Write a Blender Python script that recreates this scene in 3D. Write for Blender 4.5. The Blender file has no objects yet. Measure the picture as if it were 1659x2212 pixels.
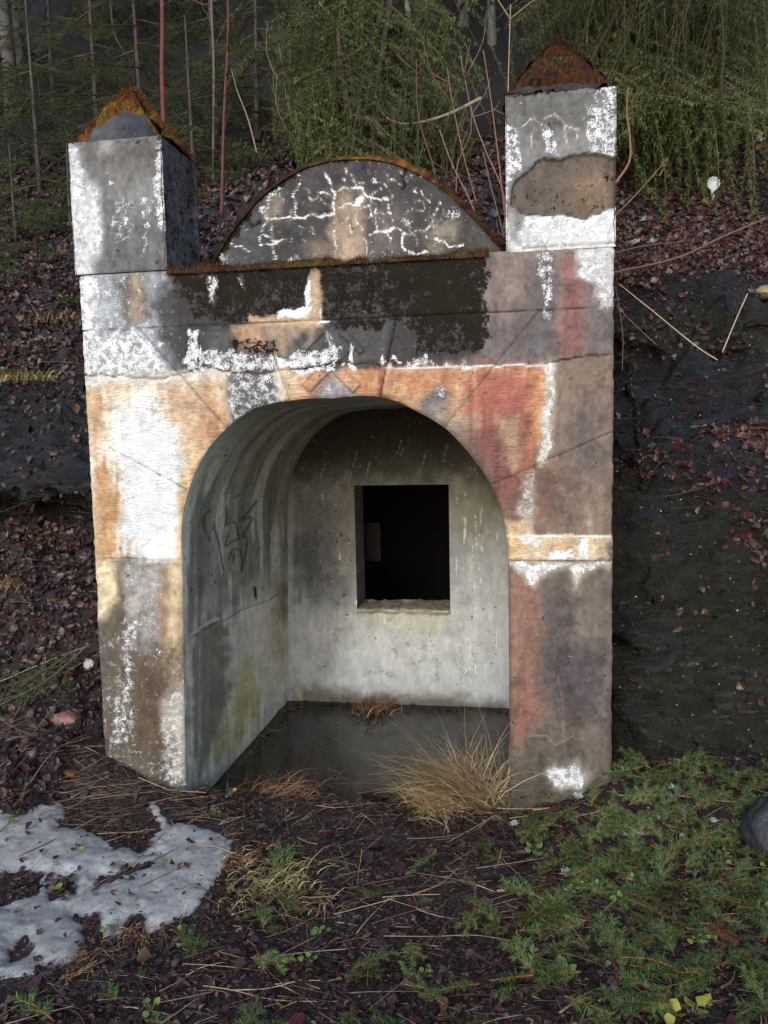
import bpy, math, random
import numpy as np
from mathutils import Matrix, Vector

# ------------------------------------------------------------------ camera, sky, sun
sc = bpy.context.scene
COL = sc.collection
F_PX, PCX, PCY = 1793.8, 829.5, 1106.0          # photograph at 1659 x 2212
CAM = np.array([2.0403, -3.6236, 1.6133])
RM = np.array([[0.9854088928857387, 0.16894564675377333, -0.020656288743428723],
               [-0.004405861971307882, -0.0960019022765998, -0.9953713995989456],
               [-0.17014670787879632, 0.9809388376457, -0.09385677703705861]])
cam_d = bpy.data.cameras.new('camera')
cam = bpy.data.objects.new('camera', cam_d)
COL.objects.link(cam)
sc.camera = cam
cam_d.sensor_fit = 'AUTO'
cam_d.sensor_width = 36.0
cam_d.lens = 36.0 * F_PX / 2212.0
cam_d.clip_start, cam_d.clip_end = 0.05, 500.0
m = Matrix.Identity(4)
for i in range(3):
    m[i][0], m[i][1], m[i][2], m[i][3] = RM[0][i], -RM[1][i], -RM[2][i], CAM[i]
cam.matrix_world = m

SUN_DIR = Vector((0.10, 1.0, -0.50)).normalized()      # direction the light travels
SUN_EL = math.asin(-SUN_DIR.z)
SUN_AZ = math.atan2(-SUN_DIR.x, -SUN_DIR.y)
world = bpy.data.worlds.new('World')
sc.world = world
world.use_nodes = True
wn = world.node_tree
bg = wn.nodes['Background']
sky = wn.nodes.new('ShaderNodeTexSky')
sky.sky_type = 'NISHITA'
sky.sun_disc = False
sky.sun_elevation = SUN_EL
sky.sun_rotation = SUN_AZ
sky.air_density, sky.dust_density, sky.ozone_density = 1.0, 1.0, 1.0
wn.links.new(sky.outputs[0], bg.inputs[0])
bg.inputs[1].default_value = 0.15
sun_d = bpy.data.lights.new('sun', 'SUN')
sun_d.energy = 0.85
sun_d.angle = math.radians(24)
sun_d.color = (0.93, 0.965, 1.0)
sun = bpy.data.objects.new('sun', sun_d)
COL.objects.link(sun)
sun.rotation_euler = SUN_DIR.to_track_quat('-Z', 'Y').to_euler()
sc.view_settings.view_transform = 'Standard'
sc.view_settings.look = 'None'
sc.view_settings.exposure = 1.15
sc.view_settings.gamma = 1.0
sc.view_settings.use_curve_mapping = False

rng = np.random.default_rng(7)
random.seed(7)

# ------------------------------------------------------------------ numeric helpers
def lin(c):
    c = np.asarray(c, float) / 255.0
    return np.where(c <= 0.04045, c / 12.92, ((c + 0.055) / 1.055) ** 2.4)

def sstep(a, b, x):
    t = np.clip((np.asarray(x, float) - a) / (b - a), 0, 1)
    return t * t * (3 - 2 * t)

def _hash(ix, iy, iz, seed):
    h = (ix.astype(np.int64) * 374761393 + iy.astype(np.int64) * 668265263 + iz.astype(np.int64) * 2147483647 + seed * 974634) & 0xffffffff
    h = ((h ^ (h >> 13)) * 1274126177) & 0xffffffff
    h = ((h ^ (h >> 16)) * 2246822519) & 0xffffffff
    return ((h ^ (h >> 15)) & 0xffffff).astype(np.float64) / 0xffffff

def vnoise(x, y, z=0.0, seed=0):
    x, y, z = np.broadcast_arrays(np.asarray(x, float), np.asarray(y, float), np.asarray(z, float))
    ix, iy, iz = np.floor(x), np.floor(y), np.floor(z)
    fx, fy, fz = x - ix, y - iy, z - iz
    fx, fy, fz = [t * t * t * (t * (t * 6 - 15) + 10) for t in (fx, fy, fz)]
    r = 0
    for dx in (0, 1):
        for dy in (0, 1):
            for dz in (0, 1):
                w = (fx if dx else 1 - fx) * (fy if dy else 1 - fy) * (fz if dz else 1 - fz)
                r = r + w * _hash(ix + dx, iy + dy, iz + dz, seed)
    return r

def fbm(x, y, z=0.0, oct=4, seed=0):
    s, a, t = 0, 1.0, 0
    x, y, z = np.asarray(x, float), np.asarray(y, float), np.asarray(z, float)
    for o in range(oct):
        s = s + a * vnoise(x, y, z, seed + o * 17)
        t += a
        a *= 0.5
        x, y, z = x * 2.03 + 11.3, y * 2.03 + 5.7, z * 2.03 + 3.1
    return s / t * 2 - 1                                   # about -0.7 .. 0.7

def proj(P):
    q = (np.asarray(P, float) - CAM) @ RM.T
    return PCX + F_PX * q[..., 0] / q[..., 2], PCY + F_PX * q[..., 1] / q[..., 2]

def ray(u, v):
    return RM.T @ np.array([(u - PCX) / F_PX, (v - PCY) / F_PX, 1.0])

def at_y(u, v, y):
    d = ray(u, v)
    return CAM + d * (y - CAM[1]) / d[1]

def at_z(u, v, z):
    d = ray(u, v)
    return CAM + d * (z - CAM[2]) / d[2]

def sd_poly(u, v, poly):
    p = np.asarray(poly, float)
    d = np.full(u.shape, 1e18)
    ins = np.zeros(u.shape, bool)
    for i in range(len(p)):
        a, b = p[i], p[(i + 1) % len(p)]
        e = b - a
        t = np.clip(((u - a[0]) * e[0] + (v - a[1]) * e[1]) / max(e @ e, 1e-12), 0, 1)
        d = np.minimum(d, (u - a[0] - t * e[0]) ** 2 + (v - a[1] - t * e[1]) ** 2)
        if a[1] != b[1]:
            c = ((a[1] > v) != (b[1] > v)) & (u < e[0] * (v - a[1]) / e[1] + a[0])
            ins ^= c
    d = np.sqrt(d)
    return np.where(ins, -d, d)

def d_line(u, v, pts):
    p = np.asarray(pts, float)
    d = np.full(u.shape, 1e18)
    for a, b in zip(p[:-1], p[1:]):
        e = b - a
        t = np.clip(((u - a[0]) * e[0] + (v - a[1]) * e[1]) / max(e @ e, 1e-12), 0, 1)
        d = np.minimum(d, (u - a[0] - t * e[0]) ** 2 + (v - a[1] - t * e[1]) ** 2)
    return np.sqrt(d)

# ------------------------------------------------------------------ mesh helpers
def make_mesh(name, V, faces, mats=(), attrs=None, smooth=False, midx=None):
    """faces: list of integer arrays (n,k)."""
    if isinstance(faces, np.ndarray):
        faces = [faces]
    faces = [f for f in faces if len(f)]
    me = bpy.data.meshes.new(name)
    V = np.ascontiguousarray(V, np.float32)
    me.vertices.add(len(V))
    me.vertices.foreach_set('co', V.ravel())
    li = np.concatenate([f.ravel() for f in faces]).astype(np.int32)
    tot = np.concatenate([np.full(len(f), f.shape[1], np.int32) for f in faces])
    st = np.concatenate([[0], np.cumsum(tot)[:-1]]).astype(np.int32)
    me.loops.add(len(li))
    me.loops.foreach_set('vertex_index', li)
    me.polygons.add(len(tot))
    me.polygons.foreach_set('loop_start', st)
    me.polygons.foreach_set('loop_total', tot)
    me.polygons.foreach_set('use_smooth', np.full(len(tot), smooth, bool))
    if midx is not None:
        me.polygons.foreach_set('material_index', np.asarray(midx, np.int32))
    for mt in (mats if isinstance(mats, (list, tuple)) else [mats]):
        me.materials.append(mt)
    for k, a in (attrs or {}).items():
        a = np.asarray(a, np.float32)
        if a.ndim == 2:
            at = me.attributes.new(k, 'FLOAT_COLOR', 'POINT')
            rgba = np.ones((len(a), 4), np.float32)
            rgba[:, :3] = a
            at.data.foreach_set('color', rgba.ravel())
        else:
            at = me.attributes.new(k, 'FLOAT', 'POINT')
            at.data.foreach_set('value', a)
    me.update(calc_edges=True)
    return me

def obj(name, me, parent=None, loc=None, label=None, cat=None, group=None, kind=None):
    o = bpy.data.objects.new(name, me)
    COL.objects.link(o)
    if parent is not None:
        o.parent = parent
    if loc is not None:
        o.location = loc
    for k, v in (('label', label), ('category', cat), ('group', group), ('kind', kind)):
        if v:
            o[k] = v
    return o

def thing(name, loc, label, cat, group=None):
    return obj(name, None, None, loc, label, cat, group)

def dup(o, parent=None):
    c = o.copy()
    COL.objects.link(c)
    if parent is not None:
        c.parent = parent
    return c

def grid_faces(nu, nv, keep=None):
    i, j = np.meshgrid(np.arange(nu - 1), np.arange(nv - 1), indexing='ij')
    a = i * nv + j
    f = np.stack([a, a + nv, a + nv + 1, a + 1], -1)
    return f[keep] if keep is not None else f.reshape(-1, 4)

def compact(V, F, attrs=None):
    used = np.unique(F)
    mp = np.zeros(len(V), np.int64)
    mp[used] = np.arange(len(used))
    return V[used], mp[F], {k: a[used] for k, a in (attrs or {}).items()}

def smooth_line(pts, n):
    p = np.asarray(pts, float)
    if len(p) == 2:
        t = np.linspace(0, 1, n)[:, None]
        return p[0] * (1 - t) + p[1] * t
    q = np.vstack([2 * p[0] - p[1], p, 2 * p[-1] - p[-2]])
    out = []
    ts = np.linspace(0, len(p) - 1 - 1e-9, n)
    for t in ts:
        i = int(t)
        f = t - i
        a, b, c, d = q[i], q[i + 1], q[i + 2], q[i + 3]
        out.append(0.5 * (2 * b + (c - a) * f + (2 * a - 5 * b + 4 * c - d) * f * f + (3 * b - a - 3 * c + d) * f ** 3))
    return np.array(out)

def tube(pts, radii, sides=5):
    p = np.asarray(pts, float)
    n = len(p)
    r = np.broadcast_to(np.asarray(radii, float), (n,)) if np.ndim(radii) <= 1 and np.size(radii) in (1, n) else np.interp(np.linspace(0, 1, n), np.linspace(0, 1, len(radii)), radii)
    tg = np.gradient(p, axis=0)
    tg /= np.linalg.norm(tg, axis=1)[:, None] + 1e-12
    ref = np.array([0, 0, 1.0]) if abs(tg[0][2]) < 0.9 else np.array([1.0, 0, 0])
    a = np.cross(tg, ref)
    a /= np.linalg.norm(a, axis=1)[:, None] + 1e-12
    b = np.cross(tg, a)
    th = np.arange(sides) * 2 * math.pi / sides
    V = p[:, None, :] + r[:, None, None] * (a[:, None, :] * np.cos(th)[None, :, None] + b[:, None, :] * np.sin(th)[None, :, None])
    V = V.reshape(-1, 3)
    i, j = np.meshgrid(np.arange(n - 1), np.arange(sides), indexing='ij')
    j2 = (j + 1) % sides
    F = np.stack([i * sides + j, i * sides + j2, (i + 1) * sides + j2, (i + 1) * sides + j], -1).reshape(-1, 4)
    V = np.vstack([V, p[0], p[-1]])
    c0, c1 = n * sides, n * sides + 1
    k = np.arange(sides)
    T0 = np.stack([np.full(sides, c0), (k + 1) % sides, k], -1)
    T1 = np.stack([np.full(sides, c1), (n - 1) * sides + k, (n - 1) * sides + (k + 1) % sides], -1)
    return V, F, np.vstack([T0, T1])

class MB:
    """collects quads and triangles with a colour per vertex"""
    def __init__(self):
        self.V, self.Q, self.T, self.C, self.n = [], [], [], [], 0
    def add(self, V, Q=None, T=None, c=(0.5, 0.5, 0.5)):
        V = np.asarray(V, float)
        self.V.append(V)
        if Q is not None and len(Q):
            self.Q.append(np.asarray(Q) + self.n)
        if T is not None and len(T):
            self.T.append(np.asarray(T) + self.n)
        c = np.asarray(c, float)
        self.C.append(np.broadcast_to(c, (len(V), 3)) if c.ndim == 1 else c)
        self.n += len(V)
    def tube(self, pts, r, sides=5, c=(0.5, 0.5, 0.5)):
        V, Q, T = tube(pts, r, sides)
        self.add(V, Q, T, c)
    def scatter(self, tv, tf, pos, R, s, c):
        """template verts tv(k,3), faces tf(m,3|4) at n places"""
        n, k = len(pos), len(tv)
        if n == 0:
            return
        s = np.broadcast_to(np.asarray(s, float), (n,))
        V = np.einsum('nij,kj->nki', R, tv) * s[:, None, None] + pos[:, None, :]
        Fz = (tf[None] + (np.arange(n) * k)[:, None, None]).reshape(-1, tf.shape[1])
        C = np.repeat(np.broadcast_to(np.asarray(c, float), (n, 3)), k, 0)
        V = V.reshape(-1, 3)
        if tf.shape[1] == 4:
            self.add(V, Fz, None, C)
        else:
            self.add(V, None, Fz, C)
    def mesh(self, name, mat, smooth=False, off=None):
        V = np.vstack(self.V)
        if off is not None:
            V = V - np.asarray(off)
        f = []
        if self.Q:
            f.append(np.vstack(self.Q))
        if self.T:
            f.append(np.vstack(self.T))
        return make_mesh(name, V, f, mat, {'tint': np.vstack(self.C)}, smooth)

def frames(normal, spin):
    """rotation matrices whose z axis is `normal`, turned by spin"""
    n = normal / (np.linalg.norm(normal, axis=1)[:, None] + 1e-12)
    ref = np.where(np.abs(n[:, 2:3]) < 0.95, np.array([[0, 0, 1.0]]), np.array([[1.0, 0, 0]]))
    a = np.cross(ref, n)
    a /= np.linalg.norm(a, axis=1)[:, None]
    b = np.cross(n, a)
    c, s = np.cos(spin)[:, None], np.sin(spin)[:, None]
    return np.stack([a * c + b * s, -a * s + b * c, n], -1)

def frames_x(d, spin):
    """rotation matrices whose x axis is d"""
    d = d / (np.linalg.norm(d, axis=1)[:, None] + 1e-12)
    ref = np.where(np.abs(d[:, 2:3]) < 0.95, np.array([[0, 0, 1.0]]), np.array([[1.0, 0, 0]]))
    a = np.cross(ref, d)
    a /= np.linalg.norm(a, axis=1)[:, None]
    b = np.cross(d, a)
    c, s = np.cos(spin)[:, None], np.sin(spin)[:, None]
    return np.stack([d, a * c + b * s, -a * s + b * c], -1)

# ------------------------------------------------------------------ materials
def new_mat(name):
    mt = bpy.data.materials.new(name)
    mt.use_nodes = True
    nt = mt.node_tree
    return mt, nt, nt.nodes['Principled BSDF']

def N(nt, t, **kw):
    n = nt.nodes.new(t)
    for k, v in kw.items():
        if k.startswith('i_'):
            n.inputs[k[2:].replace('_', ' ')].default_value = v
        else:
            setattr(n, k, v)
    return n

def noise(nt, vec, scale, detail=6, rough=0.6, dist=0.0):
    n = N(nt, 'ShaderNodeTexNoise')
    n.inputs['Scale'].default_value = scale
    n.inputs['Detail'].default_value = detail
    n.inputs['Roughness'].default_value = rough
    n.inputs['Distortion'].default_value = dist
    if vec is not None:
        nt.links.new(vec, n.inputs['Vector'])
    return n.outputs['Fac']

def math_(nt, op, a, b=None, c=None, clamp=False):
    n = N(nt, 'ShaderNodeMath', operation=op, use_clamp=clamp)
    for i, x in enumerate((a, b, c)):
        if x is None:
            continue
        if isinstance(x, (int, float)):
            n.inputs[i].default_value = x
        else:
            nt.links.new(x, n.inputs[i])
    return n.outputs[0]

def ramp(nt, fac, a, b, lo=0.0, hi=1.0):
    n = N(nt, 'ShaderNodeMapRange', interpolation_type='SMOOTHSTEP')
    nt.links.new(fac, n.inputs[0])
    n.inputs[1].default_value, n.inputs[2].default_value = a, b
    n.inputs[3].default_value, n.inputs[4].default_value = lo, hi
    return n.outputs[0]

def mix(nt, fac, a, b, blend='MIX'):
    n = N(nt, 'ShaderNodeMix', data_type='RGBA', blend_type=blend)
    if isinstance(fac, (int, float)):
        n.inputs[0].default_value = fac
    else:
        nt.links.new(fac, n.inputs[0])
    for i, x in ((6, a), (7, b)):
        if isinstance(x, (tuple, list, np.ndarray)):
            n.inputs[i].default_value = (*[float(t) for t in x[:3]], 1)
        else:
            nt.links.new(x, n.inputs[i])
    return n.outputs[2]

def attr(nt, name):
    n = N(nt, 'ShaderNodeAttribute', attribute_name=name)
    return n

def bump(nt, bsdf, height, strength=0.5, distance=0.01):
    b = N(nt, 'ShaderNodeBump')
    b.inputs['Strength'].default_value = strength
    b.inputs['Distance'].default_value = distance
    nt.links.new(height, b.inputs['Height'])
    nt.links.new(b.outputs[0], bsdf.inputs['Normal'])

def world_pos(nt, sx=1, sy=1, sz=1):
    g = N(nt, 'ShaderNodeNewGeometry')
    mp = N(nt, 'ShaderNodeMapping')
    mp.inputs['Scale'].default_value = (sx, sy, sz)
    nt.links.new(g.outputs['Position'], mp.inputs['Vector'])
    return mp.outputs[0]

def concrete_material():
    mt, nt, b = new_mat('weathered_concrete')
    L = nt.links.new
    P = world_pos(nt)
    PV = world_pos(nt, 1, 1, 0.22)            # runs down the wall
    PH = world_pos(nt, 0.45, 1, 1.5)          # calcite ripples, wider than high
    tint, paint, algae, calc = attr(nt, 'tint').outputs['Color'], attr(nt, 'paint').outputs['Fac'], attr(nt, 'algae').outputs['Fac'], attr(nt, 'calc').outputs['Fac']
    mot = noise(nt, P, 14, 8, 0.65)
    grain = noise(nt, P, 260, 3, 0.6)
    run = noise(nt, PV, 26, 6, 0.6, 0.3)
    flk = noise(nt, P, 34, 9, 0.62, 0.35)
    alg = noise(nt, P, 26, 8, 0.6, 0.2)
    rip = noise(nt, PH, 75, 4, 0.55, 0.6)
    f = math_(nt, 'MULTIPLY_ADD', mot, 0.7, 0.65)
    f = math_(nt, 'MULTIPLY', f, math_(nt, 'MULTIPLY_ADD', run, 0.7, 0.65))
    f = math_(nt, 'MULTIPLY', f, math_(nt, 'MULTIPLY_ADD', grain, 1.1, 0.45))
    base = N(nt, 'ShaderNodeVectorMath', operation='SCALE')
    L(tint, base.inputs[0])
    L(f, base.inputs['Scale'])
    base = base.outputs[0]
    # flakes of white paint, large and small
    flk2 = noise(nt, P, 190, 6, 0.72, 0.3)
    fsum = math_(nt, 'ADD', math_(nt, 'MULTIPLY', math_(nt, 'SUBTRACT', flk, 0.5), 1.7), math_(nt, 'MULTIPLY', math_(nt, 'SUBTRACT', flk2, 0.5), 2.3))
    fm = ramp(nt, math_(nt, 'ADD', fsum, paint), 0.46, 0.56)
    white = mix(nt, mot, (0.42, 0.425, 0.435), (0.82, 0.83, 0.83))
    white = mix(nt, ramp(nt, run, 0.46, 0.76, 0, 0.45), white, (0.36, 0.345, 0.33))
    white = mix(nt, ramp(nt, flk2, 0.55, 0.72, 0, 0.45), white, (0.30, 0.29, 0.28))
    rc_ = math_(nt, 'MULTIPLY', ramp(nt, rip, 0.36, 0.56, 0.34, 0.0), calc)
    base = mix(nt, rc_, base, (0.16, 0.11, 0.07))
    c1 = mix(nt, fm, base, white)
    # dark specks of lichen everywhere
    spk = ramp(nt, noise(nt, P, 150, 4, 0.75), 0.66, 0.74, 0, 0.75)
    c1 = mix(nt, math_(nt, 'MULTIPLY', spk, math_(nt, 'SUBTRACT', 1.0, math_(nt, 'MULTIPLY', fm, 0.6))), c1, (0.03, 0.026, 0.022))
    # black crust of algae
    alg2 = noise(nt, P, 80, 6, 0.7)
    asum = math_(nt, 'ADD', math_(nt, 'MULTIPLY', math_(nt, 'SUBTRACT', alg, 0.5), 2.0), math_(nt, 'MULTIPLY', math_(nt, 'SUBTRACT', alg2, 0.5), 2.0))
    am = ramp(nt, math_(nt, 'ADD', asum, algae), 0.38, 0.62)
    blk = mix(nt, mot, (0.006, 0.0055, 0.004), (0.026, 0.021, 0.016))
    c2 = mix(nt, am, c1, blk)
    L(c2, b.inputs['Base Color'])
    L(ramp(nt, run, 0.3, 0.7, 0.7, 0.95), b.inputs['Roughness'])
    L(math_(nt, 'MULTIPLY', math_(nt, 'SUBTRACT', 1.0, am), 0.12), b.inputs['Specular IOR Level'])
    h = math_(nt, 'MULTIPLY', grain, 0.22)
    h = math_(nt, 'ADD', h, math_(nt, 'MULTIPLY', mot, 0.5))
    h = math_(nt, 'ADD', h, math_(nt, 'MULTIPLY', fm, 0.22))
    h = math_(nt, 'ADD', h, math_(nt, 'MULTIPLY', am, 0.35))
    h = math_(nt, 'ADD', h, math_(nt, 'MULTIPLY', math_(nt, 'MULTIPLY', rip, calc), 2.2))
    bump(nt, b, h, 0.75, 0.007)
    return mt

def tint_material(name, rough=0.6, spec=0.4, var=0.5, bscale=None, bstr=0.4, bdist=0.003, sat=None, trans=0.0, objvar=0.0, nscale=40):
    mt, nt, b = new_mat(name)
    L = nt.links.new
    tc = N(nt, 'ShaderNodeTexCoord')
    t = attr(nt, 'tint').outputs['Color']
    n = noise(nt, tc.outputs['Object'], nscale, 5, 0.6)
    f = math_(nt, 'MULTIPLY_ADD', n, 2 * var, 1 - var)
    if objvar:
        oi = N(nt, 'ShaderNodeObjectInfo')
        f = math_(nt, 'MULTIPLY', f, math_(nt, 'MULTIPLY_ADD', oi.outputs['Random'], 2 * objvar, 1 - objvar))
    s = N(nt, 'ShaderNodeVectorMath', operation='SCALE')
    L(t, s.inputs[0])
    L(f, s.inputs['Scale'])
    L(s.outputs[0], b.inputs['Base Color'])
    b.inputs['Roughness'].default_value = rough
    b.inputs['Specular IOR Level'].default_value = spec
    if trans:
        b.inputs['Subsurface Weight'].default_value = 0
    if bscale:
        bump(nt, b, noise(nt, tc.outputs['Object'], bscale, 6, 0.65), bstr, bdist)
    return mt

def ground_material(name, c0, c1, c2, rock=None, rough=(0.35, 0.8), bd=0.02):
    """damp earth and rotted litter; rock shows where the attribute 'rock' is high"""
    mt, nt, b = new_mat(name)
    L = nt.links.new
    P = world_pos(nt)
    big, mid, fine = noise(nt, P, 2.2, 6, 0.6), noise(nt, P, 22, 8, 0.65, 0.4), noise(nt, P, 120, 6, 0.7)
    c = mix(nt, ramp(nt, mid, 0.35, 0.65), c0, c1)
    c = mix(nt, ramp(nt, fine, 0.5, 0.75), c, c2)
    h = math_(nt, 'ADD', math_(nt, 'MULTIPLY', mid, 1.0), math_(nt, 'MULTIPLY', fine, 0.5))
    rg = ramp(nt, fine, 0.35, 0.65, *rough)
    if rock:
        PR = N(nt, 'ShaderNodeMapping')
        PR.inputs['Rotation'].default_value = (0.5, 0.35, 0.0)
        PR.inputs['Scale'].default_value = (1.0, 1.0, 3.2)
        L(world_pos(nt), PR.inputs['Vector'])
        st = noise(nt, PR.outputs[0], 9, 9, 0.7, 0.5)
        sp = noise(nt, PR.outputs[0], 70, 6, 0.7)
        rc = mix(nt, ramp(nt, st, 0.35, 0.68), rock[0], rock[1])
        rc = mix(nt, ramp(nt, sp, 0.62, 0.78), rc, rock[2])
        mossm = ramp(nt, math_(nt, 'ADD', big, math_(nt, 'MULTIPLY', attr(nt, 'moss').outputs['Fac'], 0.5)), 0.62, 0.8)
        rc = mix(nt, math_(nt, 'MULTIPLY', mossm, ramp(nt, mid, 0.3, 0.6)), rc, rock[3])
        rm = attr(nt, 'rock').outputs['Fac']
        rm = ramp(nt, math_(nt, 'ADD', rm, math_(nt, 'MULTIPLY', math_(nt, 'SUBTRACT', mid, 0.5), 0.9)), 0.4, 0.6)
        c = mix(nt, rm, c, rc)
        hr = math_(nt, 'ADD', math_(nt, 'MULTIPLY', st, 1.6), math_(nt, 'MULTIPLY', sp, 0.6))
        hm = N(nt, 'ShaderNodeMix', data_type='FLOAT')
        L(rm, hm.inputs[0]); L(h, hm.inputs[2]); L(hr, hm.inputs[3])
        h = hm.outputs[0]
        rr = ramp(nt, sp, 0.38, 0.62, 0.08, 0.5)
        hm2 = N(nt, 'ShaderNodeMix', data_type='FLOAT')
        L(rm, hm2.inputs[0]); L(rg, hm2.inputs[2]); L(rr, hm2.inputs[3])
        rg = hm2.outputs[0]
    L(c, b.inputs['Base Color'])
    L(rg, b.inputs['Roughness'])
    bump(nt, b, h, 1.0, bd)
    return mt

def snow_material():
    mt, nt, b = new_mat('old_snow')
    P = world_pos(nt)
    a, f = noise(nt, P, 7, 6, 0.6), noise(nt, P, 220, 3, 0.6)
    d = noise(nt, P, 60, 6, 0.7, 0.5)
    w = noise(nt, P, 26, 8, 0.7, 0.4)
    c = mix(nt, ramp(nt, w, 0.3, 0.7), (0.20, 0.195, 0.185), (0.34, 0.333, 0.32))
    c = mix(nt, ramp(nt, a, 0.4, 0.7, 0, 0.5), c, (0.17, 0.165, 0.155))
    c = mix(nt, ramp(nt, d, 0.60, 0.70), c, (0.05, 0.04, 0.033))
    c = mix(nt, ramp(nt, f, 0.60, 0.75, 0, 0.5), c, (0.55, 0.56, 0.58))
    nt.links.new(c, b.inputs['Base Color'])
    b.inputs['Roughness'].default_value = 0.55
    bump(nt, b, math_(nt, 'ADD', math_(nt, 'MULTIPLY', f, 0.9), math_(nt, 'ADD', math_(nt, 'MULTIPLY', d, 0.4), math_(nt, 'MULTIPLY', w, 0.5))), 0.6, 0.005)
    return mt

def water_material():
    mt, nt, b = new_mat('still_water')
    P = world_pos(nt)
    b.inputs['Base Color'].default_value = (0.010, 0.009, 0.007, 1)
    b.inputs['Roughness'].default_value = 0.04
    b.inputs['IOR'].default_value = 1.33
    bump(nt, b, noise(nt, P, 5, 3, 0.5), 0.06, 0.01)
    return mt

M_CON = concrete_material()
M_LEAF = tint_material('wet_dead_leaf', 0.42, 0.35, 0.35, 55, 0.5, 0.002, objvar=0.35)
M_STRAW = tint_material('dry_stalk', 0.45, 0.4, 0.3, None, objvar=0.3)
M_NEEDLE = tint_material('spruce_needle', 0.55, 0.22, 0.3, None, objvar=0.3, nscale=9)
M_FARN = tint_material('dark_spruce_needle', 0.6, 0.3, 0.3, None, objvar=0.3, nscale=4)
M_BARK = tint_material('bark', 0.75, 0.3, 0.45, 60, 0.8, 0.008, nscale=25)
M_MOSS = tint_material('moss', 0.85, 0.15, 0.55, 170, 0.9, 0.006, nscale=60)
M_GREEN = tint_material('green_leaf', 0.45, 0.4, 0.25, 90, 0.3, 0.001, objvar=0.2)
M_STONE = tint_material('grey_stone', 0.45, 0.45, 0.45, 45, 0.8, 0.01, nscale=22)
M_RUST = tint_material('rusty_plate', 0.75, 0.1, 0.4, 60, 0.4, 0.002)
M_PLASTIC = tint_material('white_plastic', 0.35, 0.5, 0.08, None)
M_LICHEN = tint_material('pale_lichen', 0.8, 0.2, 0.3, None)
M_DARK = tint_material('dark_chamber', 0.9, 0.1, 0.4, 20, 0.4, 0.01)
M_EARTH = ground_material('damp_forest_floor', (0.010, 0.006, 0.005), (0.026, 0.014, 0.011), (0.045, 0.028, 0.021))
ROCKC = ((0.004, 0.004, 0.004), (0.018, 0.019, 0.021), (0.085, 0.090, 0.096), (0.011, 0.013, 0.002))
M_BANK = ground_material('bank_of_litter_and_rock', (0.007, 0.005, 0.004), (0.016, 0.009, 0.008), (0.034, 0.022, 0.018), ROCKC)
M_SLOPE = ground_material('forest_slope', (0.006, 0.005, 0.004), (0.014, 0.010, 0.008), (0.024, 0.018, 0.013))
M_SNOW = snow_material()
M_WATER = water_material()

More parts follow.
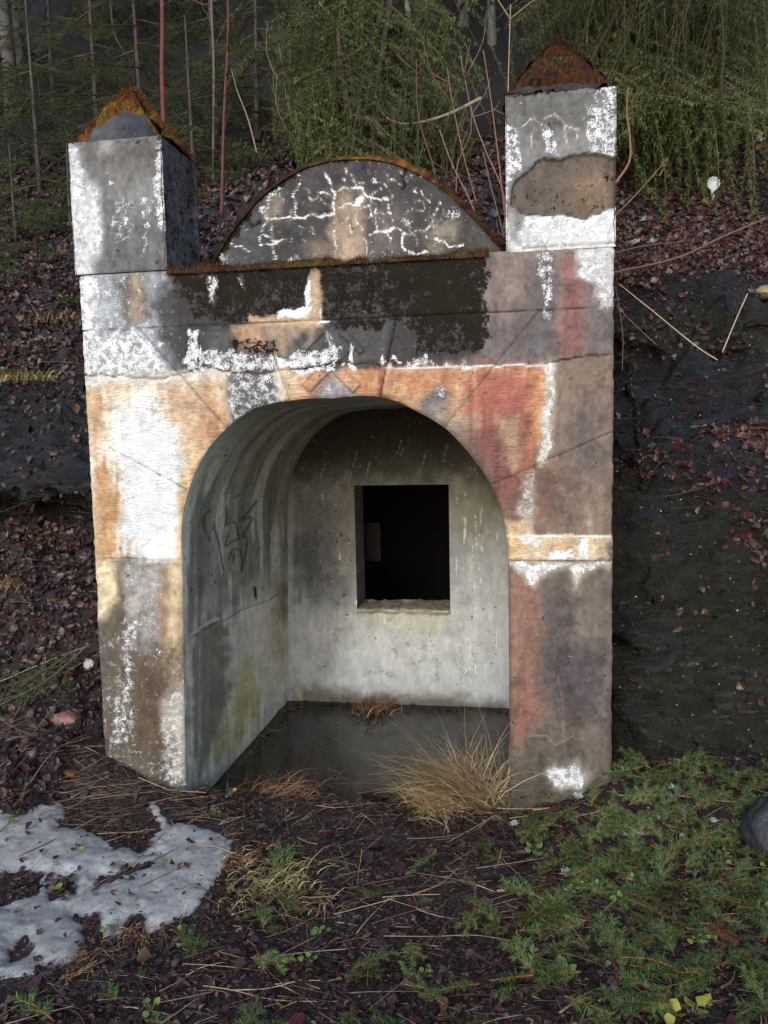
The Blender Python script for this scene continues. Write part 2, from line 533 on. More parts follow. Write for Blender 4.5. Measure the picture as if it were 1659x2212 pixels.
# ------------------------------------------------------------------ painting of stains and some shade (photo pixel outlines, held by the wall itself)
class Paint:
    def __init__(self, P, base, seed=0):
        """P: (n,3) undisplaced surface points"""
        self.u, self.v = proj(P)
        self.n = len(P)
        u, v = self.u, self.v
        self.wu1, self.wv1 = fbm(u / 22, v / 22, 1.0, 4, seed), fbm(u / 22, v / 22, 9.0, 4, seed + 5)
        self.streak = fbm(u / 9, v / 130, 3.0, 4, seed + 9)
        self.tint = np.tile(lin(base), (self.n, 1))
        self.paint = np.zeros(self.n)
        self.algae = np.zeros(self.n)
        self.calc = np.zeros(self.n)
        self.dy = np.zeros(self.n)
        self.mottle = 1.0
        self.sat = 0.74
    def mask(self, poly, feather=6, warp=10, streak=0.0):
        u, v = self.u + self.wu1 * warp, self.v + self.wv1 * warp
        p = np.asarray(poly, float)
        pad = feather + warp + 30 + abs(streak) * 20
        near = (u > p[:, 0].min() - pad) & (u < p[:, 0].max() + pad) & (v > p[:, 1].min() - pad) & (v < p[:, 1].max() + pad)
        mk = np.zeros(self.n)
        if near.any():
            d = sd_poly(u[near], v[near], p)
            if streak:
                d = d + self.streak[near] * streak * 25
            mk[near] = 1 - sstep(-feather, feather, d)
        return mk
    def T(self, poly, c, feather=6, warp=10, a=1.0, streak=0.0):
        k = (self.mask(poly, feather * (2.1 if feather >= 4 else 1.0), warp * 1.5, streak * 1.6) * a)[:, None]
        self.tint = self.tint * (1 - k) + lin(c) * k
    def W(self, poly, p, feather=6, warp=10, streak=0.0):
        k = self.mask(poly, feather, warp, streak)
        self.paint = self.paint * (1 - k) + p * k
    def A(self, poly, p, feather=8, warp=14, streak=0.0):
        k = self.mask(poly, feather, warp, streak)
        self.algae = self.algae * (1 - k) + p * k
    def K(self, poly, p, feather=10, warp=10):
        k = self.mask(poly, feather, warp)
        self.calc = self.calc * (1 - k) + p * k
    def D(self, poly, depth, feather=3, warp=5):
        self.dy = self.dy + depth * self.mask(poly, feather, warp)
    def groove(self, line, depth=0.008, w=2.2, warp=0.8, dark=0.5):
        d = d_line(self.u + self.wu1 * warp, self.v + self.wv1 * warp, line)
        k = 1 - sstep(w * 0.3, w * 1.3, d)
        self.dy = self.dy + depth * k
        self.tint = self.tint * (1 - (dark * k)[:, None])
        self.paint = self.paint * (1 - 0.6 * k)
    def line(self, line, c=None, w=2.0, warp=3, white=None, a=1.0, feather=1.5):
        d = d_line(self.u + self.wu1 * warp, self.v + self.wv1 * warp, line)
        k = (1 - sstep(max(w - feather, 0), w + feather, d)) * a
        if c is not None:
            self.tint = self.tint * (1 - k[:, None]) + lin(c) * k[:, None]
        if white is not None:
            self.paint = self.paint * (1 - k) + white * k
    def attrs(self):
        g = (self.tint @ np.array([0.3, 0.59, 0.11]))[:, None]
        t_ = g + (self.tint - g) * self.sat
        warm = np.clip((t_[:, 0] - t_[:, 2]) / (t_[:, 0] + 1e-6), 0, 1)
        t_ = t_ * np.stack([1 - 0.04 * warm, 1 + 0.05 * warm, 1 - 0.16 * warm], 1)
        u, v = self.u, self.v
        mot = 0.34 * fbm(u / 7, v / 7, 2.0, 4, 31) + 0.30 * self.wu1 + 0.22 * fbm(u / 26, v / 150, 4.0, 4, 37) + 0.10 * self.streak
        t_ = t_ * (1 + mot * self.mottle)[:, None]
        return {'tint': np.clip(t_ * 0.92, 0, 1), 'paint': self.paint - 0.04, 'algae': self.algae * 1.15, 'calc': self.calc}

# ------------------------------------------------------------------ terrain
def zg(x, y):
    """ground in front of and inside the portal"""
    x, y = np.asarray(x, float), np.asarray(y, float)
    z = -0.075 + 0.035 * fbm(x * 1.4, y * 1.4, 0, 3, 3) + 0.022 * fbm(x * 7, y * 7, 0, 3, 4)
    z = z + 0.24 * sstep(0.45, -0.9, x) * sstep(-1.3, 0.1, y)
    z = z + 0.12 * sstep(0.42, -0.05, x) * sstep(-0.3, 0.0, y)
    z = z + 0.16 * sstep(2.0, 2.55, x) * sstep(-0.55, 0.1, y) + 0.05 * sstep(2.2, 3.2, x)
    pond = sstep(0.34, 0.47, x) * sstep(2.06, 1.92, x)
    z = z - 0.27 * pond * sstep(-0.12, 0.34, y) * (0.72 + 0.28 * sstep(1.9, 1.2, x))
    far = np.hypot(x - 1.5, y + 1)
    z = z - 0.02 * np.maximum(far - 3, 0) * (y < 0)
    return z

LEFT = [(-0.9, -0.30), (-0.55, 0.00), (-0.2, 0.16), (0.0, 0.27), (0.2, 0.54), (0.42, 0.86), (0.62, 1.06), (0.74, 1.14), (0.66, 1.22), (0.42, 1.34), (0.40, 1.42), (0.62, 1.60), (0.9, 1.90), (1.3, 2.36), (2.0, 3.08), (3.2, 4.0), (4.5, 4.6)]
MID = [(0.36, 1.9), (0.40, 2.20), (0.50, 2.40), (0.75, 2.55), (1.1, 2.78), (1.6, 3.0), (2.2, 3.35), (3.2, 3.95), (4.5, 4.6)]
RIGHT = [(-0.3, -0.35), (0.15, -0.12), (0.30, 0.05), (0.42, 0.35), (0.52, 0.70), (0.66, 1.02), (0.82, 1.22), (1.1, 1.62), (1.38, 1.92), (1.62, 2.02), (1.56, 2.22), (1.72, 2.42), (2.0, 2.80), (2.45, 3.16), (2.8, 3.6), (2.9, 3.85), (3.4, 4.02), (4.5, 4.6)]

def hill(y):
    return np.interp(y, [2.0, 3.0, 4.0, 8.0, 14.0, 40.0, 80.0], [3.0, 3.75, 4.5, 7.9, 13.5, 36.0, 60.0])

def resample(pl, n):
    p = np.asarray(pl, float)
    L = np.concatenate([[0], np.cumsum(np.linalg.norm(np.diff(p, axis=0), axis=1))])
    t = np.linspace(0, L[-1], n)
    q = np.stack([np.interp(t, L, p[:, 0]), np.interp(t, L, p[:, 1])], 1)
    k = np.ones(5) / 5
    qs = np.stack([np.convolve(np.pad(q[:, i], 2, mode='edge'), k, 'valid') for i in (0, 1)], 1)
    return qs

def vnormals(Pg):
    du = np.gradient(Pg, axis=0)
    dv = np.gradient(Pg, axis=1)
    n = np.cross(du, dv)
    return n / (np.linalg.norm(n, axis=2)[..., None] + 1e-12)

def bank(name, xs, profile_of, n, rock_of, amp_of, seed, label=None):
    P = np.zeros((len(xs), n, 3))
    for i, x in enumerate(xs):
        q = resample(profile_of(x), n)
        P[i, :, 0], P[i, :, 1], P[i, :, 2] = x, q[:, 0], q[:, 1]
    nn = vnormals(P)
    nn = nn * np.sign(nn[..., 2:3].mean() if abs(nn[..., 2].mean()) > 0.05 else 1)
    X, Y, Z = P[..., 0], P[..., 1], P[..., 2]
    rock = rock_of(X, Y, Z, nn)
    big = fbm(X * 1.3, Y * 1.3, Z * 1.3, 3, seed)
    # tilted strata give the rock its broken ledges
    s = (Z * 0.92 + X * 0.22 - Y * 0.3) * 7 + 2.2 * fbm(X * 2, Y * 2, Z * 2, 3, seed + 3)
    strata = (s - np.floor(s)) - 0.5
    rg = fbm(X * 5, Y * 5, Z * 9, 5, seed + 7)
    rg = rg + 0.9 * (0.22 - np.abs(fbm(X * 3.2 + Z, Y * 3.2, Z * 4.5, 3, seed + 17))) + 0.4 * (0.2 - np.abs(fbm(X * 9 + Z * 3, Y * 9, Z * 11, 3, seed + 19)))
    lit = fbm(X * 9, Y * 9, Z * 9, 3, seed + 11)
    rk = 0.6 if name == 'left_bank' else 0.95
    d = amp_of(X, Y, Z) * big * 0.22 + rk * rock * (0.07 * strata + 0.17 * rg) + (1 - rock) * 0.07 * lit
    P = P + nn * d[..., None]
    nn2 = vnormals(P)
    nn2 = nn2 * np.sign(nn[..., 2:3].mean() if abs(nn[..., 2].mean()) > 0.05 else 1)
    F = grid_faces(len(xs), n)
    me = make_mesh(name, P.reshape(-1, 3), F[:, ::-1] if False else F, M_BANK, {'rock': rock.ravel(), 'moss': np.zeros(rock.size)}, True)
    o = obj(name, me, kind='structure')
    return o, P, nn2, rock

def spaced(a, b, fine_a, fine_b, step, grow=1.25):
    xs = list(np.arange(fine_a, fine_b + 1e-6, step))
    s = step
    x = fine_a
    lo = []
    while x > a:
        s *= grow
        x -= s
        lo.append(max(x, a))
    s, x, hi = step, xs[-1], []
    while x < b:
        s *= grow
        x += s
        hi.append(min(x, b))
    return np.array(lo[::-1] + xs + hi)

gx, gy = spaced(-45, 45, -1.3, 3.7, 0.02), spaced(-45, 2.0, -1.9, 0.7, 0.02, 1.3)
GX, GY = np.meshgrid(gx, gy, indexing='ij')
GZ = zg(GX, GY)
under = (GX > -0.2) & (GX < 2.6) & (GY > 0.1) & ((GX < 0.36) | (GX > 2.04))
GZ = np.where(under, np.minimum(GZ, 0.05), GZ)
obj('forest_floor', make_mesh('forest_floor', np.stack([GX, GY, GZ], -1).reshape(-1, 3), grid_faces(len(gx), len(gy)), M_EARTH, None, True), kind='structure')

def rock_left(X, Y, Z, n):
    r = sstep(1.22, 1.32, Z) * sstep(2.15, 1.75, Z + 0.25 * fbm(X * 3, Y * 3, Z * 3, 3, 50))
    return np.clip(r + sstep(0.45, 0.2, n[..., 2]) * 0.8, 0, 1)
def left_profile(x):
    k = 0.10 * math.sin(x * 2.3) + 0.12 * (x + 0.4)
    pl = np.array(LEFT)
    pl[:, 0] += k * np.clip((pl[:, 1]) / 1.2, 0, 1) * -0.6
    e = np.clip((x + 0.12) / 0.22, 0, 1) * (pl[:, 0] < 0.12)
    pl[:, 1] -= 0.6 * e
    return pl
def left_amp(X, Y, Z):
    return np.ones_like(X) * sstep(-0.1, 0.4, Z)
lb_o, LB, LBN, LBR = bank('left_bank', spaced(-9, 0.30, -1.5, 0.25, 0.024), left_profile, 260, rock_left, left_amp, 21)

def mid_profile(x):
    pl = np.array(MID)
    return pl
def mid_amp(X, Y, Z):
    return sstep(0.55, 1.1, Y) * 0.9
mb_o, MBK, MBN, MBR = bank('bank_above_portal', np.arange(-0.06, 2.44, 0.03), mid_profile, 130,
                           lambda X, Y, Z, n: 0.55 * sstep(1.5, 2.0, X) * sstep(3.0, 2.7, Z) * sstep(2.4, 2.5, Z), mid_amp, 33)
def rock_right(X, Y, Z, n):
    w = 0.18 * fbm(X * 2.5, Y * 2.5, Z * 2.5, 3, 71)
    edge = 1.30 - 0.30 * (X - 2.5) + w
    low = sstep(edge + 0.1, edge - 0.06, Z)
    midr = sstep(1.80, 1.90, Z + w) * sstep(2.62, 2.45, Z + w)
    band = 0.6 * sstep(0.55, 0.62, vnoise(X * 2.2, Y * 2.2, Z * 3, 77))
    mid2 = 0.85 * sstep(1.05, 1.2, Z) * sstep(2.05, 1.95, Z) * sstep(0.30, 0.42, vnoise(X * 2.6, Y * 2.6, Z * 2.6, 79))
    return np.clip(low + midr * 0.9 + band + mid2, 0, 1)
def right_profile(x):
    pl = np.array(RIGHT)
    k = np.clip((x - 2.4) / 1.2, -0.3, 2)
    pl[:, 0] += np.where(pl[:, 1] > 0.1, -0.12 * k, 0) * sstep(2.2, 0.5, pl[:, 1])
    g = np.clip((2.62 - x) / 0.25, 0, 1)                    # dark gap beside the wall
    pl[:, 0] += g * 0.45 * sstep(0.05, 0.4, pl[:, 1]) * sstep(2.5, 1.3, pl[:, 1])
    pl[:, 1] += -0.22 * k * sstep(0.6, 1.1, pl[:, 1]) * sstep(1.9, 1.3, pl[:, 1])
    return pl
rb_o, RB, RBN, RBR = bank('right_rock_bank', spaced(2.15, 10, 2.2, 4.0, 0.022), right_profile, 280, rock_right,
                          lambda X, Y, Z: sstep(-0.1, 0.4, Z) * 1.0, 45)
rb_o.data.attributes['moss'].data.foreach_set('value', (sstep(1.5, 1.0, RB[..., 2]) * 0.62 + sstep(2.0, 2.1, RB[..., 2]) * sstep(2.4, 2.25, RB[..., 2]) * 0.5).ravel().astype(np.float32))

hx, hy = spaced(-70, 70, -6, 9, 0.25, 1.2), spaced(2.6, 80, 2.7, 9, 0.2, 1.2)
hx, hy = np.unique(hx), np.unique(hy)
HX, HY = np.meshgrid(hx, hy, indexing='ij')
def hillz(x, y):
    return hill(y) + 0.35 * fbm(x * 0.5, y * 0.5, 0, 4, 61) - 0.5 * sstep(3.4, 2.6, y)
HZ = hillz(HX, HY)
obj('forest_hillside', make_mesh('forest_hillside', np.stack([HX, HY, HZ], -1).reshape(-1, 3), grid_faces(len(hx), len(hy)), M_SLOPE, None, True), kind='structure')

# ------------------------------------------------------------------ the portal
PW, W, ZB, Z4, DV, WT = 0.4377, 2.4, 2.37, 1.05, 1.76, 0.307
ROOT = np.array([1.2, 0.0, 0.0])
portal = thing('concrete_portal', ROOT, 'stained concrete portal with two capped pillars and a round arch', 'portal')

_arch_px = [(390, 1160), (396, 1100), (406, 1060), (430, 1000), (457, 958), (488, 925), (520, 900), (553, 881), (590, 870), (625, 866), (720, 861), (820, 857), (860, 868), (900, 889), (962, 925), (1020, 988), (1062, 1050), (1085, 1115), (1095, 1170)]
_ap = np.array([at_y(u, v, 0.0) for u, v in _arch_px])
AC = np.array([1.2, Z4])
_th = np.concatenate([[math.pi], np.arctan2(_ap[:, 2] - AC[1], _ap[:, 0] - AC[0]), [0.0]])
_r = np.concatenate([[AC[0] - 0.447], np.hypot(_ap[:, 2] - AC[1], _ap[:, 0] - AC[0]), [1.957 - AC[0]]])
_o = np.argsort(_th)
_th, _r = _th[_o], _r[_o]
def arch_r(th):
    return np.interp(th, _th, _r)
def jamb_l(z):
    return np.interp(z, [-0.4, -0.06, Z4], [0.404, 0.415, 0.447])
def jamb_r(z):
    return np.interp(z, [-0.4, Z4], [1.958, 1.957])
def arch_inside(x, z):
    th = np.arctan2(z - AC[1], x - AC[0])
    up = np.hypot(x - AC[0], z - AC[1]) < arch_r(np.clip(th, 0, math.pi))
    lo = (x > jamb_l(z)) & (x < jamb_r(z))
    return np.where(z >= Z4, up, lo)
def arch_snap(x, z):
    th = np.arctan2(z - AC[1], x - AC[0])
    r = arch_r(np.clip(th, 0, math.pi))
    xu, zu = AC[0] + r * np.cos(th), AC[1] + r * np.sin(th)
    xl = np.where(x < 1.2, jamb_l(z), jamb_r(z))
    return np.where(z >= Z4, xu, xl), np.where(z >= Z4, zu, z)
def arch_dist(x, z):
    th = np.arctan2(z - AC[1], x - AC[0])
    up = np.hypot(x - AC[0], z - AC[1]) - arch_r(np.clip(th, 0, math.pi))
    lo = np.where(x < 1.2, jamb_l(z) - x, x - jamb_r(z))
    return np.where(z >= Z4, up, lo)

# facade sheet
ST = 0.0072
fx = np.linspace(0, W, int(W / ST) + 1)
fz = np.linspace(-0.32, ZB, int((ZB + 0.32) / ST) + 1)
FX, FZ = np.meshgrid(fx, fz, indexing='ij')
cxm, czm = (FX[:-1, :-1] + FX[1:, 1:]) / 2, (FZ[:-1, :-1] + FZ[1:, 1:]) / 2
keep = ~arch_inside(cxm, czm)
cnt = np.zeros(FX.shape, int)
for a in (0, 1):
    for b_ in (0, 1):
        cnt[a:FX.shape[0] - 1 + a, b_:FX.shape[1] - 1 + b_] += keep
tot = np.zeros(FX.shape, int)
for a in (0, 1):
    for b_ in (0, 1):
        tot[a:FX.shape[0] - 1 + a, b_:FX.shape[1] - 1 + b_] += 1
edge = (cnt > 0) & (cnt < tot)
sx, sz = arch_snap(FX, FZ)
FX, FZ = np.where(edge, sx, FX), np.where(edge, sz, FZ)
n_f = FX.size
FP = np.stack([FX, np.zeros_like(FX), FZ], -1).reshape(-1, 3)
p = Paint(FP, (118, 102, 92), 100)
T, Wp, A, K = p.T, p.W, p.A, p.K
# --- upper left rows
T([(150, 590), (365, 585), (378, 800), (170, 815)], (132, 137, 144), 6, 6); Wp([(150, 590), (350, 585), (365, 800), (170, 815)], 0.44, 10, 20)
T([(245, 600), (310, 590), (318, 690), (275, 700)], (98, 90, 86), 8, 12); Wp([(240, 600), (335, 588), (345, 690), (270, 700)], 0.30, 10, 16)
T([(284, 598), (308, 592), (302, 690), (290, 695)], (150, 125, 105), 6, 6)
Wp([(160, 597), (205, 597), (222, 815), (170, 818)], 0.70, 12, 14)
Wp([(180, 720), (300, 715), (370, 800), (180, 815)], 0.62, 10, 14)
T([(330, 650), (372, 600), (440, 590), (425, 800), (385, 790), (345, 730)], (66, 66, 69), 10, 16); Wp([(330, 650), (372, 600), (440, 590), (425, 800), (385, 790), (345, 730)], 0.18, 10, 20)
# --- frieze under the ledge
T([(360, 585), (1042, 545), (1047, 770), (860, 800), (400, 805)], (60, 56, 56), 6, 8)
Wp([(380, 590), (1042, 545), (1047, 770), (860, 800), (400, 805)], 0.05, 6, 8)
A([(365, 595), (1042, 548), (1050, 740), (1005, 765), (930, 745), (850, 690), (640, 690), (520, 705), (420, 690)], 0.47, 8, 18)
A([(840, 550), (1045, 545), (1052, 715), (1010, 720), (900, 680), (850, 640)], 0.68, 10, 18)
A([(362, 592), (662, 572), (662, 630), (560, 660), (460, 655), (420, 620)], 0.66, 10, 16)
A([(690, 572), (850, 560), (850, 640), (790, 650), (690, 640)], 0.54, 8, 14)
A([(548, 610), (655, 600), (650, 680), (560, 690)], 0.48, 8, 12)
A([(1020, 555), (1050, 550), (1055, 750), (1020, 760)], 0.62, 10, 18)
A([(890, 690), (1000, 690), (1000, 760), (900, 770)], 0.50, 8, 14)
A([(700, 690), (840, 690), (820, 715), (710, 712)], 0.55, 6, 8)
A([(490, 735), (600, 730), (590, 775), (500, 775)], 0.5, 8, 10)
T([(430, 712), (585, 705), (602, 790), (440, 792)], (76, 76, 79), 5, 6)
T([(502, 712), (572, 705), (575, 748), (515, 755)], (172, 128, 100), 8, 12); K([(502, 712), (572, 705), (575, 748), (515, 755)], 0.8)
T([(575, 705), (695, 690), (700, 740), (640, 765), (600, 765)], (160, 130, 108), 8, 10); T([(625, 715), (668, 712), (660, 770), (615, 770)], (76, 74, 76), 10, 12)
T([(690, 705), (852, 690), (830, 785), (650, 790)], (72, 70, 71), 8, 8)
for q, w in (([(448, 597), (472, 596), (468, 652), (452, 655)], 0.62), ([(510, 600), (525, 600), (522, 620), (512, 620)], 0.5)):
    Wp(q, w, 6, 8); A(q, 0.1, 6, 8)
for q in ([(673, 588), (686, 585), (692, 650), (695, 700), (655, 702), (664, 650)], [(540, 690), (600, 682), (690, 672), (695, 702), (640, 706), (545, 706)]):
    A(q, -0.6, 6, 6); T(q, (196, 156, 124), 5, 6); K(q, 0.9); Wp(q, 0.22, 5, 8)
for q in ([(600, 672), (672, 660), (668, 684), (600, 690)], [(655, 640), (668, 600), (672, 640), (660, 690)], [(690, 650), (698, 690), (722, 694), (690, 700)]):
    Wp(q, 0.85, 4, 8); A(q, -0.6, 5, 8)
for q, w in (([(395, 765), (470, 755), (600, 768), (617, 802), (392, 810)], 0.60), ([(408, 712), (430, 712), (428, 780), (405, 780)], 0.66), ([(600, 772), (650, 760), (735, 748), (732, 800), (610, 812)], 0.66),
             ([(742, 795), (757, 742), (772, 797)], 0.85), ([(812, 795), (828, 748), (842, 797)], 0.8), ([(848, 792), (856, 758), (874, 790)], 0.75), ([(880, 782), (930, 768), (940, 790), (880, 794)], 0.58),
             ([(940, 786), (1010, 780), (1040, 796), (940, 796)], 0.5), ([(700, 770), (712, 700), (720, 720), (722, 780)], 0.55)):
    Wp(q, w, 5, 12, 0.3); A(q, -0.5, 6, 10)
# --- upper right
T([(1046, 552), (1335, 535), (1335, 775), (1046, 790)], (116, 98, 95), 5, 8)
T([(1215, 555), (1262, 550), (1258, 770), (1203, 772)], (136, 72, 76), 16, 10, 0.75, 0.4)
T([(1148, 555), (1205, 555), (1200, 770), (1138, 775)], (88, 84, 87), 12, 10, 0.9, 0.3)
T([(1058, 690), (1140, 690), (1128, 782), (1056, 785)], (98, 86, 88), 14, 12)
T([(1262, 640), (1330, 650), (1330, 770), (1270, 770)], (104, 92, 94), 14, 10, 0.8)
Wp([(1160, 540), (1200, 540), (1194, 640), (1186, 695), (1172, 690), (1166, 620)], 0.50, 6, 10)
T([(1245, 538), (1335, 530), (1330, 660), (1298, 668), (1282, 612), (1250, 600)], (168, 166, 166), 5, 10); Wp([(1245, 538), (1335, 530), (1330, 660), (1298, 668), (1282, 612), (1250, 600)], 0.56, 6, 10)
# --- row under the crack, left
T([(175, 818), (490, 800), (505, 925), (410, 1010), (180, 1010)], (214, 184, 158), 4, 6); K([(175, 830), (490, 810), (505, 925), (400, 1100), (185, 1300)], 0.85)
T([(170, 812), (480, 798), (470, 826), (175, 836)], (196, 184, 172), 4, 8); Wp([(170, 806), (430, 800), (420, 820), (175, 838)], 0.5, 5, 10)
T([(180, 838), (238, 835), (232, 940), (182, 940)], (206, 152, 104), 10, 8, 0.85, 0.5)
T([(232, 850), (352, 840), (350, 1010), (232, 1010)], (226, 226, 226), 12, 10, 0.85, 0.6)
T([(262, 835), (282, 835), (280, 930), (266, 930)], (208, 166, 122), 8, 6, 0.7, 0.3)
T([(350, 835), (482, 818), (485, 925), (415, 985), (365, 940)], (196, 152, 120), 12, 10, 0.8, 0.5)
T([(450, 860), (488, 900), (470, 945), (430, 960)], (190, 120, 76), 10, 8, 0.8)
T([(492, 815), (610, 800), (618, 862), (545, 890), (494, 922)], (84, 84, 88), 8, 12); Wp([(492, 810), (612, 800), (618, 862), (545, 890), (494, 922)], 0.46, 6, 14); K([(492, 815), (610, 800), (618, 862), (545, 890), (494, 922)], 0.2)
T([(593, 785), (618, 785), (628, 868), (602, 874)], (200, 180, 158), 5, 6)
# --- keystone foot
T([(612, 806), (832, 796), (822, 866), (625, 872)], (200, 136, 98), 5, 6, 1, 0.2); K([(612, 806), (832, 796), (822, 866), (625, 872)], 0.9)
T([(612, 806), (650, 806), (650, 868), (625, 872)], (204, 170, 140), 8, 6, 0.9)
T([(715, 800), (768, 850), (770, 866), (668, 868), (680, 840)], (132, 132, 136), 7, 6); Wp([(700, 815), (745, 815), (770, 866), (668, 868)], 0.32, 6, 10)
T([(775, 800), (805, 800), (800, 860), (780, 860)], (190, 112, 72), 6, 6, 0.8)
T([(818, 790), (838, 790), (826, 862), (812, 862)], (150, 74, 50), 5, 4, 0.9)
# --- rust field right of the keystone
T([(832, 797), (1182, 788), (1186, 900), (1150, 1000), (1060, 960), (960, 900), (890, 885), (830, 860)], (196, 140, 104), 4, 6); K([(832, 797), (1186, 788), (1186, 1050), (1100, 1120), (960, 900), (830, 860)], 0.9)
T([(836, 798), (1000, 793), (980, 850), (900, 850), (840, 830)], (184, 110, 76), 8, 10, 0.85, 0.6)
T([(1035, 798), (1180, 792), (1172, 930), (1090, 965), (1000, 915), (1010, 855)], (166, 76, 70), 14, 14, 0.9, 0.5)
T([(1145, 800), (1182, 800), (1178, 960), (1155, 975)], (198, 124, 72), 8, 8, 0.85, 0.3)
T([(903, 872), (950, 832), (966, 840), (962, 890), (930, 922)], (112, 110, 113), 6, 8); Wp([(935, 835), (965, 835), (955, 870)], 0.5, 6, 8)
T([(945, 885), (1035, 905), (1010, 965), (975, 938)], (150, 126, 112), 10, 10)
T([(1000, 940), (1100, 885), (1158, 970), (1130, 1050), (1085, 1120), (1050, 1015)], (122, 64, 68), 14, 12, 0.95, 0.5)
T([(1078, 900), (1112, 900), (1124, 1020), (1098, 1000)], (172, 136, 110), 8, 8, 0.75, 0.3)
T([(1120, 960), (1150, 950), (1150, 1040), (1120, 1050)], (176, 104, 76), 8, 8, 0.7, 0.3)
T([(1186, 772), (1335, 765), (1335, 1162), (1088, 1162), (1085, 1095), (1150, 1045), (1188, 950)], (118, 96, 86), 6, 8)
T([(1230, 880), (1295, 870), (1292, 1030), (1240, 1010)], (94, 82, 83), 16, 12, 0.85, 0.3)
T([(1195, 790), (1240, 790), (1235, 900), (1200, 900)], (132, 108, 96), 14, 10, 0.7)
T([(1092, 1065), (1190, 1010), (1210, 1115), (1098, 1128)], (122, 74, 70), 12, 10, 0.9)
T([(1160, 1030), (1240, 1000), (1250, 1130), (1180, 1140)], (108, 84, 76), 16, 10, 0.8)
q = [(1172, 782), (1200, 778), (1194, 900), (1184, 1005), (1164, 1005), (1176, 880)]
T(q, (190, 172, 152), 5, 8); Wp(q, 0.58, 5, 10)
q = [(1128, 1030), (1156, 1018), (1152, 1125), (1118, 1132)]
T(q, (164, 146, 132), 7, 10, 0.9); Wp(q, 0.42, 6, 10)
# --- band above the lower joint, right pillar
q = [(1093, 1130), (1142, 1124), (1152, 1156), (1328, 1158), (1328, 1212), (1096, 1213)]
T(q, (204, 170, 138), 4, 5); K(q, 0.7); Wp(q, 0.26, 5, 10, 0.4)
T([(1098, 1134), (1126, 1128), (1126, 1205), (1100, 1205)], (204, 152, 92), 7, 6, 0.9)
T([(1170, 1162), (1250, 1160), (1240, 1200), (1180, 1190)], (196, 142, 102), 8, 8, 0.8, 0.6)
for q in ([(1120, 1160), (1175, 1162), (1160, 1180), (1125, 1176)], [(1250, 1160), (1275, 1160), (1272, 1212), (1245, 1212)], [(1185, 1195), (1235, 1185), (1238, 1212), (1180, 1212)]):
    Wp(q, 0.8, 5, 8)
T([(1262, 1125), (1280, 1125), (1282, 1155), (1262, 1155)], (150, 128, 110), 5, 5, 0.8)
T([(1308, 1175), (1330, 1172), (1330, 1226), (1310, 1222)], (88, 76, 70), 5, 6)
# --- lower right pillar
T([(1090, 1214), (1335, 1214), (1335, 1800), (1090, 1800)], (102, 86, 79), 2, 2)
T([(1092, 1240), (1165, 1235), (1170, 1540), (1140, 1610), (1092, 1600)], (130, 86, 76), 16, 14, 0.95)
T([(1190, 1275), (1218, 1275), (1250, 1390), (1305, 1400), (1308, 1570), (1230, 1560), (1165, 1490), (1180, 1380)], (76, 67, 69), 16, 16, 0.95)
T([(1240, 1300), (1310, 1260), (1320, 1400), (1260, 1370)], (108, 92, 84), 14, 14, 0.8)
T([(1095, 1560), (1330, 1580), (1335, 1800), (1090, 1800)], (92, 80, 70), 16, 16, 0.9)
T([(1110, 1520), (1150, 1500), (1145, 1590), (1110, 1600)], (134, 78, 68), 12, 10, 0.7)
q = [(1095, 1214), (1325, 1214), (1318, 1226), (1268, 1228), (1246, 1268), (1232, 1226), (1185, 1236), (1150, 1268), (1122, 1235)]
T(q, (176, 160, 146), 6, 6); Wp(q, 0.60, 5, 10, 0.3)
q = [(1182, 1662), (1242, 1642), (1268, 1668), (1252, 1706), (1192, 1698)]
T(q, (168, 160, 154), 8, 8); Wp(q, 0.6, 6, 12)
T([(1100, 1660), (1180, 1640), (1195, 1720), (1110, 1770)], (78, 68, 60), 12, 12, 0.9)
p.line([(1205, 1460), (1216, 1520), (1220, 1600), (1218, 1700)], (120, 84, 84), 1.6, 4)
p.line([(1140, 1590), (1180, 1592), (1200, 1610), (1240, 1590)], (130, 112, 104), 1.2, 6)
A([(1100, 1400), (1330, 1400), (1335, 1780), (1100, 1780)], 0.06, 20, 20)
# --- left pillar
T([(185, 1000), (402, 1000), (392, 1213), (190, 1213)], (222, 214, 204), 14, 6)
T([(254, 880), (386, 930), (384, 1150), (378, 1195), (300, 1200), (262, 1150)], (230, 236, 238), 14, 12, 0.95, 0.4); Wp([(262, 890), (375, 920), (378, 1190), (265, 1180)], 0.66, 14, 20)
T([(188, 1020), (232, 990), (264, 1080), (252, 1300), (200, 1325)], (194, 134, 82), 10, 10, 0.95, 0.5)
T([(190, 1060), (206, 1040), (212, 1320), (200, 1325)], (206, 176, 142), 7, 6, 0.8)
T([(384, 1050), (412, 1010), (402, 1300), (378, 1260)], (204, 156, 104), 6, 5, 0.9)
T([(400, 985), (440, 960), (405, 1080), (385, 1060)], (210, 164, 118), 8, 6, 0.8)
T([(194, 1210), (252, 1214), (250, 1290), (225, 1340), (204, 1335)], (210, 188, 152), 8, 8)
T([(248, 1214), (408, 1211), (410, 1760), (200, 1700), (203, 1345), (232, 1335), (250, 1290)], (92, 79, 68), 8, 10); K([(215, 1345), (408, 1211), (410, 1760), (200, 1700)], 0.1)
T([(262, 1216), (352, 1218), (352, 1385), (300, 1392), (272, 1300)], (146, 138, 134), 14, 12, 0.95, 0.4); Wp([(262, 1216), (352, 1218), (352, 1385), (300, 1392), (272, 1300)], 0.33, 12, 14)
T([(352, 1216), (404, 1214), (404, 1500), (372, 1480), (362, 1380)], (190, 160, 126), 10, 8, 0.95, 0.2)
T([(346, 1230), (364, 1230), (362, 1440), (350, 1440)], (140, 96, 62), 7, 6, 0.7)
Wp([(210, 1350), (400, 1400), (400, 1700), (215, 1660)], 0.27, 20, 20)
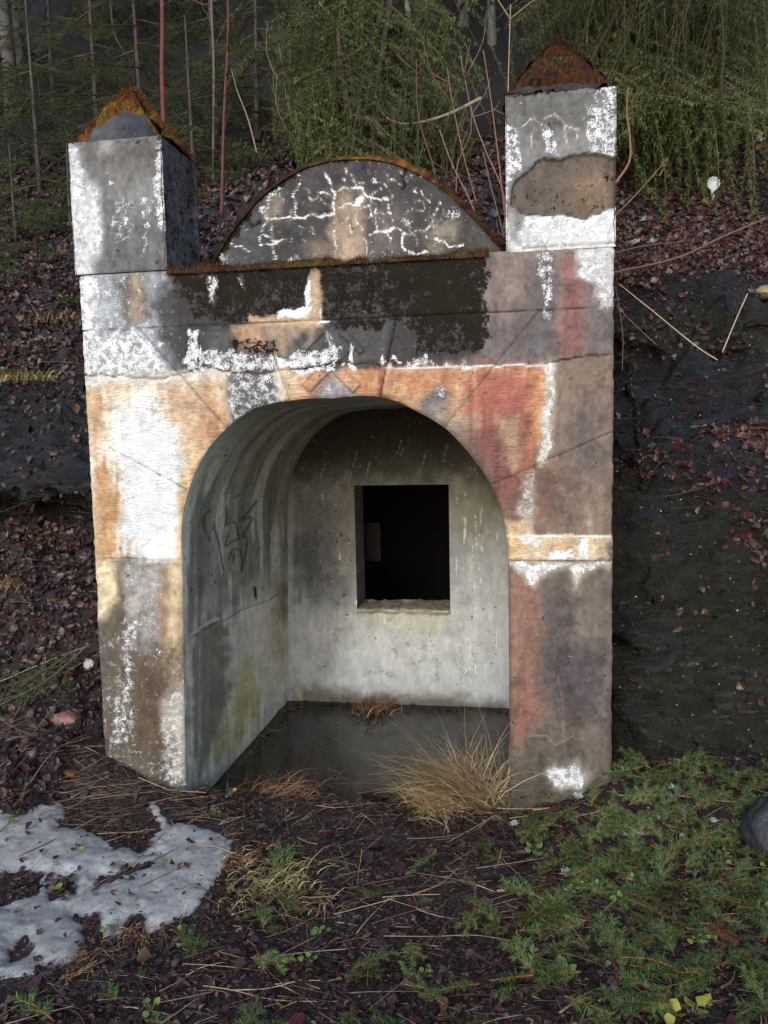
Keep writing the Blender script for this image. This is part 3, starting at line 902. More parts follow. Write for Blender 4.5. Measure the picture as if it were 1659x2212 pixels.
Wp([(262, 1330), (290, 1340), (292, 1560), (270, 1620), (235, 1620), (262, 1480)], 0.50, 12, 16, 0.5)
T([(290, 1420), (385, 1440), (352, 1650), (282, 1620)], (84, 61, 47), 16, 16, 0.85); Wp([(290, 1420), (370, 1440), (345, 1640), (285, 1600)], 0.16, 12, 16)
T([(358, 1500), (404, 1480), (404, 1715), (372, 1700)], (160, 150, 136), 10, 10, 0.9); Wp([(358, 1500), (404, 1480), (404, 1715), (345, 1690)], 0.45, 10, 14)
T([(208, 1600), (300, 1640), (400, 1690), (400, 1760), (200, 1700)], (86, 80, 62), 14, 14, 0.85)
T([(360, 1430), (398, 1380), (400, 1490), (362, 1480)], (120, 104, 84), 6, 8); p.D([(358, 1430), (400, 1370), (402, 1490), (362, 1485)], 0.012, 5, 6)
# --- relief: joints, cracks, panels, strokes
JL1, JL2 = [(300, 710), (490, 926)], [(236, 968), (406, 1060)]
JR1, JR2 = [(1166, 670), (958, 925)], [(1328, 930), (1060, 1048)]
KL, KR = [(568, 700), (625, 868)], [(856, 688), (820, 858)]
def wl(px):
    return [at_y(u, v, 0)[[0, 2]] for u, v in px]
p.groove([(170, 716), (400, 706), (700, 692), (1330, 661)], 0.008, 1.7, 1.5)
p.groove([(190, 1208), (408, 1209)], 0.009, 1.8, 1); p.groove([(1094, 1213), (1330, 1211)], 0.009, 1.8, 1)
for L_ in (JL1, JL2, JR1, JR2):
    p.groove(L_, 0.008, 1.6, 1, 0.42)
p.groove(KL, 0.006, 1.8, 1.5, 0.25); p.groove(KR, 0.010, 2.2, 1.0, 0.6)
p.groove([(178, 811), (260, 812), (330, 818), (395, 808), (440, 790), (480, 800), (560, 808), (610, 798)], 0.012, 2.2, 5, 0.6)
p.groove([(610, 798), (690, 790), (720, 778), (760, 785), (800, 780), (822, 790)], 0.010, 2.0, 6, 0.6)
p.groove([(1176, 785), (1215, 776), (1250, 771), (1328, 765)], 0.014, 2.0, 4, 0.7)
p.D([(172, 816), (392, 812), (440, 794), (480, 804), (612, 802), (835, 795), (1178, 789), (1182, 810), (1170, 900), (1060, 1110), (1080, 900), (200, 1330), (172, 1100)], 0.004, 4, 5)
p.line([(1094, 1159), (1200, 1156), (1328, 1159)], (220, 210, 196), 2.0, 4); p.D([(1090, 1160), (1330, 1160), (1330, 1212), (1090, 1212)], -0.004, 2, 3)
p.line([(832, 796), (1000, 792), (1180, 788)], (200, 190, 184), 2.0, 4, 0.75)
def c1(x, y):
    return (324 + x * 0.2604, 540 + y * 0.2604)
for a_, b_ in (((1118, 225), (1088, 485)), ((1145, 205), (1130, 490)), ((1582, 190), (1540, 500)), ((1612, 200), (1585, 480)), ((1834, 190), (1766, 530)), ((1850, 300), (1820, 530)), ((1944, 440), (1990, 545)), ((1860, 425), (1944, 450))):
    p.groove([c1(*a_), c1(*b_)], 0.009, 2.8, 0.8, 0.8)
p.groove([(430, 714), (428, 786)], 0.006, 2.0, 1, 0.3)
def quad(a, b, w):
    a, b = np.array(a, float), np.array(b, float)
    d = (b - a) / np.linalg.norm(b - a)
    s_ = np.array([-d[1], d[0]]) * w
    return [c1(*(a + s_)), c1(*(b + s_)), c1(*(b - s_)), c1(*(a - s_))]
HAM = [('hammer_head', [c1(1205, 845), c1(1400, 645), c1(1440, 690), c1(1255, 890)], 0.008), ('hammer_head', [c1(1609, 650), c1(1784, 830), c1(1744, 870), c1(1565, 690)], 0.008),
       ('hammer_handle', quad((1345, 790), (1715, 1150), 44), 0.005), ('hammer_handle', quad((1655, 780), (1295, 1150), 44), 0.006)]
for _, hp, hd in HAM:
    e_ = np.abs(sd_poly(p.u, p.v, hp))
    p.dy = np.minimum(p.dy, np.where(sd_poly(p.u, p.v, hp) < 0, -hd, 99))
    p.tint *= (1 - 0.4 * (1 - sstep(0.8, 2.4, e_)))[:, None]
# rim of the sheet: rounded arris at the arch, chipped outer arris
X0, Z0 = FP[:, 0], FP[:, 2]
ad = arch_dist(X0, Z0)
chip = fbm(X0 * 30, Z0 * 30, 0, 3, 140)
dy = p.dy + 0.0030 * fbm(X0 * 6, Z0 * 6, 0, 4, 141) + 0.0016 * fbm(X0 * 40, Z0 * 40, 0, 3, 142)
dy = dy + 0.016 * np.exp(-np.maximum(ad, 0) / (0.010 + 0.006 * chip))
ed = np.minimum(X0, W - X0)
dy = dy + (0.012 + 0.02 * np.maximum(fbm(0, Z0 * 9, 0, 4, 143), 0)) * np.exp(-ed / 0.009)
dy = dy + 0.012 * np.exp(-(ZB - Z0) / 0.008)
wx = np.where(ed < 1e-6, 0.008 * fbm(0, Z0 * 14, 5, 4, 144), 0) * np.where(X0 < 1, 1, -1)
FPd = FP.copy()
FPd[:, 1] += dy
FPd[:, 0] += np.abs(wx) * np.where(X0 < 1, 1, -1)
# sort the sheet's cells into the blocks its joints divide it into
def side(px, x, z):
    (ax, az), (bx, bz) = wl(px)
    return (bx - ax) * (z - az) - (bz - az) * (x - ax)
z2l = np.interp(cxm, [0, W], [2.1193, 2.1193])
z3l = 1.917
th_c = np.arctan2(czm - AC[1], cxm - AC[0])
def cuts(px, x, z):          # True when the point lies clockwise (towards the right side) of the joint
    s = side(px, x, z)
    return s
sec = np.zeros(cxm.shape, int)
sec = np.where(side(JL2, cxm, czm) > 0, 1, sec)
sec = np.where(side(JL1, cxm, czm) > 0, 2, sec)
sec = np.where((side(KL, cxm, czm) > 0), 3, sec)
sec = np.where((side(KR, cxm, czm) > 0) & (cxm > 1.2), 4, sec)
sec = np.where((side(JR1, cxm, czm) < 0) & (cxm > 1.2), sec, sec)
sr1, sr2 = side(JR1, cxm, czm), side(JR2, cxm, czm)
sec = np.where((cxm > 1.2) & (sr1 > 0), 5, sec)
sec = np.where((cxm > 1.2) & (sr2 > 0), 6, sec)
row = np.where(czm > z2l, 0, np.where(czm > z3l, 1, np.where(czm > Z4, 2, 3)))
lab = np.where(row == 0, 0, np.where(row == 3, np.where(cxm < 1.2, 30, 31), 0))
upper = (row == 1) | (row == 2)
s_row1 = np.where(sec <= 1, 1, np.where(sec >= 5, 5, sec))
lab = np.where(row == 1, 10 + s_row1, lab)
lab = np.where(row == 2, 20 + sec, lab)
lab = np.where(upper & (sec == 3), 99, lab)
_cu, _cv = proj(np.stack([cxm, np.zeros_like(cxm), czm], -1))
for k_, (_, hp, hd) in reversed(list(enumerate(HAM))):
    lab = np.where((lab == 99) & (sd_poly(_cu, _cv, hp) < 0), 200 + k_, lab)
allF = grid_faces(len(fx), len(fz)).reshape(len(fx) - 1, len(fz) - 1, 4)
at_f = p.attrs()
keystone = None
for lb in np.unique(lab[keep]):
    Fk = allF[keep & (lab == lb)]
    v_, f_, a_ = compact(FPd - ROOT, Fk, at_f)
    nm = 'keystone' if lb == 99 else HAM[lb - 200][0] if lb >= 200 else 'stone_block'
    o = obj(nm, make_mesh(nm, v_, f_, M_CON, a_, True), keystone if lb >= 200 else portal)
    if lb == 99:
        keystone = o

# pillar blocks above the ledge
def side_sheet(name, P00, eu, ev, nu, nv, paint_fn, base, disp_n, parent, seed, amp=0.0025, arris=0.01):
    a, b_ = np.meshgrid(np.linspace(0, 1, nu), np.linspace(0, 1, nv), indexing='ij')
    P = np.asarray(P00) + a[..., None] * np.asarray(eu) + b_[..., None] * np.asarray(ev)
    P = P.reshape(-1, 3)
    pp = Paint(P, base, seed)
    paint_fn(pp)
    lu, lv = np.linalg.norm(eu), np.linalg.norm(ev)
    e = np.minimum(np.minimum(a, 1 - a) * lu, np.minimum(b_, 1 - b_) * lv).ravel()
    d = pp.dy + amp * fbm(P[:, 0] * 8, P[:, 1] * 8 + P[:, 2] * 8, 0, 4, seed + 1) + arris * (0.5 + np.maximum(fbm(P[:, 0] * 20, P[:, 1] * 20 + P[:, 2] * 20, 0, 3, seed + 2), 0)) * np.exp(-e / 0.006)
    P = P + np.asarray(disp_n)[None] * d[:, None]
    return P, grid_faces(nu, nv), pp.attrs()

def merge_sheets(name, sheets, parent, mat=M_CON, kind=None):
    Vs, Fs, At, k = [], [], {}, 0
    for P, F, A_ in sheets:
        Vs.append(P); Fs.append(F + k); k += len(P)
        for kk, vv in A_.items():
            At.setdefault(kk, []).append(vv)
    return obj(name, make_mesh(name, np.vstack(Vs) - ROOT, np.vstack(Fs), mat, {kk: np.concatenate(vv) for kk, vv in At.items()}, True), parent, kind=kind)

def c4(x, y):
    return (135 + x * 0.2077, 162 + y * 0.2077)
def c2(x, y):
    return (829.5 + x * 0.5, y * 0.5)
def paint_left_front(q):
    q.T([c4(80, 600), c4(1100, 560), c4(1050, 1000), c4(300, 1050), c4(100, 900)], (112, 108, 105), 14, 12, 1, 0.4)
    q.T([c4(1000, 1500), c4(300, 1500), c4(330, 2100), c4(1080, 2100)], (112, 111, 113), 14, 12)
    q.tint *= 0.72
    q.W([c4(60, 500), c4(1100, 500), c4(1100, 2150), c4(60, 2150)], 0.08, 5, 5)
    lp = [c4(60, 720), c4(170, 780), c4(250, 1130), c4(350, 1180), c4(400, 1500), c4(390, 1850), c4(310, 1950), c4(330, 2120), c4(60, 2120)]
    q.T(lp, (176, 180, 186), 8, 8); q.W(lp, 0.58, 6, 10)
    q.W([c4(950, 850), c4(1010, 640), c4(1100, 640), c4(1100, 1720), c4(1000, 1600), c4(940, 1350)], 0.60, 6, 12)
    q.W([c4(810, 1240), c4(930, 1290), c4(870, 1900), c4(810, 1900), c4(840, 1600)], 0.50, 6, 12)
    q.W([c4(500, 1230), c4(720, 1230), c4(720, 1720), c4(510, 1720)], 0.40, 8, 16)
    q.W([c4(470, 1090), c4(560, 1090), c4(560, 1140), c4(470, 1140)], 0.6, 3, 6)
    q.W([c4(330, 1930), c4(1000, 1900), c4(1060, 2060), c4(330, 2060)], 0.12, 5, 6)
    q.T([c4(400, 700), c4(520, 700), c4(500, 800), c4(400, 800)], (150, 148, 146), 8, 6, 0.8)
    q.A([c4(80, 560), c4(1050, 560), c4(1040, 680), c4(80, 730)], 0.3, 8, 10)
def paint_left_side(q):
    q.T([(340, 280), (440, 350), (440, 600), (345, 600)], (86, 84, 88), 6, 6)
    q.T([(385, 300), (440, 350), (436, 480), (395, 440)], (78, 68, 62), 12, 12)
    q.A([(345, 300), (440, 360), (440, 600), (350, 600)], 0.30, 10, 14, 0.8)
    q.W([(345, 300), (440, 360), (440, 600), (350, 600)], 0.16, 10, 14, 0.6)
    q.T([(424, 350), (440, 360), (438, 560), (426, 540)], (138, 136, 138), 6, 6, 0.8)
def paint_right_front(q):
    q.T([c2(500, 360), c2(1010, 340), c2(900, 560), c2(560, 560)], (108, 106, 104), 16, 14, 1, 0.3)
    q.tint *= 0.75
    q.W([c2(500, 340), c2(1020, 340), c2(1020, 1120), c2(500, 1120)], 0.10, 5, 5)
    q.W([c2(880, 450), c2(1020, 420), c2(1020, 690), c2(900, 650), c2(870, 560)], 0.58, 6, 14)
    q.W([c2(900, 370), c2(1010, 360), c2(1010, 460), c2(930, 460)], 0.52, 8, 14)
    q.W([c2(515, 500), c2(575, 560), c2(590, 720), c2(545, 760), c2(540, 1060), c2(515, 1060)], 0.60, 6, 10)
    lp = [c2(515, 960), c2(600, 930), c2(1020, 880), c2(1020, 1120), c2(590, 1120), c2(530, 1060)]
    q.T(lp, (186, 187, 188), 6, 8); q.W(lp, 0.62, 5, 12)
    q.T([c2(530, 930), c2(600, 930), c2(590, 1070), c2(530, 1040)], (128, 124, 122), 6, 6); q.W([c2(545, 930), c2(600, 930), c2(590, 1070), c2(545, 1060)], 0.2, 5, 6)
    q.W([c2(660, 550), c2(730, 555), c2(770, 690), c2(690, 660)], 0.52, 6, 10)
    for ln in ([(690, 540), (715, 560), (705, 640)], [(600, 545), (640, 510), (690, 540)], [(690, 510), (740, 490), (780, 540), (840, 562)], [(630, 570), (640, 640)], [(780, 552), (790, 620)], [(840, 560), (830, 610)]):
        q.line([c2(*t) for t in ln], (176, 164, 150), 1.3, 5, 0.6)
    ep = [c2(550, 880), c2(555, 800), c2(600, 745), c2(640, 722), c2(690, 680), c2(760, 695), c2(830, 665), c2(900, 655), c2(985, 680), c2(1030, 690), c2(1030, 875), c2(930, 920), c2(870, 950), c2(800, 930), c2(740, 935), c2(650, 922), c2(590, 920)]
    q.T(ep, (92, 78, 71), 2.5, 6); q.W(ep, -0.5, 2.5, 6); q.D(ep, 0.014, 2.5, 6)
    q.line(ep + ep[:1], (44, 38, 34), 1.1, 6, None, 0.85, 1.0); q.line([(a_, b_ + 2.2) for a_, b_ in ep[:10]], (60, 50, 45), 2.0, 6, None, 0.6, 1.6)  # edge shade of the recess painted as a dark rim and lip strip
    q.T([c2(800, 760), c2(980, 740), c2(990, 860), c2(840, 920)], (120, 94, 76), 12, 12, 0.9)
    q.A(ep, 0.12, 10, 10)
    q.groove([c2(600, 1072), c2(780, 1062), c2(1010, 1050)], 0.008, 2.5, 3, 0.4)
    q.A([c2(510, 380), c2(1010, 340), c2(1010, 375), c2(510, 425)], 0.45, 6, 8)
def paint_plain(q):
    q.tint *= 0.8
    q.paint += 0.2
    q.algae += 0.25

def pillar_block(x0, x1, z0, z1, dep, front, sidefn, seed, face_side):
    sh = []
    w, h = x1 - x0, z1 - z0
    sh.append(side_sheet('f', (x0, -0.003, z0), (w, 0, 0), (0, 0, h), 64, 86, front, (130, 128, 127), (0, 1, 0), None, seed))
    sh.append(side_sheet('r', (x1, -0.003, z0), (0, dep, 0), (0, 0, h), 44, 60, sidefn if face_side == 1 else paint_plain, (110, 108, 108), (-1, 0, 0), None, seed + 20))
    sh.append(side_sheet('b', (x1, dep - 0.003, z0), (-w, 0, 0), (0, 0, h), 20, 20, paint_plain, (100, 98, 98), (0, -1, 0), None, seed + 40))
    sh.append(side_sheet('l', (x0, dep - 0.003, z0), (0, -dep, 0), (0, 0, h), 30, 40, sidefn if face_side == -1 else paint_plain, (110, 108, 108), (1, 0, 0), None, seed + 60))
    return merge_sheets('pillar_block', sh, portal)
DEP = 0.415
pillar_block(-0.012, PW, ZB + 0.003, 2.958, DEP, paint_left_front, paint_left_side, 200, 1)
pillar_block(W - PW - 0.005, W + 0.004, ZB - 0.008, 2.997, DEP, paint_right_front, paint_plain, 300, -1)

# pyramid caps with moss
def pyramid(x0, x1, y0, y1, z0, apex, n=44):
    V, F, k = [], [], 0
    cs = [(x0, y0), (x1, y0), (x1, y1), (x0, y1)]
    nr = []
    for i in range(4):
        a, b_ = np.array([*cs[i], z0]), np.array([*cs[(i + 1) % 4], z0])
        s, t = np.meshgrid(np.linspace(0, 1, n), np.linspace(0, 1, n), indexing='ij')
        base = a + s[..., None] * (b_ - a)
        P = base * (1 - t[..., None]) + apex * t[..., None]
        nn = np.cross(b_ - a, apex - a)
        nn /= np.linalg.norm(nn)
        V.append(P.reshape(-1, 3)); F.append(grid_faces(n, n) + k); k += n * n
        nr.append(np.tile(nn, (n * n, 1)))
    return np.vstack(V), np.vstack(F), np.vstack(nr)

def fuzz(mb, P, nrm, count, col, L=(0.006, 0.016), wid=0.0022, seed=0, up=0.4):
    r = np.random.default_rng(seed)
    idx = r.integers(0, len(P), count)
    d = nrm[idx] + r.normal(0, 0.5, (count, 3)) + np.array([0, 0, up])
    tv = np.array([[0, -wid / 2, 0], [0, wid / 2, 0], [1, 0, 0]])
    ln = r.uniform(*L, count)
    R = frames_x(d, r.uniform(0, 6.28, count))
    R = R.copy()
    R[:, :, 0] *= ln[:, None]
    c = np.asarray(col(P[idx], r)) if callable(col) else np.asarray(col)
    mb.scatter(tv, np.array([[0, 1, 2]]), P[idx] + r.normal(0, 0.004, (count, 3)), R, 1.0, c)

def moss_cols(P, r):
    n = len(P)
    base = np.array([[0.15, 0.058, 0.010], [0.12, 0.032, 0.010], [0.06, 0.022, 0.010], [0.16, 0.080, 0.012], [0.085, 0.060, 0.012]])
    k = vnoise(P[:, 0] * 14, P[:, 1] * 14, P[:, 2] * 14, 3) * 5.5 - 0.4 + r.normal(0, 0.5, n)
    return base[np.clip(k.astype(int), 0, 4)] * r.uniform(0.6, 1.4, (n, 1))
def dark_moss(P, r):
    base = np.array([[0.030, 0.013, 0.008], [0.055, 0.019, 0.009], [0.085, 0.032, 0.010], [0.022, 0.011, 0.008], [0.075, 0.055, 0.012]])
    k = vnoise(P[:, 0] * 14, P[:, 1] * 14, P[:, 2] * 14, 4) * 5.5 - 0.4 + r.normal(0, 0.5, len(P))
    return base[np.clip(k.astype(int), 0, 4)] * r.uniform(0.4, 1.1, (len(P), 1))

def cap(x0, x1, z0, apex, seed, bare, cols):
    V, F, nr = pyramid(x0, x1, 0.012, DEP - 0.015, z0, np.asarray(apex))
    pp = Paint(V, (50, 50, 55), seed)
    pp.T([(150, 180), (280, 230), (260, 310), (150, 320)], (84, 83, 84), 20, 10, 0.6)
    d = 0.004 * fbm(V[:, 0] * 15, V[:, 1] * 15, V[:, 2] * 15, 4, seed)
    o = obj('pillar_cap', make_mesh('pillar_cap', V + nr * d[:, None] - ROOT, F, M_CON, pp.attrs(), True), portal)
    u, v = proj(V)
    # moss cushion, left off where the slab is bare
    wv = 9 * fbm(u / 12, v / 12, 0, 4, seed + 3)
    cov = np.ones(len(V))
    for poly in bare:
        cov = np.minimum(cov, sstep(-7, 8, sd_poly(u + wv, v + wv, poly)) * 2 - 1)
    lump = 0.5 + fbm(V[:, 0] * 22, V[:, 1] * 22, V[:, 2] * 22, 4, seed + 4)
    th = np.clip(0.010 + 0.026 * lump + 0.010 * fbm(V[:, 0] * 7, V[:, 1] * 7, V[:, 2] * 7, 2, seed + 5), -0.004, 1) * np.clip(cov * 1.5, -1, 1)
    keepf = cov[F].max(1) > -0.2
    Vm = V + nr * np.where(cov > 0, np.maximum(th, 0.004), -0.006)[:, None]
    col = cols(V, np.random.default_rng(seed))
    mb = MB()
    v_, f_, a_ = compact(Vm, F[keepf], {'c': col})
    mb.add(v_, f_, None, a_['c'])
    sel = cov > 0.05
    fuzz(mb, Vm[sel], nr[sel], 9000, cols, seed=seed)
    obj('moss', mb.mesh('moss', M_MOSS, True, ROOT), o, kind='stuff')
ap1 = np.array([PW / 2 - 0.012, DEP / 2, 2.958 + 0.285])
cap(0.006, PW - 0.008, 2.953, ap1, 400, [[(150, 330), (206, 276), (250, 247), (270, 236), (290, 246), (318, 252), (328, 276), (336, 295)]], moss_cols)
ap2 = np.array([W - PW / 2 - 0.005, DEP / 2, 2.997 + 0.27])
cap(W - PW + 0.0, W - 0.006, 2.992, ap2, 420, [[(1100, 205), (1110, 190), (1330, 175), (1330, 190)]], dark_moss)

# ledge top and moss along its edge
lx, ly = np.linspace(PW - 0.05, W - PW + 0.05, 110), np.linspace(0.012, 0.5, 20)
LX, LY = np.meshgrid(lx, ly, indexing='ij')
V = np.stack([LX, LY, np.full_like(LX, ZB - 0.006) + 0.003 * fbm(LX * 9, LY * 9, 0, 3, 5)], -1).reshape(-1, 3)
pp = Paint(V, (80, 72, 66), 9)
ledge = obj('ledge', make_mesh('ledge', V - ROOT, grid_faces(110, 20), M_CON, pp.attrs(), True), portal)
lx, ly = np.linspace(PW + 0.0, 1.885, 380), np.linspace(-0.014, 0.34, 30)
LX, LY = np.meshgrid(lx, ly, indexing='ij')
t = 0.002 + 0.024 * np.maximum(0.45 + 1.3 * fbm(LX * 7, LY * 7, 0, 4, 15), 0.1) + 0.010 * fbm(LX * 40, LY * 40, 0, 3, 16)
edgef = sstep(-0.014, 0.006, LY)
Vm = np.stack([LX, LY + 0.004 * fbm(LX * 30, 0, 0, 3, 18), ZB - 0.010 + t * edgef - 0.012 * (1 - edgef)], -1).reshape(-1, 3)
mb = MB()
mb.add(Vm, grid_faces(380, 30), None, dark_moss(Vm, np.random.default_rng(3)))
fr = Vm[:, 1] < 0.12
fuzz(mb, Vm[fr], np.tile([0, -0.3, 1.0], (fr.sum(), 1)), 9000, lambda P, r: np.where(r.random((len(P), 1)) < 0.3, moss_cols(P, r), dark_moss(P, r)), (0.006, 0.02), 0.002, 21)
obj('moss', mb.mesh('moss', M_MOSS, True, ROOT), ledge, kind='stuff')

# round pediment on the ledge
PY = 0.24
def c3(x, y):
    return (442.8 + x * 0.4036, 302.4 + y * 0.4036)
ped_px = [(452, 620), (456, 575), (470, 545), (490, 510), (520, 470), (560, 425), (600, 392), (650, 362), (700, 346), (760, 339), (820, 341), (880, 358), (940, 390), (990, 430), (1040, 480), (1075, 520), (1092, 545), (1094, 590)]
pw_ = np.array([at_y(u, v, PY)[[0, 2]] for u, v in ped_px])
arc = smooth_line(pw_, 160)
zb0 = ZB - 0.02
cx_m = np.array([(arc[0, 0] + arc[-1, 0]) / 2, zb0])
nr_ = 70
tt = np.linspace(0, 1, nr_)
Pg = cx_m[None, None] + (arc - cx_m)[:, None, :] * tt[None, :, None]
Pg[..., 1] = np.maximum(Pg[..., 1], zb0)
V = np.stack([Pg[..., 0], np.full(Pg.shape[:2], PY), Pg[..., 1]], -1).reshape(-1, 3)
q = Paint(V, (64, 61, 62), 500)
q.T([c3(0, 400), c3(330, 400), c3(300, 700), c3(0, 700)], (74, 74, 76), 10, 10)
q.W([c3(0, 0), c3(1700, 0), c3(1700, 700), c3(0, 700)], 0.15, 3, 3)
q.T([c3(330, 300), c3(410, 300), c3(410, 420), c3(330, 420)], (140, 126, 112), 8, 8, 0.8)
q.T([c3(690, 265), c3(850, 255), c3(880, 320), c3(690, 370)], (140, 118, 102), 8, 12)
q.T([c3(680, 350), c3(850, 330), c3(860, 640), c3(675, 660)], (158, 130, 110), 7, 8)
q.T([c3(775, 370), c3(800, 370), c3(800, 500), c3(780, 500)], (104, 90, 80), 6, 8, 0.8)
q.T([c3(780, 270), c3(815, 270), c3(815, 320), c3(780, 320)], (84, 70, 66), 4, 6)
q.T([c3(560, 560), c3(690, 540), c3(690, 680), c3(540, 680)], (128, 106, 92), 12, 12, 0.7)
q.T([c3(1180, 500), c3(1350, 440), c3(1330, 540), c3(1240, 545)], (134, 120, 106), 8, 10)
q.T([c3(1180, 540), c3(1300, 560), c3(1280, 620), c3(1190, 610)], (116, 102, 92), 10, 10)
q.T([c3(860, 360), c3(1050, 360), c3(1050, 620), c3(870, 620)], (100, 90, 88), 14, 14, 0.8)
q.T([c3(1380, 480), c3(1640, 480), c3(1640, 640), c3(1400, 640)], (78, 72, 68), 12, 12)
for pl_, w_ in (([(325, 250), (420, 235), (410, 300), (335, 310)], 0.52), ([(812, 300), (850, 288), (852, 320), (820, 332)], 1.2), ([(40, 600), (120, 570), (130, 670), (40, 680)], 0.45), ([(420, 640), (500, 600), (520, 680), (420, 690)], 0.48),
                ([(280, 350), (315, 350), (315, 400), (285, 400)], 0.6), ([(1280, 385), (1350, 375), (1355, 420), (1290, 420)], 0.55), ([(870, 200), (910, 200), (910, 230), (870, 235)], 0.5), ([(1060, 420), (1110, 430), (1100, 470), (1065, 460)], 0.5), ([(800, 220), (840, 220), (840, 250), (800, 250)], 0.55), ([(1060, 180), (1130, 200), (1120, 220), (1060, 215)], 0.42), ([(1040, 590), (1190, 590), (1190, 620), (1060, 620)], 0.5)):
    q.W([c3(*t_) for t_ in pl_], w_, 5, 10)
cr = [([(325, 400), (340, 430), (490, 420), (570, 390), (620, 410), (680, 400), (690, 375), (780, 345), (860, 330)], 2.6), ([(490, 420), (470, 320), (500, 230), (500, 180)], 1.6), ([(690, 400), (690, 270), (740, 250), (840, 250), (870, 300), (980, 320)], 2.2),
      ([(740, 250), (760, 150)], 1.8), ([(680, 270), (650, 180)], 1.8), ([(865, 310), (1010, 210)], 2.2), ([(890, 310), (890, 400)], 1.4), ([(1030, 280), (990, 340), (990, 380), (930, 400)], 1.8), ([(990, 380), (1010, 430)], 1.2), ([(915, 500), (920, 370)], 2.0),
      ([(880, 505), (920, 490), (1040, 475), (1055, 500), (1065, 580), (1120, 610), (1180, 605)], 2.8), ([(1060, 495), (1170, 490), (1230, 430), (1250, 330)], 2.2), ([(1170, 515), (1270, 540), (1310, 575), (1380, 565)], 1.8), ([(330, 430), (300, 480), (370, 540), (440, 535)], 1.8),
      ([(365, 450), (370, 540)], 1.4), ([(290, 520), (295, 570), (400, 545)], 1.6), ([(130, 545), (190, 575), (240, 600)], 1.4), ([(320, 420), (335, 300), (330, 280)], 1.8), ([(690, 400), (700, 500), (690, 600)], 1.4), ([(820, 420), (840, 480)], 1.3), ([(770, 440), (780, 490)], 1.2), ([(850, 520), (860, 600)], 1.2), ([(540, 230), (570, 330), (600, 310)], 2.0), ([(610, 280), (670, 300)], 2.4), ([(1080, 280), (1160, 265), (1200, 340)], 1.2), ([(365, 560), (370, 640)], 1.0)]
for ln, w_ in cr:
    pts_ = [c3(*t_) for t_ in ln]
    q.line(pts_, (150, 134, 118), w_ * 0.95, 9, None, 0.75, 1.6)
    q.line(pts_, None, w_ * 0.7, 9, 0.84, 1.0, 1.3)
rw = np.random.default_rng(515)
for k_ in range(26):
    x_, y_ = rw.uniform(250, 1400), rw.uniform(170, 560)
    a_ = rw.uniform(0, 6.28); ln = [(x_, y_)]
    for j_ in range(rw.integers(2, 5)):
        a_ += rw.normal(0, 0.7); x_ += 42 * math.cos(a_); y_ += 42 * math.sin(a_); ln.append((x_, y_))
    pts_ = [c3(*t_) for t_ in ln]
    q.line(pts_, (140, 128, 114), 0.8, 8, None, 0.7, 1.2)
    q.line(pts_, None, 0.6, 8, 0.6, 1.0, 1.0)
for ln in ([(1085, 160), (1060, 200), (1055, 270)], [(190, 395), (250, 465), (290, 430)], [(765, 80), (768, 130)]):
    q.line([c3(*t_) for t_ in ln], (14, 13, 12), 3.0, 9); q.line([c3(*t_) for t_ in ln], None, 4, 9, -0.6)
    q.groove([c3(*t_) for t_ in ln], 0.012, 3.0, 9, 0.3)
u_, v_ = q.u, q.v
rim = np.repeat(np.linspace(0, 1, nr_)[None], 160, 0).ravel()
q.algae += 0.75 * sstep(0.90, 0.99, rim + 0.06 * q.wu1) * sstep(700, 560, q.u) + 0.35 * sstep(0.93, 1.0, rim + 0.04 * q.wu1)
V[:, 1] += q.dy + 0.003 * fbm(V[:, 0] * 10, V[:, 2] * 10, 0, 4, 501) + 0.012 * sstep(0.985, 1.0, rim)
# edge of the slab running back
TH = 0.16
ys = np.linspace(0.012, TH, 8)
E_ = np.stack([np.repeat(arc[:, 0:1], 8, 1), PY + np.repeat(ys[None], 160, 0), np.repeat(arc[:, 1:2], 8, 1)], -1).reshape(-1, 3)
qe = Paint(E_, (70, 64, 58), 510)
qe.algae += 0.4
merged = [(V, grid_faces(160, nr_)[:, ::-1], q.attrs()), (E_, grid_faces(160, 8), qe.attrs())]
pediment = merge_sheets('pediment', merged, portal)
# moss strip on the pediment
ys = np.linspace(-0.012, TH, 12)
an = np.gradient(arc, axis=0); an = np.stack([-an[:, 1], an[:, 0]], 1); an /= np.linalg.norm(an, axis=1)[:, None]
an *= np.sign((an * (arc - cx_m)).sum(1))[:, None]
Au, Av = np.meshgrid(np.arange(160), ys, indexing='ij')
Pm = np.stack([np.repeat(arc[:, 0:1], 12, 1), PY + Av, np.repeat(arc[:, 1:2], 12, 1)], -1)
nm = np.stack([np.repeat(an[:, 0:1], 12, 1), np.zeros_like(Av), np.repeat(an[:, 1:2], 12, 1)], -1)
thk = 0.012 * (0.4 + fbm(Pm[..., 0] * 14, Av * 14, Pm[..., 2] * 14, 4, 31)) + 0.010 * sstep(0.45, 0.6, Au / 160) * sstep(0.95, 0.7, Au / 160) * (0.6 + fbm(Pm[..., 0] * 25, Av * 25, 0, 3, 32))
thk = np.where(Av < 0, -0.014, thk)
keep_m = ((thk[:-1, :-1] > -0.002) | (Av[:-1, :-1] < 0)).reshape(-1) & (Pm[:-1, :-1, 2].reshape(-1) > ZB + 0.02)
Vm = (Pm + nm * thk[..., None]).reshape(-1, 3)
mcol = np.where((sstep(0.47, 0.52, Au / 160) * sstep(0.8, 0.62, Au / 160)).reshape(-1, 1) > 0.5, moss_cols(Vm, np.random.default_rng(8)), dark_moss(Vm, np.random.default_rng(9)))
mb = MB()
mb.add(Vm, grid_faces(160, 12)[keep_m], None, mcol)
okm = Vm[:, 2] > ZB + 0.02
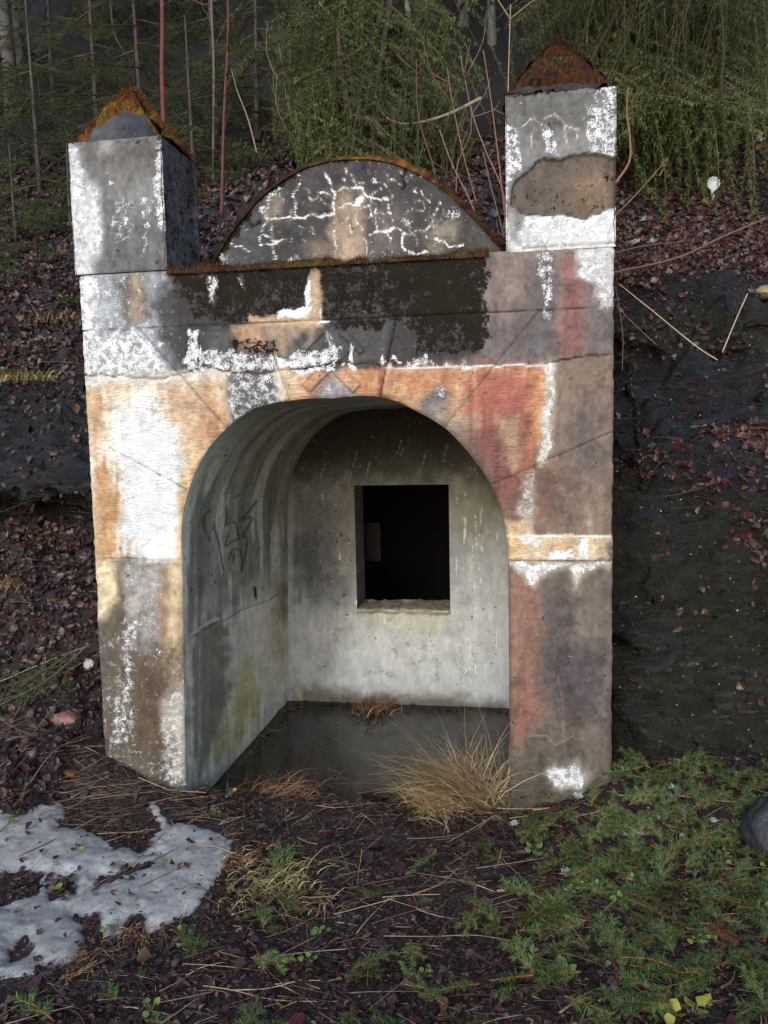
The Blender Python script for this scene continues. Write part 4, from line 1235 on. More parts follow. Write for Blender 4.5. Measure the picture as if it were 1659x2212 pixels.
fuzz(mb, Vm[okm], nm.reshape(-1, 3)[okm], 5000, lambda P, r: np.where((P[:, 0:1] > 1.22) & (P[:, 0:1] < 1.6), moss_cols(P, r), dark_moss(P, r)), (0.005, 0.014), 0.002, 33)
obj('moss', mb.mesh('moss', M_MOSS, True, ROOT), pediment, kind='stuff')

# vault: walls and barrel running back from the arch to the rear wall
prof = []
for z in np.linspace(-0.4, Z4, 160)[:-1]:
    prof.append((jamb_l(z), z))
for th in np.linspace(math.pi, 0, 150):
    prof.append((AC[0] + arch_r(th) * math.cos(th), AC[1] + arch_r(th) * math.sin(th)))
for z in np.linspace(Z4, -0.4, 40)[1:]:
    prof.append((jamb_r(z), z))
prof = np.array(prof)
k5 = np.ones(7) / 7
prof_s = np.stack([np.convolve(np.pad(prof[:, i], 3, mode='edge'), k5, 'valid') for i in (0, 1)], 1)
nvp, nvy = len(prof), 160
yv = np.concatenate([[0.008, 0.016, 0.026], np.linspace(0.04, DV + 0.02, nvy - 3)])
VP = np.zeros((nvp, nvy, 3))
for j, y in enumerate(yv):
    mixf = sstep(0.03, 0.25, y)
    pr = prof * (1 - mixf) + prof_s * mixf
    VP[:, j, 0], VP[:, j, 1], VP[:, j, 2] = pr[:, 0], y, pr[:, 1]
Vv = VP.reshape(-1, 3)
q = Paint(Vv, (192, 192, 192), 600)
q.mottle = 0.5
sv = np.repeat(np.arange(nvp)[:, None] / nvp, nvy, 1).ravel()     # along the profile
yv_ = Vv[:, 1]
ang = fbm(sv * 4, yv_ * 7, 0, 5, 601)                               # streaks that follow the curve
k = sstep(-0.05, 0.35, fbm(sv * 9, yv_ * 22, 0, 4, 602))
q.tint *= (1 - 0.25 * k)[:, None]
q.T([(425, 1060), (520, 1040), (560, 1120), (545, 1250), (500, 1350), (420, 1345)], (182, 185, 190), 14, 14, 0.9, 0.7)
q.T([(540, 1240), (632, 1180), (640, 1500), (560, 1560), (520, 1420)], (176, 176, 174), 14, 14, 0.9, 0.6)
q.T([(405, 1340), (500, 1330), (515, 1500), (480, 1620), (405, 1700)], (98, 95, 91), 14, 16, 0.95, 0.8)
q.T([(500, 1380), (545, 1370), (550, 1560), (510, 1540)], (172, 174, 176), 10, 14, 0.8, 0.7)
q.T([(575, 1240), (632, 1240), (632, 1340), (590, 1320)], (84, 80, 74), 12, 14, 0.8, 0.5)
q.T([(470, 1330), (520, 1300), (510, 1240), (480, 1240)], (90, 88, 86), 8, 12, 0.8, 0.8)
q.T([(590, 1320), (612, 1310), (612, 1420), (590, 1420)], (138, 118, 100), 10, 8, 0.7)
q.T([(405, 1100), (430, 1060), (430, 1330), (405, 1360)], (104, 101, 96), 7, 8, 0.85, 0.5)
q.T([(480, 1580), (540, 1430), (552, 1440), (548, 1560), (500, 1640), (470, 1640)], (150, 140, 78), 14, 12, 0.9, 0.5)
q.T([(405, 1700), (520, 1640), (640, 1500), (640, 1540), (520, 1690), (405, 1760)], (70, 64, 56), 12, 10, 0.6)
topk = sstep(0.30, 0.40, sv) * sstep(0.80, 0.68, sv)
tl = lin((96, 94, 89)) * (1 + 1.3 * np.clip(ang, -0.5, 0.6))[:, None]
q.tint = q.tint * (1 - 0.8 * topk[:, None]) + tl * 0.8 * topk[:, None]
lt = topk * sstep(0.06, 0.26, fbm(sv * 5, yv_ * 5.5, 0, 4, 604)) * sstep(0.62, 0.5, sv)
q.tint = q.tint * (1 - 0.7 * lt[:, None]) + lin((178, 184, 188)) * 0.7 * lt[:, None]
def c6(x, y):
    return (378 + x * 0.2929, 1080 + y * 0.2929)
for st_ in ([(260, 70), (215, 130), (225, 220), (260, 300)], [(290, 180), (310, 270), (335, 400), (358, 515)], [(375, 50), (380, 130), (370, 180), (410, 160), (450, 180), (465, 250), (470, 290), (440, 300)],
            [(600, 10), (530, 100), (470, 160), (570, 130), (510, 240), (500, 270), (530, 290), (515, 420), (490, 520)], [(390, 250), (370, 340), (420, 300)], [(400, 440), (430, 370), (470, 370), (490, 400), (490, 520)], [(440, 400), (430, 460)]):
    q.line([c6(*t_) for t_ in smooth_line(st_, 24)], (50, 52, 57), 2.3, 1.5, None, 0.85, 1.8)
q.groove([(410, 1378), (470, 1345), (540, 1312), (600, 1285)], 0.008, 1.8, 5, 0.6)
q.line([(412, 1372), (470, 1338)], (160, 164, 168), 4, 8, 0.3, 0.7)
q.line([(566, 1400), (568, 1440), (564, 1480)], (176, 176, 174), 1.6, 3)
q.line([(550, 1270), (551, 1290)], (30, 28, 26), 3, 2)
q.tint = np.minimum(q.tint * 1.35 * np.array([1.07, 1.0, 0.88]), 0.78)
q.algae += 0.06 * sstep(0.05, 0.4, fbm(Vv[:, 1] * 14, Vv[:, 2] * 2.0, 0, 4, 607)) + 0.08 * topk
q.paint += 0.10
nn = vnormals(VP).reshape(-1, 3)
inw = np.sign(((np.array([1.2, 0, 0.8]) - Vv) * nn).sum(1))[:, None] * nn
Vd = Vv - inw * (q.dy * 0.6 + 0.004 * fbm(Vv[:, 0] * 7, Vv[:, 1] * 7, Vv[:, 2] * 7, 4, 610))[:, None] * sstep(0.01, 0.05, yv_)[:, None]
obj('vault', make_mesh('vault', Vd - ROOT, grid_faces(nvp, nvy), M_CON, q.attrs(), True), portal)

# rear wall with its square opening
WX0, WX1, WZ0, WZ1 = 0.909, 1.537, 0.441, 1.276
bx = np.unique(np.concatenate([np.linspace(0.36, WX0, 46), np.linspace(WX0, WX1, 54), np.linspace(WX1, 2.02, 46)]))
bz = np.unique(np.concatenate([np.linspace(-0.42, WZ0, 72), np.linspace(WZ0, WZ1, 70), np.linspace(WZ1, 1.86, 50)]))
BX, BZ = np.meshgrid(bx, bz, indexing='ij')
V = np.stack([BX, np.full_like(BX, DV), BZ], -1).reshape(-1, 3)
cx_, cz_ = (BX[:-1, :-1] + BX[1:, 1:]) / 2, (BZ[:-1, :-1] + BZ[1:, 1:]) / 2
kp = ~((cx_ > WX0) & (cx_ < WX1) & (cz_ > WZ0) & (cz_ < WZ1))
q = Paint(V, (150, 151, 149), 700)
q.mottle = 0.3
q.T([(760, 1320), (1000, 1300), (1000, 1100), (1110, 1100), (1110, 1530), (700, 1530)], (172, 174, 172), 20, 14)
q.T([(560, 820), (1110, 820), (1110, 1040), (985, 1050), (760, 1052), (640, 1075), (560, 1070)], (84, 83, 78), 22, 18)  # dark top: soot and shade, both put into the colour
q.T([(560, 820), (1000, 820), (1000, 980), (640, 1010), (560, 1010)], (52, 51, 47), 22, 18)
q.T([(630, 1060), (772, 1055), (772, 1290), (700, 1340), (640, 1300)], (108, 107, 105), 18, 16, 1, 0.6)  # darker left side: mottled soot, with shade painted into the tint
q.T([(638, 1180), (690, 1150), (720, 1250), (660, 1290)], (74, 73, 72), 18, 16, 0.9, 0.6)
q.T([(720, 1060), (766, 1060), (766, 1240), (730, 1240)], (118, 114, 108), 12, 12, 0.9)
q.A([(636, 1080), (772, 1060), (772, 1280), (690, 1320), (640, 1290)], 0.10, 20, 18, 0.6)
q.T([(978, 1040), (1090, 1060), (1060, 1160), (985, 1165)], (150, 146, 128), 16, 14, 0.9)
q.T([(1040, 1000), (1100, 1040), (1090, 1110), (1060, 1080)], (96, 82, 58), 12, 12, 0.9)
q.T([(640, 1330), (740, 1330), (730, 1480), (645, 1480)], (146, 145, 142), 16, 14, 0.9)
q.T([(780, 1318), (975, 1322), (950, 1370), (800, 1350)], (174, 170, 150), 10, 10, 0.9)
q.T([(640, 1484), (800, 1496), (1100, 1512), (1100, 1560), (640, 1530)], (98, 90, 78), 9, 10, 0.95)
q.T([(630, 1480), (655, 1480), (655, 1525), (630, 1525)], (150, 128, 112), 6, 6)
q.T([(730, 1060), (760, 1060), (760, 1320), (745, 1320)], (140, 128, 116), 8, 8, 0.5)
for t_ in [(853, 1405), (880, 1385), (845, 1452), (922, 1398), (700, 1400), (735, 1360), (690, 1440), (1010, 1450)]:
    for k_ in range(3):
        du, dv_ = 9 * fbm(t_[0], t_[1] + k_, 0, 2, 3), 9 * fbm(t_[0], t_[1] - k_ * 3, 5, 2, 4)
        q.line([(t_[0] + du - 5, t_[1] + dv_), (t_[0] + du + 4, t_[1] + dv_ + 7)], (118, 117, 112), 1.2, 6, None, 0.6, 1.5)
for ln in ([(925, 1365), (938, 1400), (944, 1470)], [(985, 1350), (1000, 1430), (995, 1500)], [(880, 1440), (920, 1420), (950, 1430)], [(760, 1470), (800, 1450), (860, 1462)]):
    q.line(ln, (104, 102, 98), 0.7, 8, None, 0.7, 0.8)
rr = np.random.default_rng(71)
for i in range(70):
    u0 = rr.normal(1025, 22) if i < 50 else rr.uniform(660, 1085)
    v0 = rr.uniform(1060, 1420)
    L_ = rr.uniform(10, 60)
    q.line([(u0, v0), (u0 - L_ * 0.04, v0 + L_)], None, rr.uniform(0.5, 1.5), 0.5, 0.9, rr.uniform(0.6, 1.0), 0.9)
for i in range(16):
    u0, v0 = rr.uniform(700, 1080), rr.uniform(935, 1040)
    q.line([(u0, v0), (u0 - 8, v0 + rr.uniform(15, 40))], (150, 148, 140), 1.0, 0.5, None, 0.7, 0.9)
for i in range(9):
    u0 = rr.uniform(646, 690); v0 = rr.uniform(1150, 1400)
    q.line([(u0, v0), (u0 + 1, v0 + rr.uniform(20, 50))], None, 1.0, 1, 0.7, 0.8, 0.9)
V[:, 1] += 0.003 * fbm(V[:, 0] * 6, V[:, 2] * 6, 0, 4, 710)
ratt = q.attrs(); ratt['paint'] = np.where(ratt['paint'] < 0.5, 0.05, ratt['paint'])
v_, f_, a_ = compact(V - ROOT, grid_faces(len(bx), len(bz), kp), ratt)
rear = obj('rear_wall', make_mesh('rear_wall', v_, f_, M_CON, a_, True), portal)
# reveal of the opening, and its broken sill
def quad_sheet(P00, eu, ev, nu, nv, nrm, base, seed, amp, extra=None):
    return side_sheet('s', P00, eu, ev, nu, nv, extra or (lambda q: None), base, nrm, None, seed, amp, 0.004)
rv = [quad_sheet((WX0, DV + 0.001, WZ0), (0, WT, 0), (0, 0, WZ1 - WZ0), 14, 40, (-1, 0, 0), (112, 108, 104), 720, 0.004),
      quad_sheet((WX1, DV + 0.001, WZ0), (0, WT, 0), (0, 0, WZ1 - WZ0), 14, 40, (1, 0, 0), (112, 108, 104), 730, 0.004),
      quad_sheet((WX0, DV + 0.001, WZ1), (WX1 - WX0, 0, 0), (0, WT, 0), 30, 14, (0, 0, 1), (92, 90, 86), 740, 0.004)]
merge_sheets('window_reveal', rv, rear)
a, b_ = np.meshgrid(np.linspace(WX0 - 0.002, WX1 + 0.002, 70), np.linspace(-0.010, WT, 30), indexing='ij')
zs = WZ0 + 0.004 + 0.012 * fbm(a * 14, b_ * 14, 0, 4, 750) + 0.012 * np.abs(fbm(a * 30, b_ * 30, 0, 3, 751)) - 0.03 * sstep(0.006, -0.010, b_)
V = np.stack([a, DV + b_, zs], -1).reshape(-1, 3)
q = Paint(V, (138, 122, 108), 752)
merge_sheets('window_sill', [(V, grid_faces(70, 30), q.attrs())], rear)

# dark chamber behind the opening and the outer shell of the portal
def box_faces():
    return np.array([[0, 1, 3, 2], [4, 6, 7, 5], [0, 4, 5, 1], [2, 3, 7, 6], [0, 2, 6, 4], [1, 5, 7, 3]])
def box(x0, x1, y0, y1, z0, z1):
    return np.array([[x, y, z] for x in (x0, x1) for y in (y0, y1) for z in (z0, z1)], float)
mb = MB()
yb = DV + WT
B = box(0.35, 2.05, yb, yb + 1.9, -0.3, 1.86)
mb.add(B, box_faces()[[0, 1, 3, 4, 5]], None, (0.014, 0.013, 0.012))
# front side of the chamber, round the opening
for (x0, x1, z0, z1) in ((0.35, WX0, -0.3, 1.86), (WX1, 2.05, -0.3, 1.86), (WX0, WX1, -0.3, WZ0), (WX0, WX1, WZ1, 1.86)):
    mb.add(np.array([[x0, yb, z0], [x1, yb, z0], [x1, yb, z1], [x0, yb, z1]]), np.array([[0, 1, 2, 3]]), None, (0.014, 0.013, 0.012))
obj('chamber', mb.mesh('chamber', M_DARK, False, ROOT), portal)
sh = []
def paint_shell(q):
    q.tint *= 0.7
    q.algae += 0.35
sl = (side_sheet('l', (0.0, 0.010, -0.4), (0, 4.1, 0), (0, 0, ZB + 0.395), 120, 80, paint_shell, (110, 104, 98), (1, 0, 0), None, 760))
sr = (side_sheet('r', (W, 0.010, -0.4), (0, 4.1, 0), (0, 0, ZB + 0.395), 120, 80, paint_shell, (110, 104, 98), (-1, 0, 0), None, 770))
merge_sheets('side_wall', [sl], portal)
merge_sheets('side_wall', [sr], portal)
# steel shutter hanging inside the opening on the left
mb = MB()
sp0 = at_y(786, 1131, DV + WT + 0.10)
sp1 = at_y(822, 1211, DV + WT + 0.10)
shut = [(sp0[0] - 0.02, sp1[0], sp1[1], sp1[1] + 0.014, sp1[2], sp0[2])]
mb.add(box(*shut[0]), box_faces(), None, (0.010, 0.0085, 0.0085))
so = obj('shutter', mb.mesh('shutter', M_RUST, False, ROOT), portal)
mb = MB()
x0, x1, y0, y1, z0, z1 = shut[0]
mb.add(box(x1 - 0.008, x1 + 0.002, y0 - 0.006, y0 + 0.018, z0 - 0.002, z1 + 0.002), box_faces(), None, (0.016, 0.013, 0.012))
mb.add(box(x0, x1 - 0.009, y0 - 0.005, y0 + 0.017, z1 - 0.008, z1 + 0.003), box_faces(), None, (0.016, 0.013, 0.012))
obj('rim', mb.mesh('rim', M_RUST, False, ROOT), so)
mb = MB()
mb.add(box(x0 - 0.014, x0 - 0.002, y0 - 0.02, y0 + 0.02, z0 + 0.0, z1 + 0.03), box_faces(), None, (0.04, 0.032, 0.03))
obj('hinge_post', mb.mesh('hinge_post', M_RUST, False, ROOT), portal)

# water standing inside
wx_, wy_ = np.linspace(0.36, 2.04, 50), np.linspace(-0.02, DV + 0.01, 50)
WXg, WYg = np.meshgrid(wx_, wy_, indexing='ij')
obj('puddle_water', make_mesh('puddle_water', np.stack([WXg, WYg, np.full_like(WXg, -0.205)], -1).reshape(-1, 3), grid_faces(50, 50), M_WATER, None, True), kind='structure')
V = np.array([[0.3, 0.4, -0.40], [2.1, 0.4, -0.40], [2.1, 1.9, -0.40], [0.3, 1.9, -0.40]])
obj('puddle_bed', make_mesh('puddle_bed', V, np.array([[0, 1, 2, 3]]), M_EARTH), kind='structure')
#@@PART2@@
# ------------------------------------------------------------------ places on the terrain
def flat(P, Nn, R=None):
    return P.reshape(-1, 3), Nn.reshape(-1, 3)
_ok = (GX > -1.6) & (GX < 4.2) & (GY > -2.2) & (GY < 0.6)
_G = np.stack([GX, GY, GZ], -1)
_GN = vnormals(_G)
_GN = _GN * np.sign(_GN[..., 2:3] + 1e-9)
TERR = np.vstack([_G[_ok], LB.reshape(-1, 3), RB.reshape(-1, 3), MBK.reshape(-1, 3)])
TNRM = np.vstack([_GN[_ok], LBN.reshape(-1, 3), RBN.reshape(-1, 3), MBN.reshape(-1, 3)])
_tq = (TERR - CAM) @ RM.T
_tu, _tv = proj(TERR)
_tz = np.where(_tq[:, 2] > 0.2, _tq[:, 2], 1e9)
def hit(u, v, rad=12):
    """terrain point the photograph shows at this pixel"""
    while True:
        s = np.where((np.abs(_tu - u) < rad) & (np.abs(_tv - v) < rad) & (_tz < 1e8))[0]
        if len(s):
            break
        rad *= 1.6
    k = s[np.argmin(_tz[s] + np.hypot(_tu[s] - u, _tv[s] - v) * 0.004)]
    return TERR[k].copy(), TNRM[k].copy()

def cell_sample(P, Nn, wgt, n, r):
    """n random points on a grid surface, weight per vertex"""
    a = np.linalg.norm(np.cross(np.gradient(P, axis=0), np.gradient(P, axis=1)), axis=2) * wgt
    a = a.ravel() / a.sum()
    k = r.choice(len(a), n, p=a)
    st = np.gradient(P, axis=0).reshape(-1, 3)[k], np.gradient(P, axis=1).reshape(-1, 3)[k]
    pos = P.reshape(-1, 3)[k] + st[0] * r.uniform(-0.5, 0.5, (n, 1)) + st[1] * r.uniform(-0.5, 0.5, (n, 1))
    return pos, Nn.reshape(-1, 3)[k]

def lownoise(x, y, s, seed):
    return fbm(x * s, y * s, 0, 3, seed)

# ------------------------------------------------------------------ snow
snow_out = [(-260, 1735), (-170, 1708), (-90, 1716), (30, 1706), (52, 1737), (135, 1732), (142, 1765), (118, 1788), (200, 1800), (250, 1832), (300, 1834), (335, 1808), (348, 1790), (318, 1748), (335, 1736), (372, 1780), (430, 1785), (502, 1812), (496, 1856), (450, 1926), (412, 1974), (352, 2009), (318, 2036), (303, 1972), (270, 1990), (258, 2022), (226, 2032), (205, 1985), (165, 1984), (190, 2022), (160, 2080), (90, 2106), (-90, 2140), (-230, 2080), (-290, 1900)]
snow_holes = [[(-40, 1890), (60, 1884), (102, 1892), (82, 1932), (0, 1965), (-40, 1960)], [(95, 1917), (150, 1890), (165, 1930), (112, 1947)], [(10, 2052), (60, 2010), (68, 2060), (22, 2086)], [(205, 1905), (300, 1862), (345, 1858), (290, 1892), (212, 1918)]]
sgx, sgy = np.linspace(-1.4, 1.15, 300), np.linspace(-1.75, 0.1, 230)
SX, SY = np.meshgrid(sgx, sgy, indexing='ij')
SZ = zg(SX, SY)
su, sv_ = proj(np.stack([SX, SY, SZ], -1))
wa, wb = fbm(SX * 20, SY * 20, 0, 5, 801) * 10, fbm(SX * 20, SY * 20, 5, 5, 802) * 10
sd = sd_poly(su + wa, sv_ + wb, snow_out)
for h_ in snow_holes:
    sd = np.maximum(sd, -sd_poly(su + wa * 1.4, sv_ + wb * 1.4, h_) - 2)
SNOW_T = np.clip(-sd / 30.0, -1, 1)
SNOW_T = np.where(SNOW_T > 0, np.clip(SNOW_T - 0.35 * sstep(0.40, 0.55, fbm(SX * 9, SY * 9, 2, 5, 805)) , -0.3, 1), SNOW_T)
thick = np.where(SNOW_T > 0, 0.016 * np.clip(SNOW_T * 1.6, 0, 1) + 0.003, 0) + 0.004 * fbm(SX * 6, SY * 6, 0, 3, 803) + 0.0018 * fbm(SX * 32, SY * 32, 0, 4, 804)
zz = np.where(SNOW_T > 0, SZ + thick, SZ - 0.02)
kp = (SNOW_T[:-1, :-1] > -0.06) | (SNOW_T[1:, 1:] > -0.06)
v_, f_, _ = compact(np.stack([SX, SY, zz], -1).reshape(-1, 3), grid_faces(300, 230, kp))
obj('snow_patch', make_mesh('snow_patch', v_, f_, M_SNOW, None, True), kind='stuff')
def snow_at(x, y):
    i = np.clip(((x + 1.4) / 2.55 * 299), 0, 298).astype(int)
    j = np.clip(((y + 1.75) / 1.85 * 229), 0, 228).astype(int)
    return np.where((x > -1.4) & (x < 1.15) & (y > -1.75) & (y < 0.1), SNOW_T[i, j], -1)

# ------------------------------------------------------------------ leaf litter
def leaf_template(r, w=0.30, fold=0.12, curl=0.2, ragged=0.06):
    xs = np.array([0, 0.28, 0.58, 0.82, 1.0])
    hw = np.array([0.02, w * 0.85, w, w * 0.6, 0.0])
    mid = np.stack([xs, r.normal(0, 0.02, 5), -curl * xs ** 2 + 0.02], 1)
    l, rr_ = mid.copy(), mid.copy()
    l[:, 1] += hw + r.normal(0, ragged, 5) * (hw > 0.05); rr_[:, 1] -= hw + r.normal(0, ragged, 5) * (hw > 0.05)
    l[:, 2] += fold * hw / w + r.normal(0, 0.05, 5); rr_[:, 2] += fold * hw / w + r.normal(0, 0.05, 5)
    V = np.vstack([mid, l[1:4], rr_[1:4]])
    Q = [[0, 1, 5], [1, 2, 6], [1, 6, 5], [2, 3, 7], [2, 7, 6], [3, 4, 7], [0, 8, 1], [1, 8, 9], [1, 9, 2], [2, 9, 10], [2, 10, 3], [3, 10, 4]]
    V[:, 0] -= 0.5
    return V, np.array(Q)
rl = np.random.default_rng(11)
LEAVES = [leaf_template(rl, w, f, c) for w, f, c in ((0.30, 0.10, 0.15), (0.26, 0.2, 0.35), (0.36, 0.05, -0.2), (0.22, 0.15, 0.1), (0.40, 0.18, 0.3), (0.30, -0.1, 0.25))]
LCOL = np.array([[0.028, 0.013, 0.011], [0.050, 0.018, 0.016], [0.036, 0.022, 0.020], [0.075, 0.036, 0.024], [0.042, 0.034, 0.033], [0.12, 0.068, 0.04], [0.055, 0.012, 0.013], [0.020, 0.014, 0.013]])
def leaf_colours(n, r, wts=(0.26, 0.24, 0.18, 0.10, 0.06, 0.02, 0.05, 0.09)):
    return LCOL[r.choice(8, n, p=np.array(wts) / sum(wts))] * r.uniform(0.65, 1.4, (n, 1))
def scatter_leaves(mb, pos, nrm, r, smin, smax, tilt=0.35, lift=0.006, cols=None):
    n = len(pos)
    nn = nrm + r.normal(0, tilt, (n, 3))
    nn[:, 2] = np.abs(nn[:, 2]) * np.sign(nrm[:, 2] + 1e-6)
    R = frames(nn, r.uniform(0, 6.283, n))
    s = r.uniform(smin, smax, n) * r.uniform(0.7, 1.15, n)
    c = leaf_colours(n, r) if cols is None else cols
    pos = pos + nrm * (lift + r.uniform(0, 0.012, n))[:, None]
    w = r.integers(0, len(LEAVES), n)
    for k, (tv, tf) in enumerate(LEAVES):
        m_ = w == k
        mb.scatter(tv, tf, pos[m_], R[m_], s[m_], c[m_])

def ground_points(n, r, x0=-1.4, x1=3.9, y0=-2.0, y1=0.25, wfun=None):
    out = []
    tot_ = 0
    while tot_ < n:
        x, y = r.uniform(x0, x1, n), r.uniform(y0, y1, n)
        blocked = (y > -0.02) & (x > -0.06) & (x < 2.46) & ~((x > 0.47) & (x < 1.9) & (y < 0.16))
        wv = np.where(blocked, 0.0, 1.0) * np.where(snow_at(x, y) > 0.0, 0.04, 1.0)
        if wfun is not None:
            wv = wv * wfun(x, y)
        m_ = r.random(n) < wv
        out.append(np.stack([x[m_], y[m_]], 1)); tot_ += m_.sum()
    xy = np.vstack(out)[:n]
    z = zg(xy[:, 0], xy[:, 1])
    e = 0.02
    nx = -(zg(xy[:, 0] + e, xy[:, 1]) - z) / e
    ny = -(zg(xy[:, 0], xy[:, 1] + e) - z) / e
    nn = np.stack([nx, ny, np.ones(len(xy))], 1)
    z = z + np.clip(snow_at(xy[:, 0], xy[:, 1]), 0, 1) * 0.024
    return np.column_stack([xy, z]), nn / np.linalg.norm(nn, axis=1)[:, None]

r = np.random.default_rng(101)
mb = MB()
P_, N_ = ground_points(20000, r, wfun=lambda x, y: 0.35 + 0.65 * sstep(-0.25, 0.2, lownoise(x, y, 3.0, 46)))
scatter_leaves(mb, P_, N_, r, 0.012, 0.040, 0.26, cols=leaf_colours(20000, r) * 0.8)
P_, N_ = ground_points(30000, r)                                    # shreds
scatter_leaves(mb, P_, N_, r, 0.004, 0.014, 0.5, cols=leaf_colours(30000, r) * 0.8)
obj('leaf_litter', mb.mesh('leaf_litter', M_LEAF), kind='stuff')
mb = MB()
vis = lambda P: (P[..., 0] > -2.4) & (P[..., 0] < 4.1) & (P[..., 1] < 3.6)
P_, N_ = cell_sample(LB, LBN, vis(LB) * (1.0 - 0.9 * LBR) * (LB[..., 2] > -0.1), 30000, r)
scatter_leaves(mb, P_, N_, r, 0.020, 0.060, 0.45, cols=leaf_colours(30000, r) * 0.8)
P_, N_ = cell_sample(MBK, MBN, vis(MBK) * 1.0 * (MBK[..., 1] > 0.55), 9000, r)
scatter_leaves(mb, P_, N_, r, 0.025, 0.07, 0.5)
P_, N_ = cell_sample(RB, RBN, vis(RB) * (1.0 - 0.985 * RBR) * (RB[..., 2] > 0.3), 24000, r)
redc = leaf_colours(len(P_), r, (0.22, 0.36, 0.12, 0.12, 0.05, 0.02, 0.09, 0.06))
scatter_leaves(mb, P_, N_, r, 0.016, 0.055, 0.45, cols=redc)
obj('bank_leaf_litter', mb.mesh('bank_leaf_litter', M_LEAF), kind='stuff')
# moss, heath and pale painted glints on the banks
mb = MB()
def moss_stuff(P, Nn, wgt, n, cols, L, r, wid=0.004):
    pos, nr = cell_sample(P, Nn, wgt, n, r)
    tv = np.array([[0, -wid / 2, 0], [0, wid / 2, 0], [1, 0, 0]])
    R = frames_x(nr + r.normal(0, 0.6, (n, 3)), r.uniform(0, 6.28, n)).copy()
    R[:, :, 0] *= r.uniform(*L, n)[:, None]
    c = np.array(cols)[r.integers(0, len(cols), n)] * r.uniform(0.6, 1.3, (n, 1))
    mb.scatter(tv, np.array([[0, 1, 2]]), pos, R, 1.0, c)
gm = [(0.020, 0.030, 0.006), (0.035, 0.045, 0.008), (0.012, 0.018, 0.005)]
moss_stuff(LB, LBN, vis(LB) * (sstep(0.95, 1.05, LB[..., 2]) * sstep(1.5, 1.25, LB[..., 2]) * sstep(0.0, 0.3, fbm(LB[..., 0] * 3, LB[..., 1] * 3, LB[..., 2] * 3, 3, 90) + 0.1 - 0.25 * (LB[..., 0] + 0.5)) + 0.02), 9000, gm, (0.008, 0.03), r)
moss_stuff(RB, RBN, vis(RB) * RBR * sstep(1.5, 1.0, RB[..., 2]) * sstep(-0.12, 0.25, fbm(RB[..., 0] * 3, RB[..., 1] * 3, RB[..., 2] * 3, 3, 91)), 40000, [(0.022, 0.025, 0.004), (0.048, 0.047, 0.006), (0.011, 0.014, 0.003)], (0.006, 0.02), r, 0.003)
moss_stuff(RB, RBN, vis(RB) * (1 - RBR) * (RB[..., 2] > 1.0), 9000, [(0.07, 0.020, 0.014), (0.045, 0.016, 0.012), (0.09, 0.045, 0.02), (0.04, 0.05, 0.012)], (0.01, 0.05), r, 0.003)
pos_, nr_2 = cell_sample(RB, RBN, vis(RB) * (0.25 + RBR) * (RB[..., 2] > 0.1), 1500, r)
scatter_leaves(mb, pos_, nr_2, r, 0.003, 0.010, 0.7, 0.004, np.array([[0.42, 0.44, 0.42]]) * r.uniform(0.3, 1.3, (1500, 1)))  # pale flecks: small lichens and wet glints, the shine put into the colour
obj('bank_moss_glints', mb.mesh('bank_moss_glints', M_MOSS), kind='stuff')

# the biggest leaves are leaves of their own
def leaf_mesh(k):
    tv, tf = LEAVES[k]
    me = make_mesh('fallen_leaf', tv, tf, M_LEAF, {'tint': np.ones((len(tv), 3)) * 0.05}, True)
    return me
BIG = []
for k in range(len(LEAVES)):
    tv, tf = LEAVES[k]
    for ci in (0, 1, 2, 3, 4, 6):
        BIG.append(make_mesh('fallen_leaf', tv, tf, M_LEAF, {'tint': np.tile(LCOL[ci], (len(tv), 1))}, True))
def mat_of(pos, R, s):
    mtx = Matrix.Identity(4)
    for i in range(3):
        for j in range(3):
            mtx[i][j] = float(R[i][j] * s)
        mtx[i][3] = float(pos[i])
    return mtx
def zone(x, y):
    if x < 1.0:
        return 'beside the old snow'
    if x < 1.95:
        return 'in front of the arch'
    return 'among the spruce sprigs'
P_, N_ = ground_points(170, r, -0.6, 3.3, -1.7, -0.05)
nn = N_ + r.normal(0, 0.3, N_.shape)
R_ = frames(nn, r.uniform(0, 6.28, len(P_)))
CNAME = ['dark brown', 'reddish brown', 'blackish brown', 'brown', 'grey brown', 'dark red']
leaf0 = bpy.data.objects.new('fallen_leaf', BIG[0])
for i in range(len(P_)):
    o = leaf0 if i == 0 else leaf0.copy()
    COL.objects.link(o)
    k = r.integers(0, len(BIG))
    o.data = BIG[k]
    o.matrix_world = mat_of(P_[i] + N_[i] * 0.022, R_[i], r.uniform(0.042, 0.07))
    o['label'] = f'wet {CNAME[k % 6]} fallen leaf lying {zone(P_[i][0], P_[i][1])}'
    o['category'] = 'leaf'
    o['group'] = f'{CNAME[k % 6]} fallen leaves {zone(P_[i][0], P_[i][1])}'

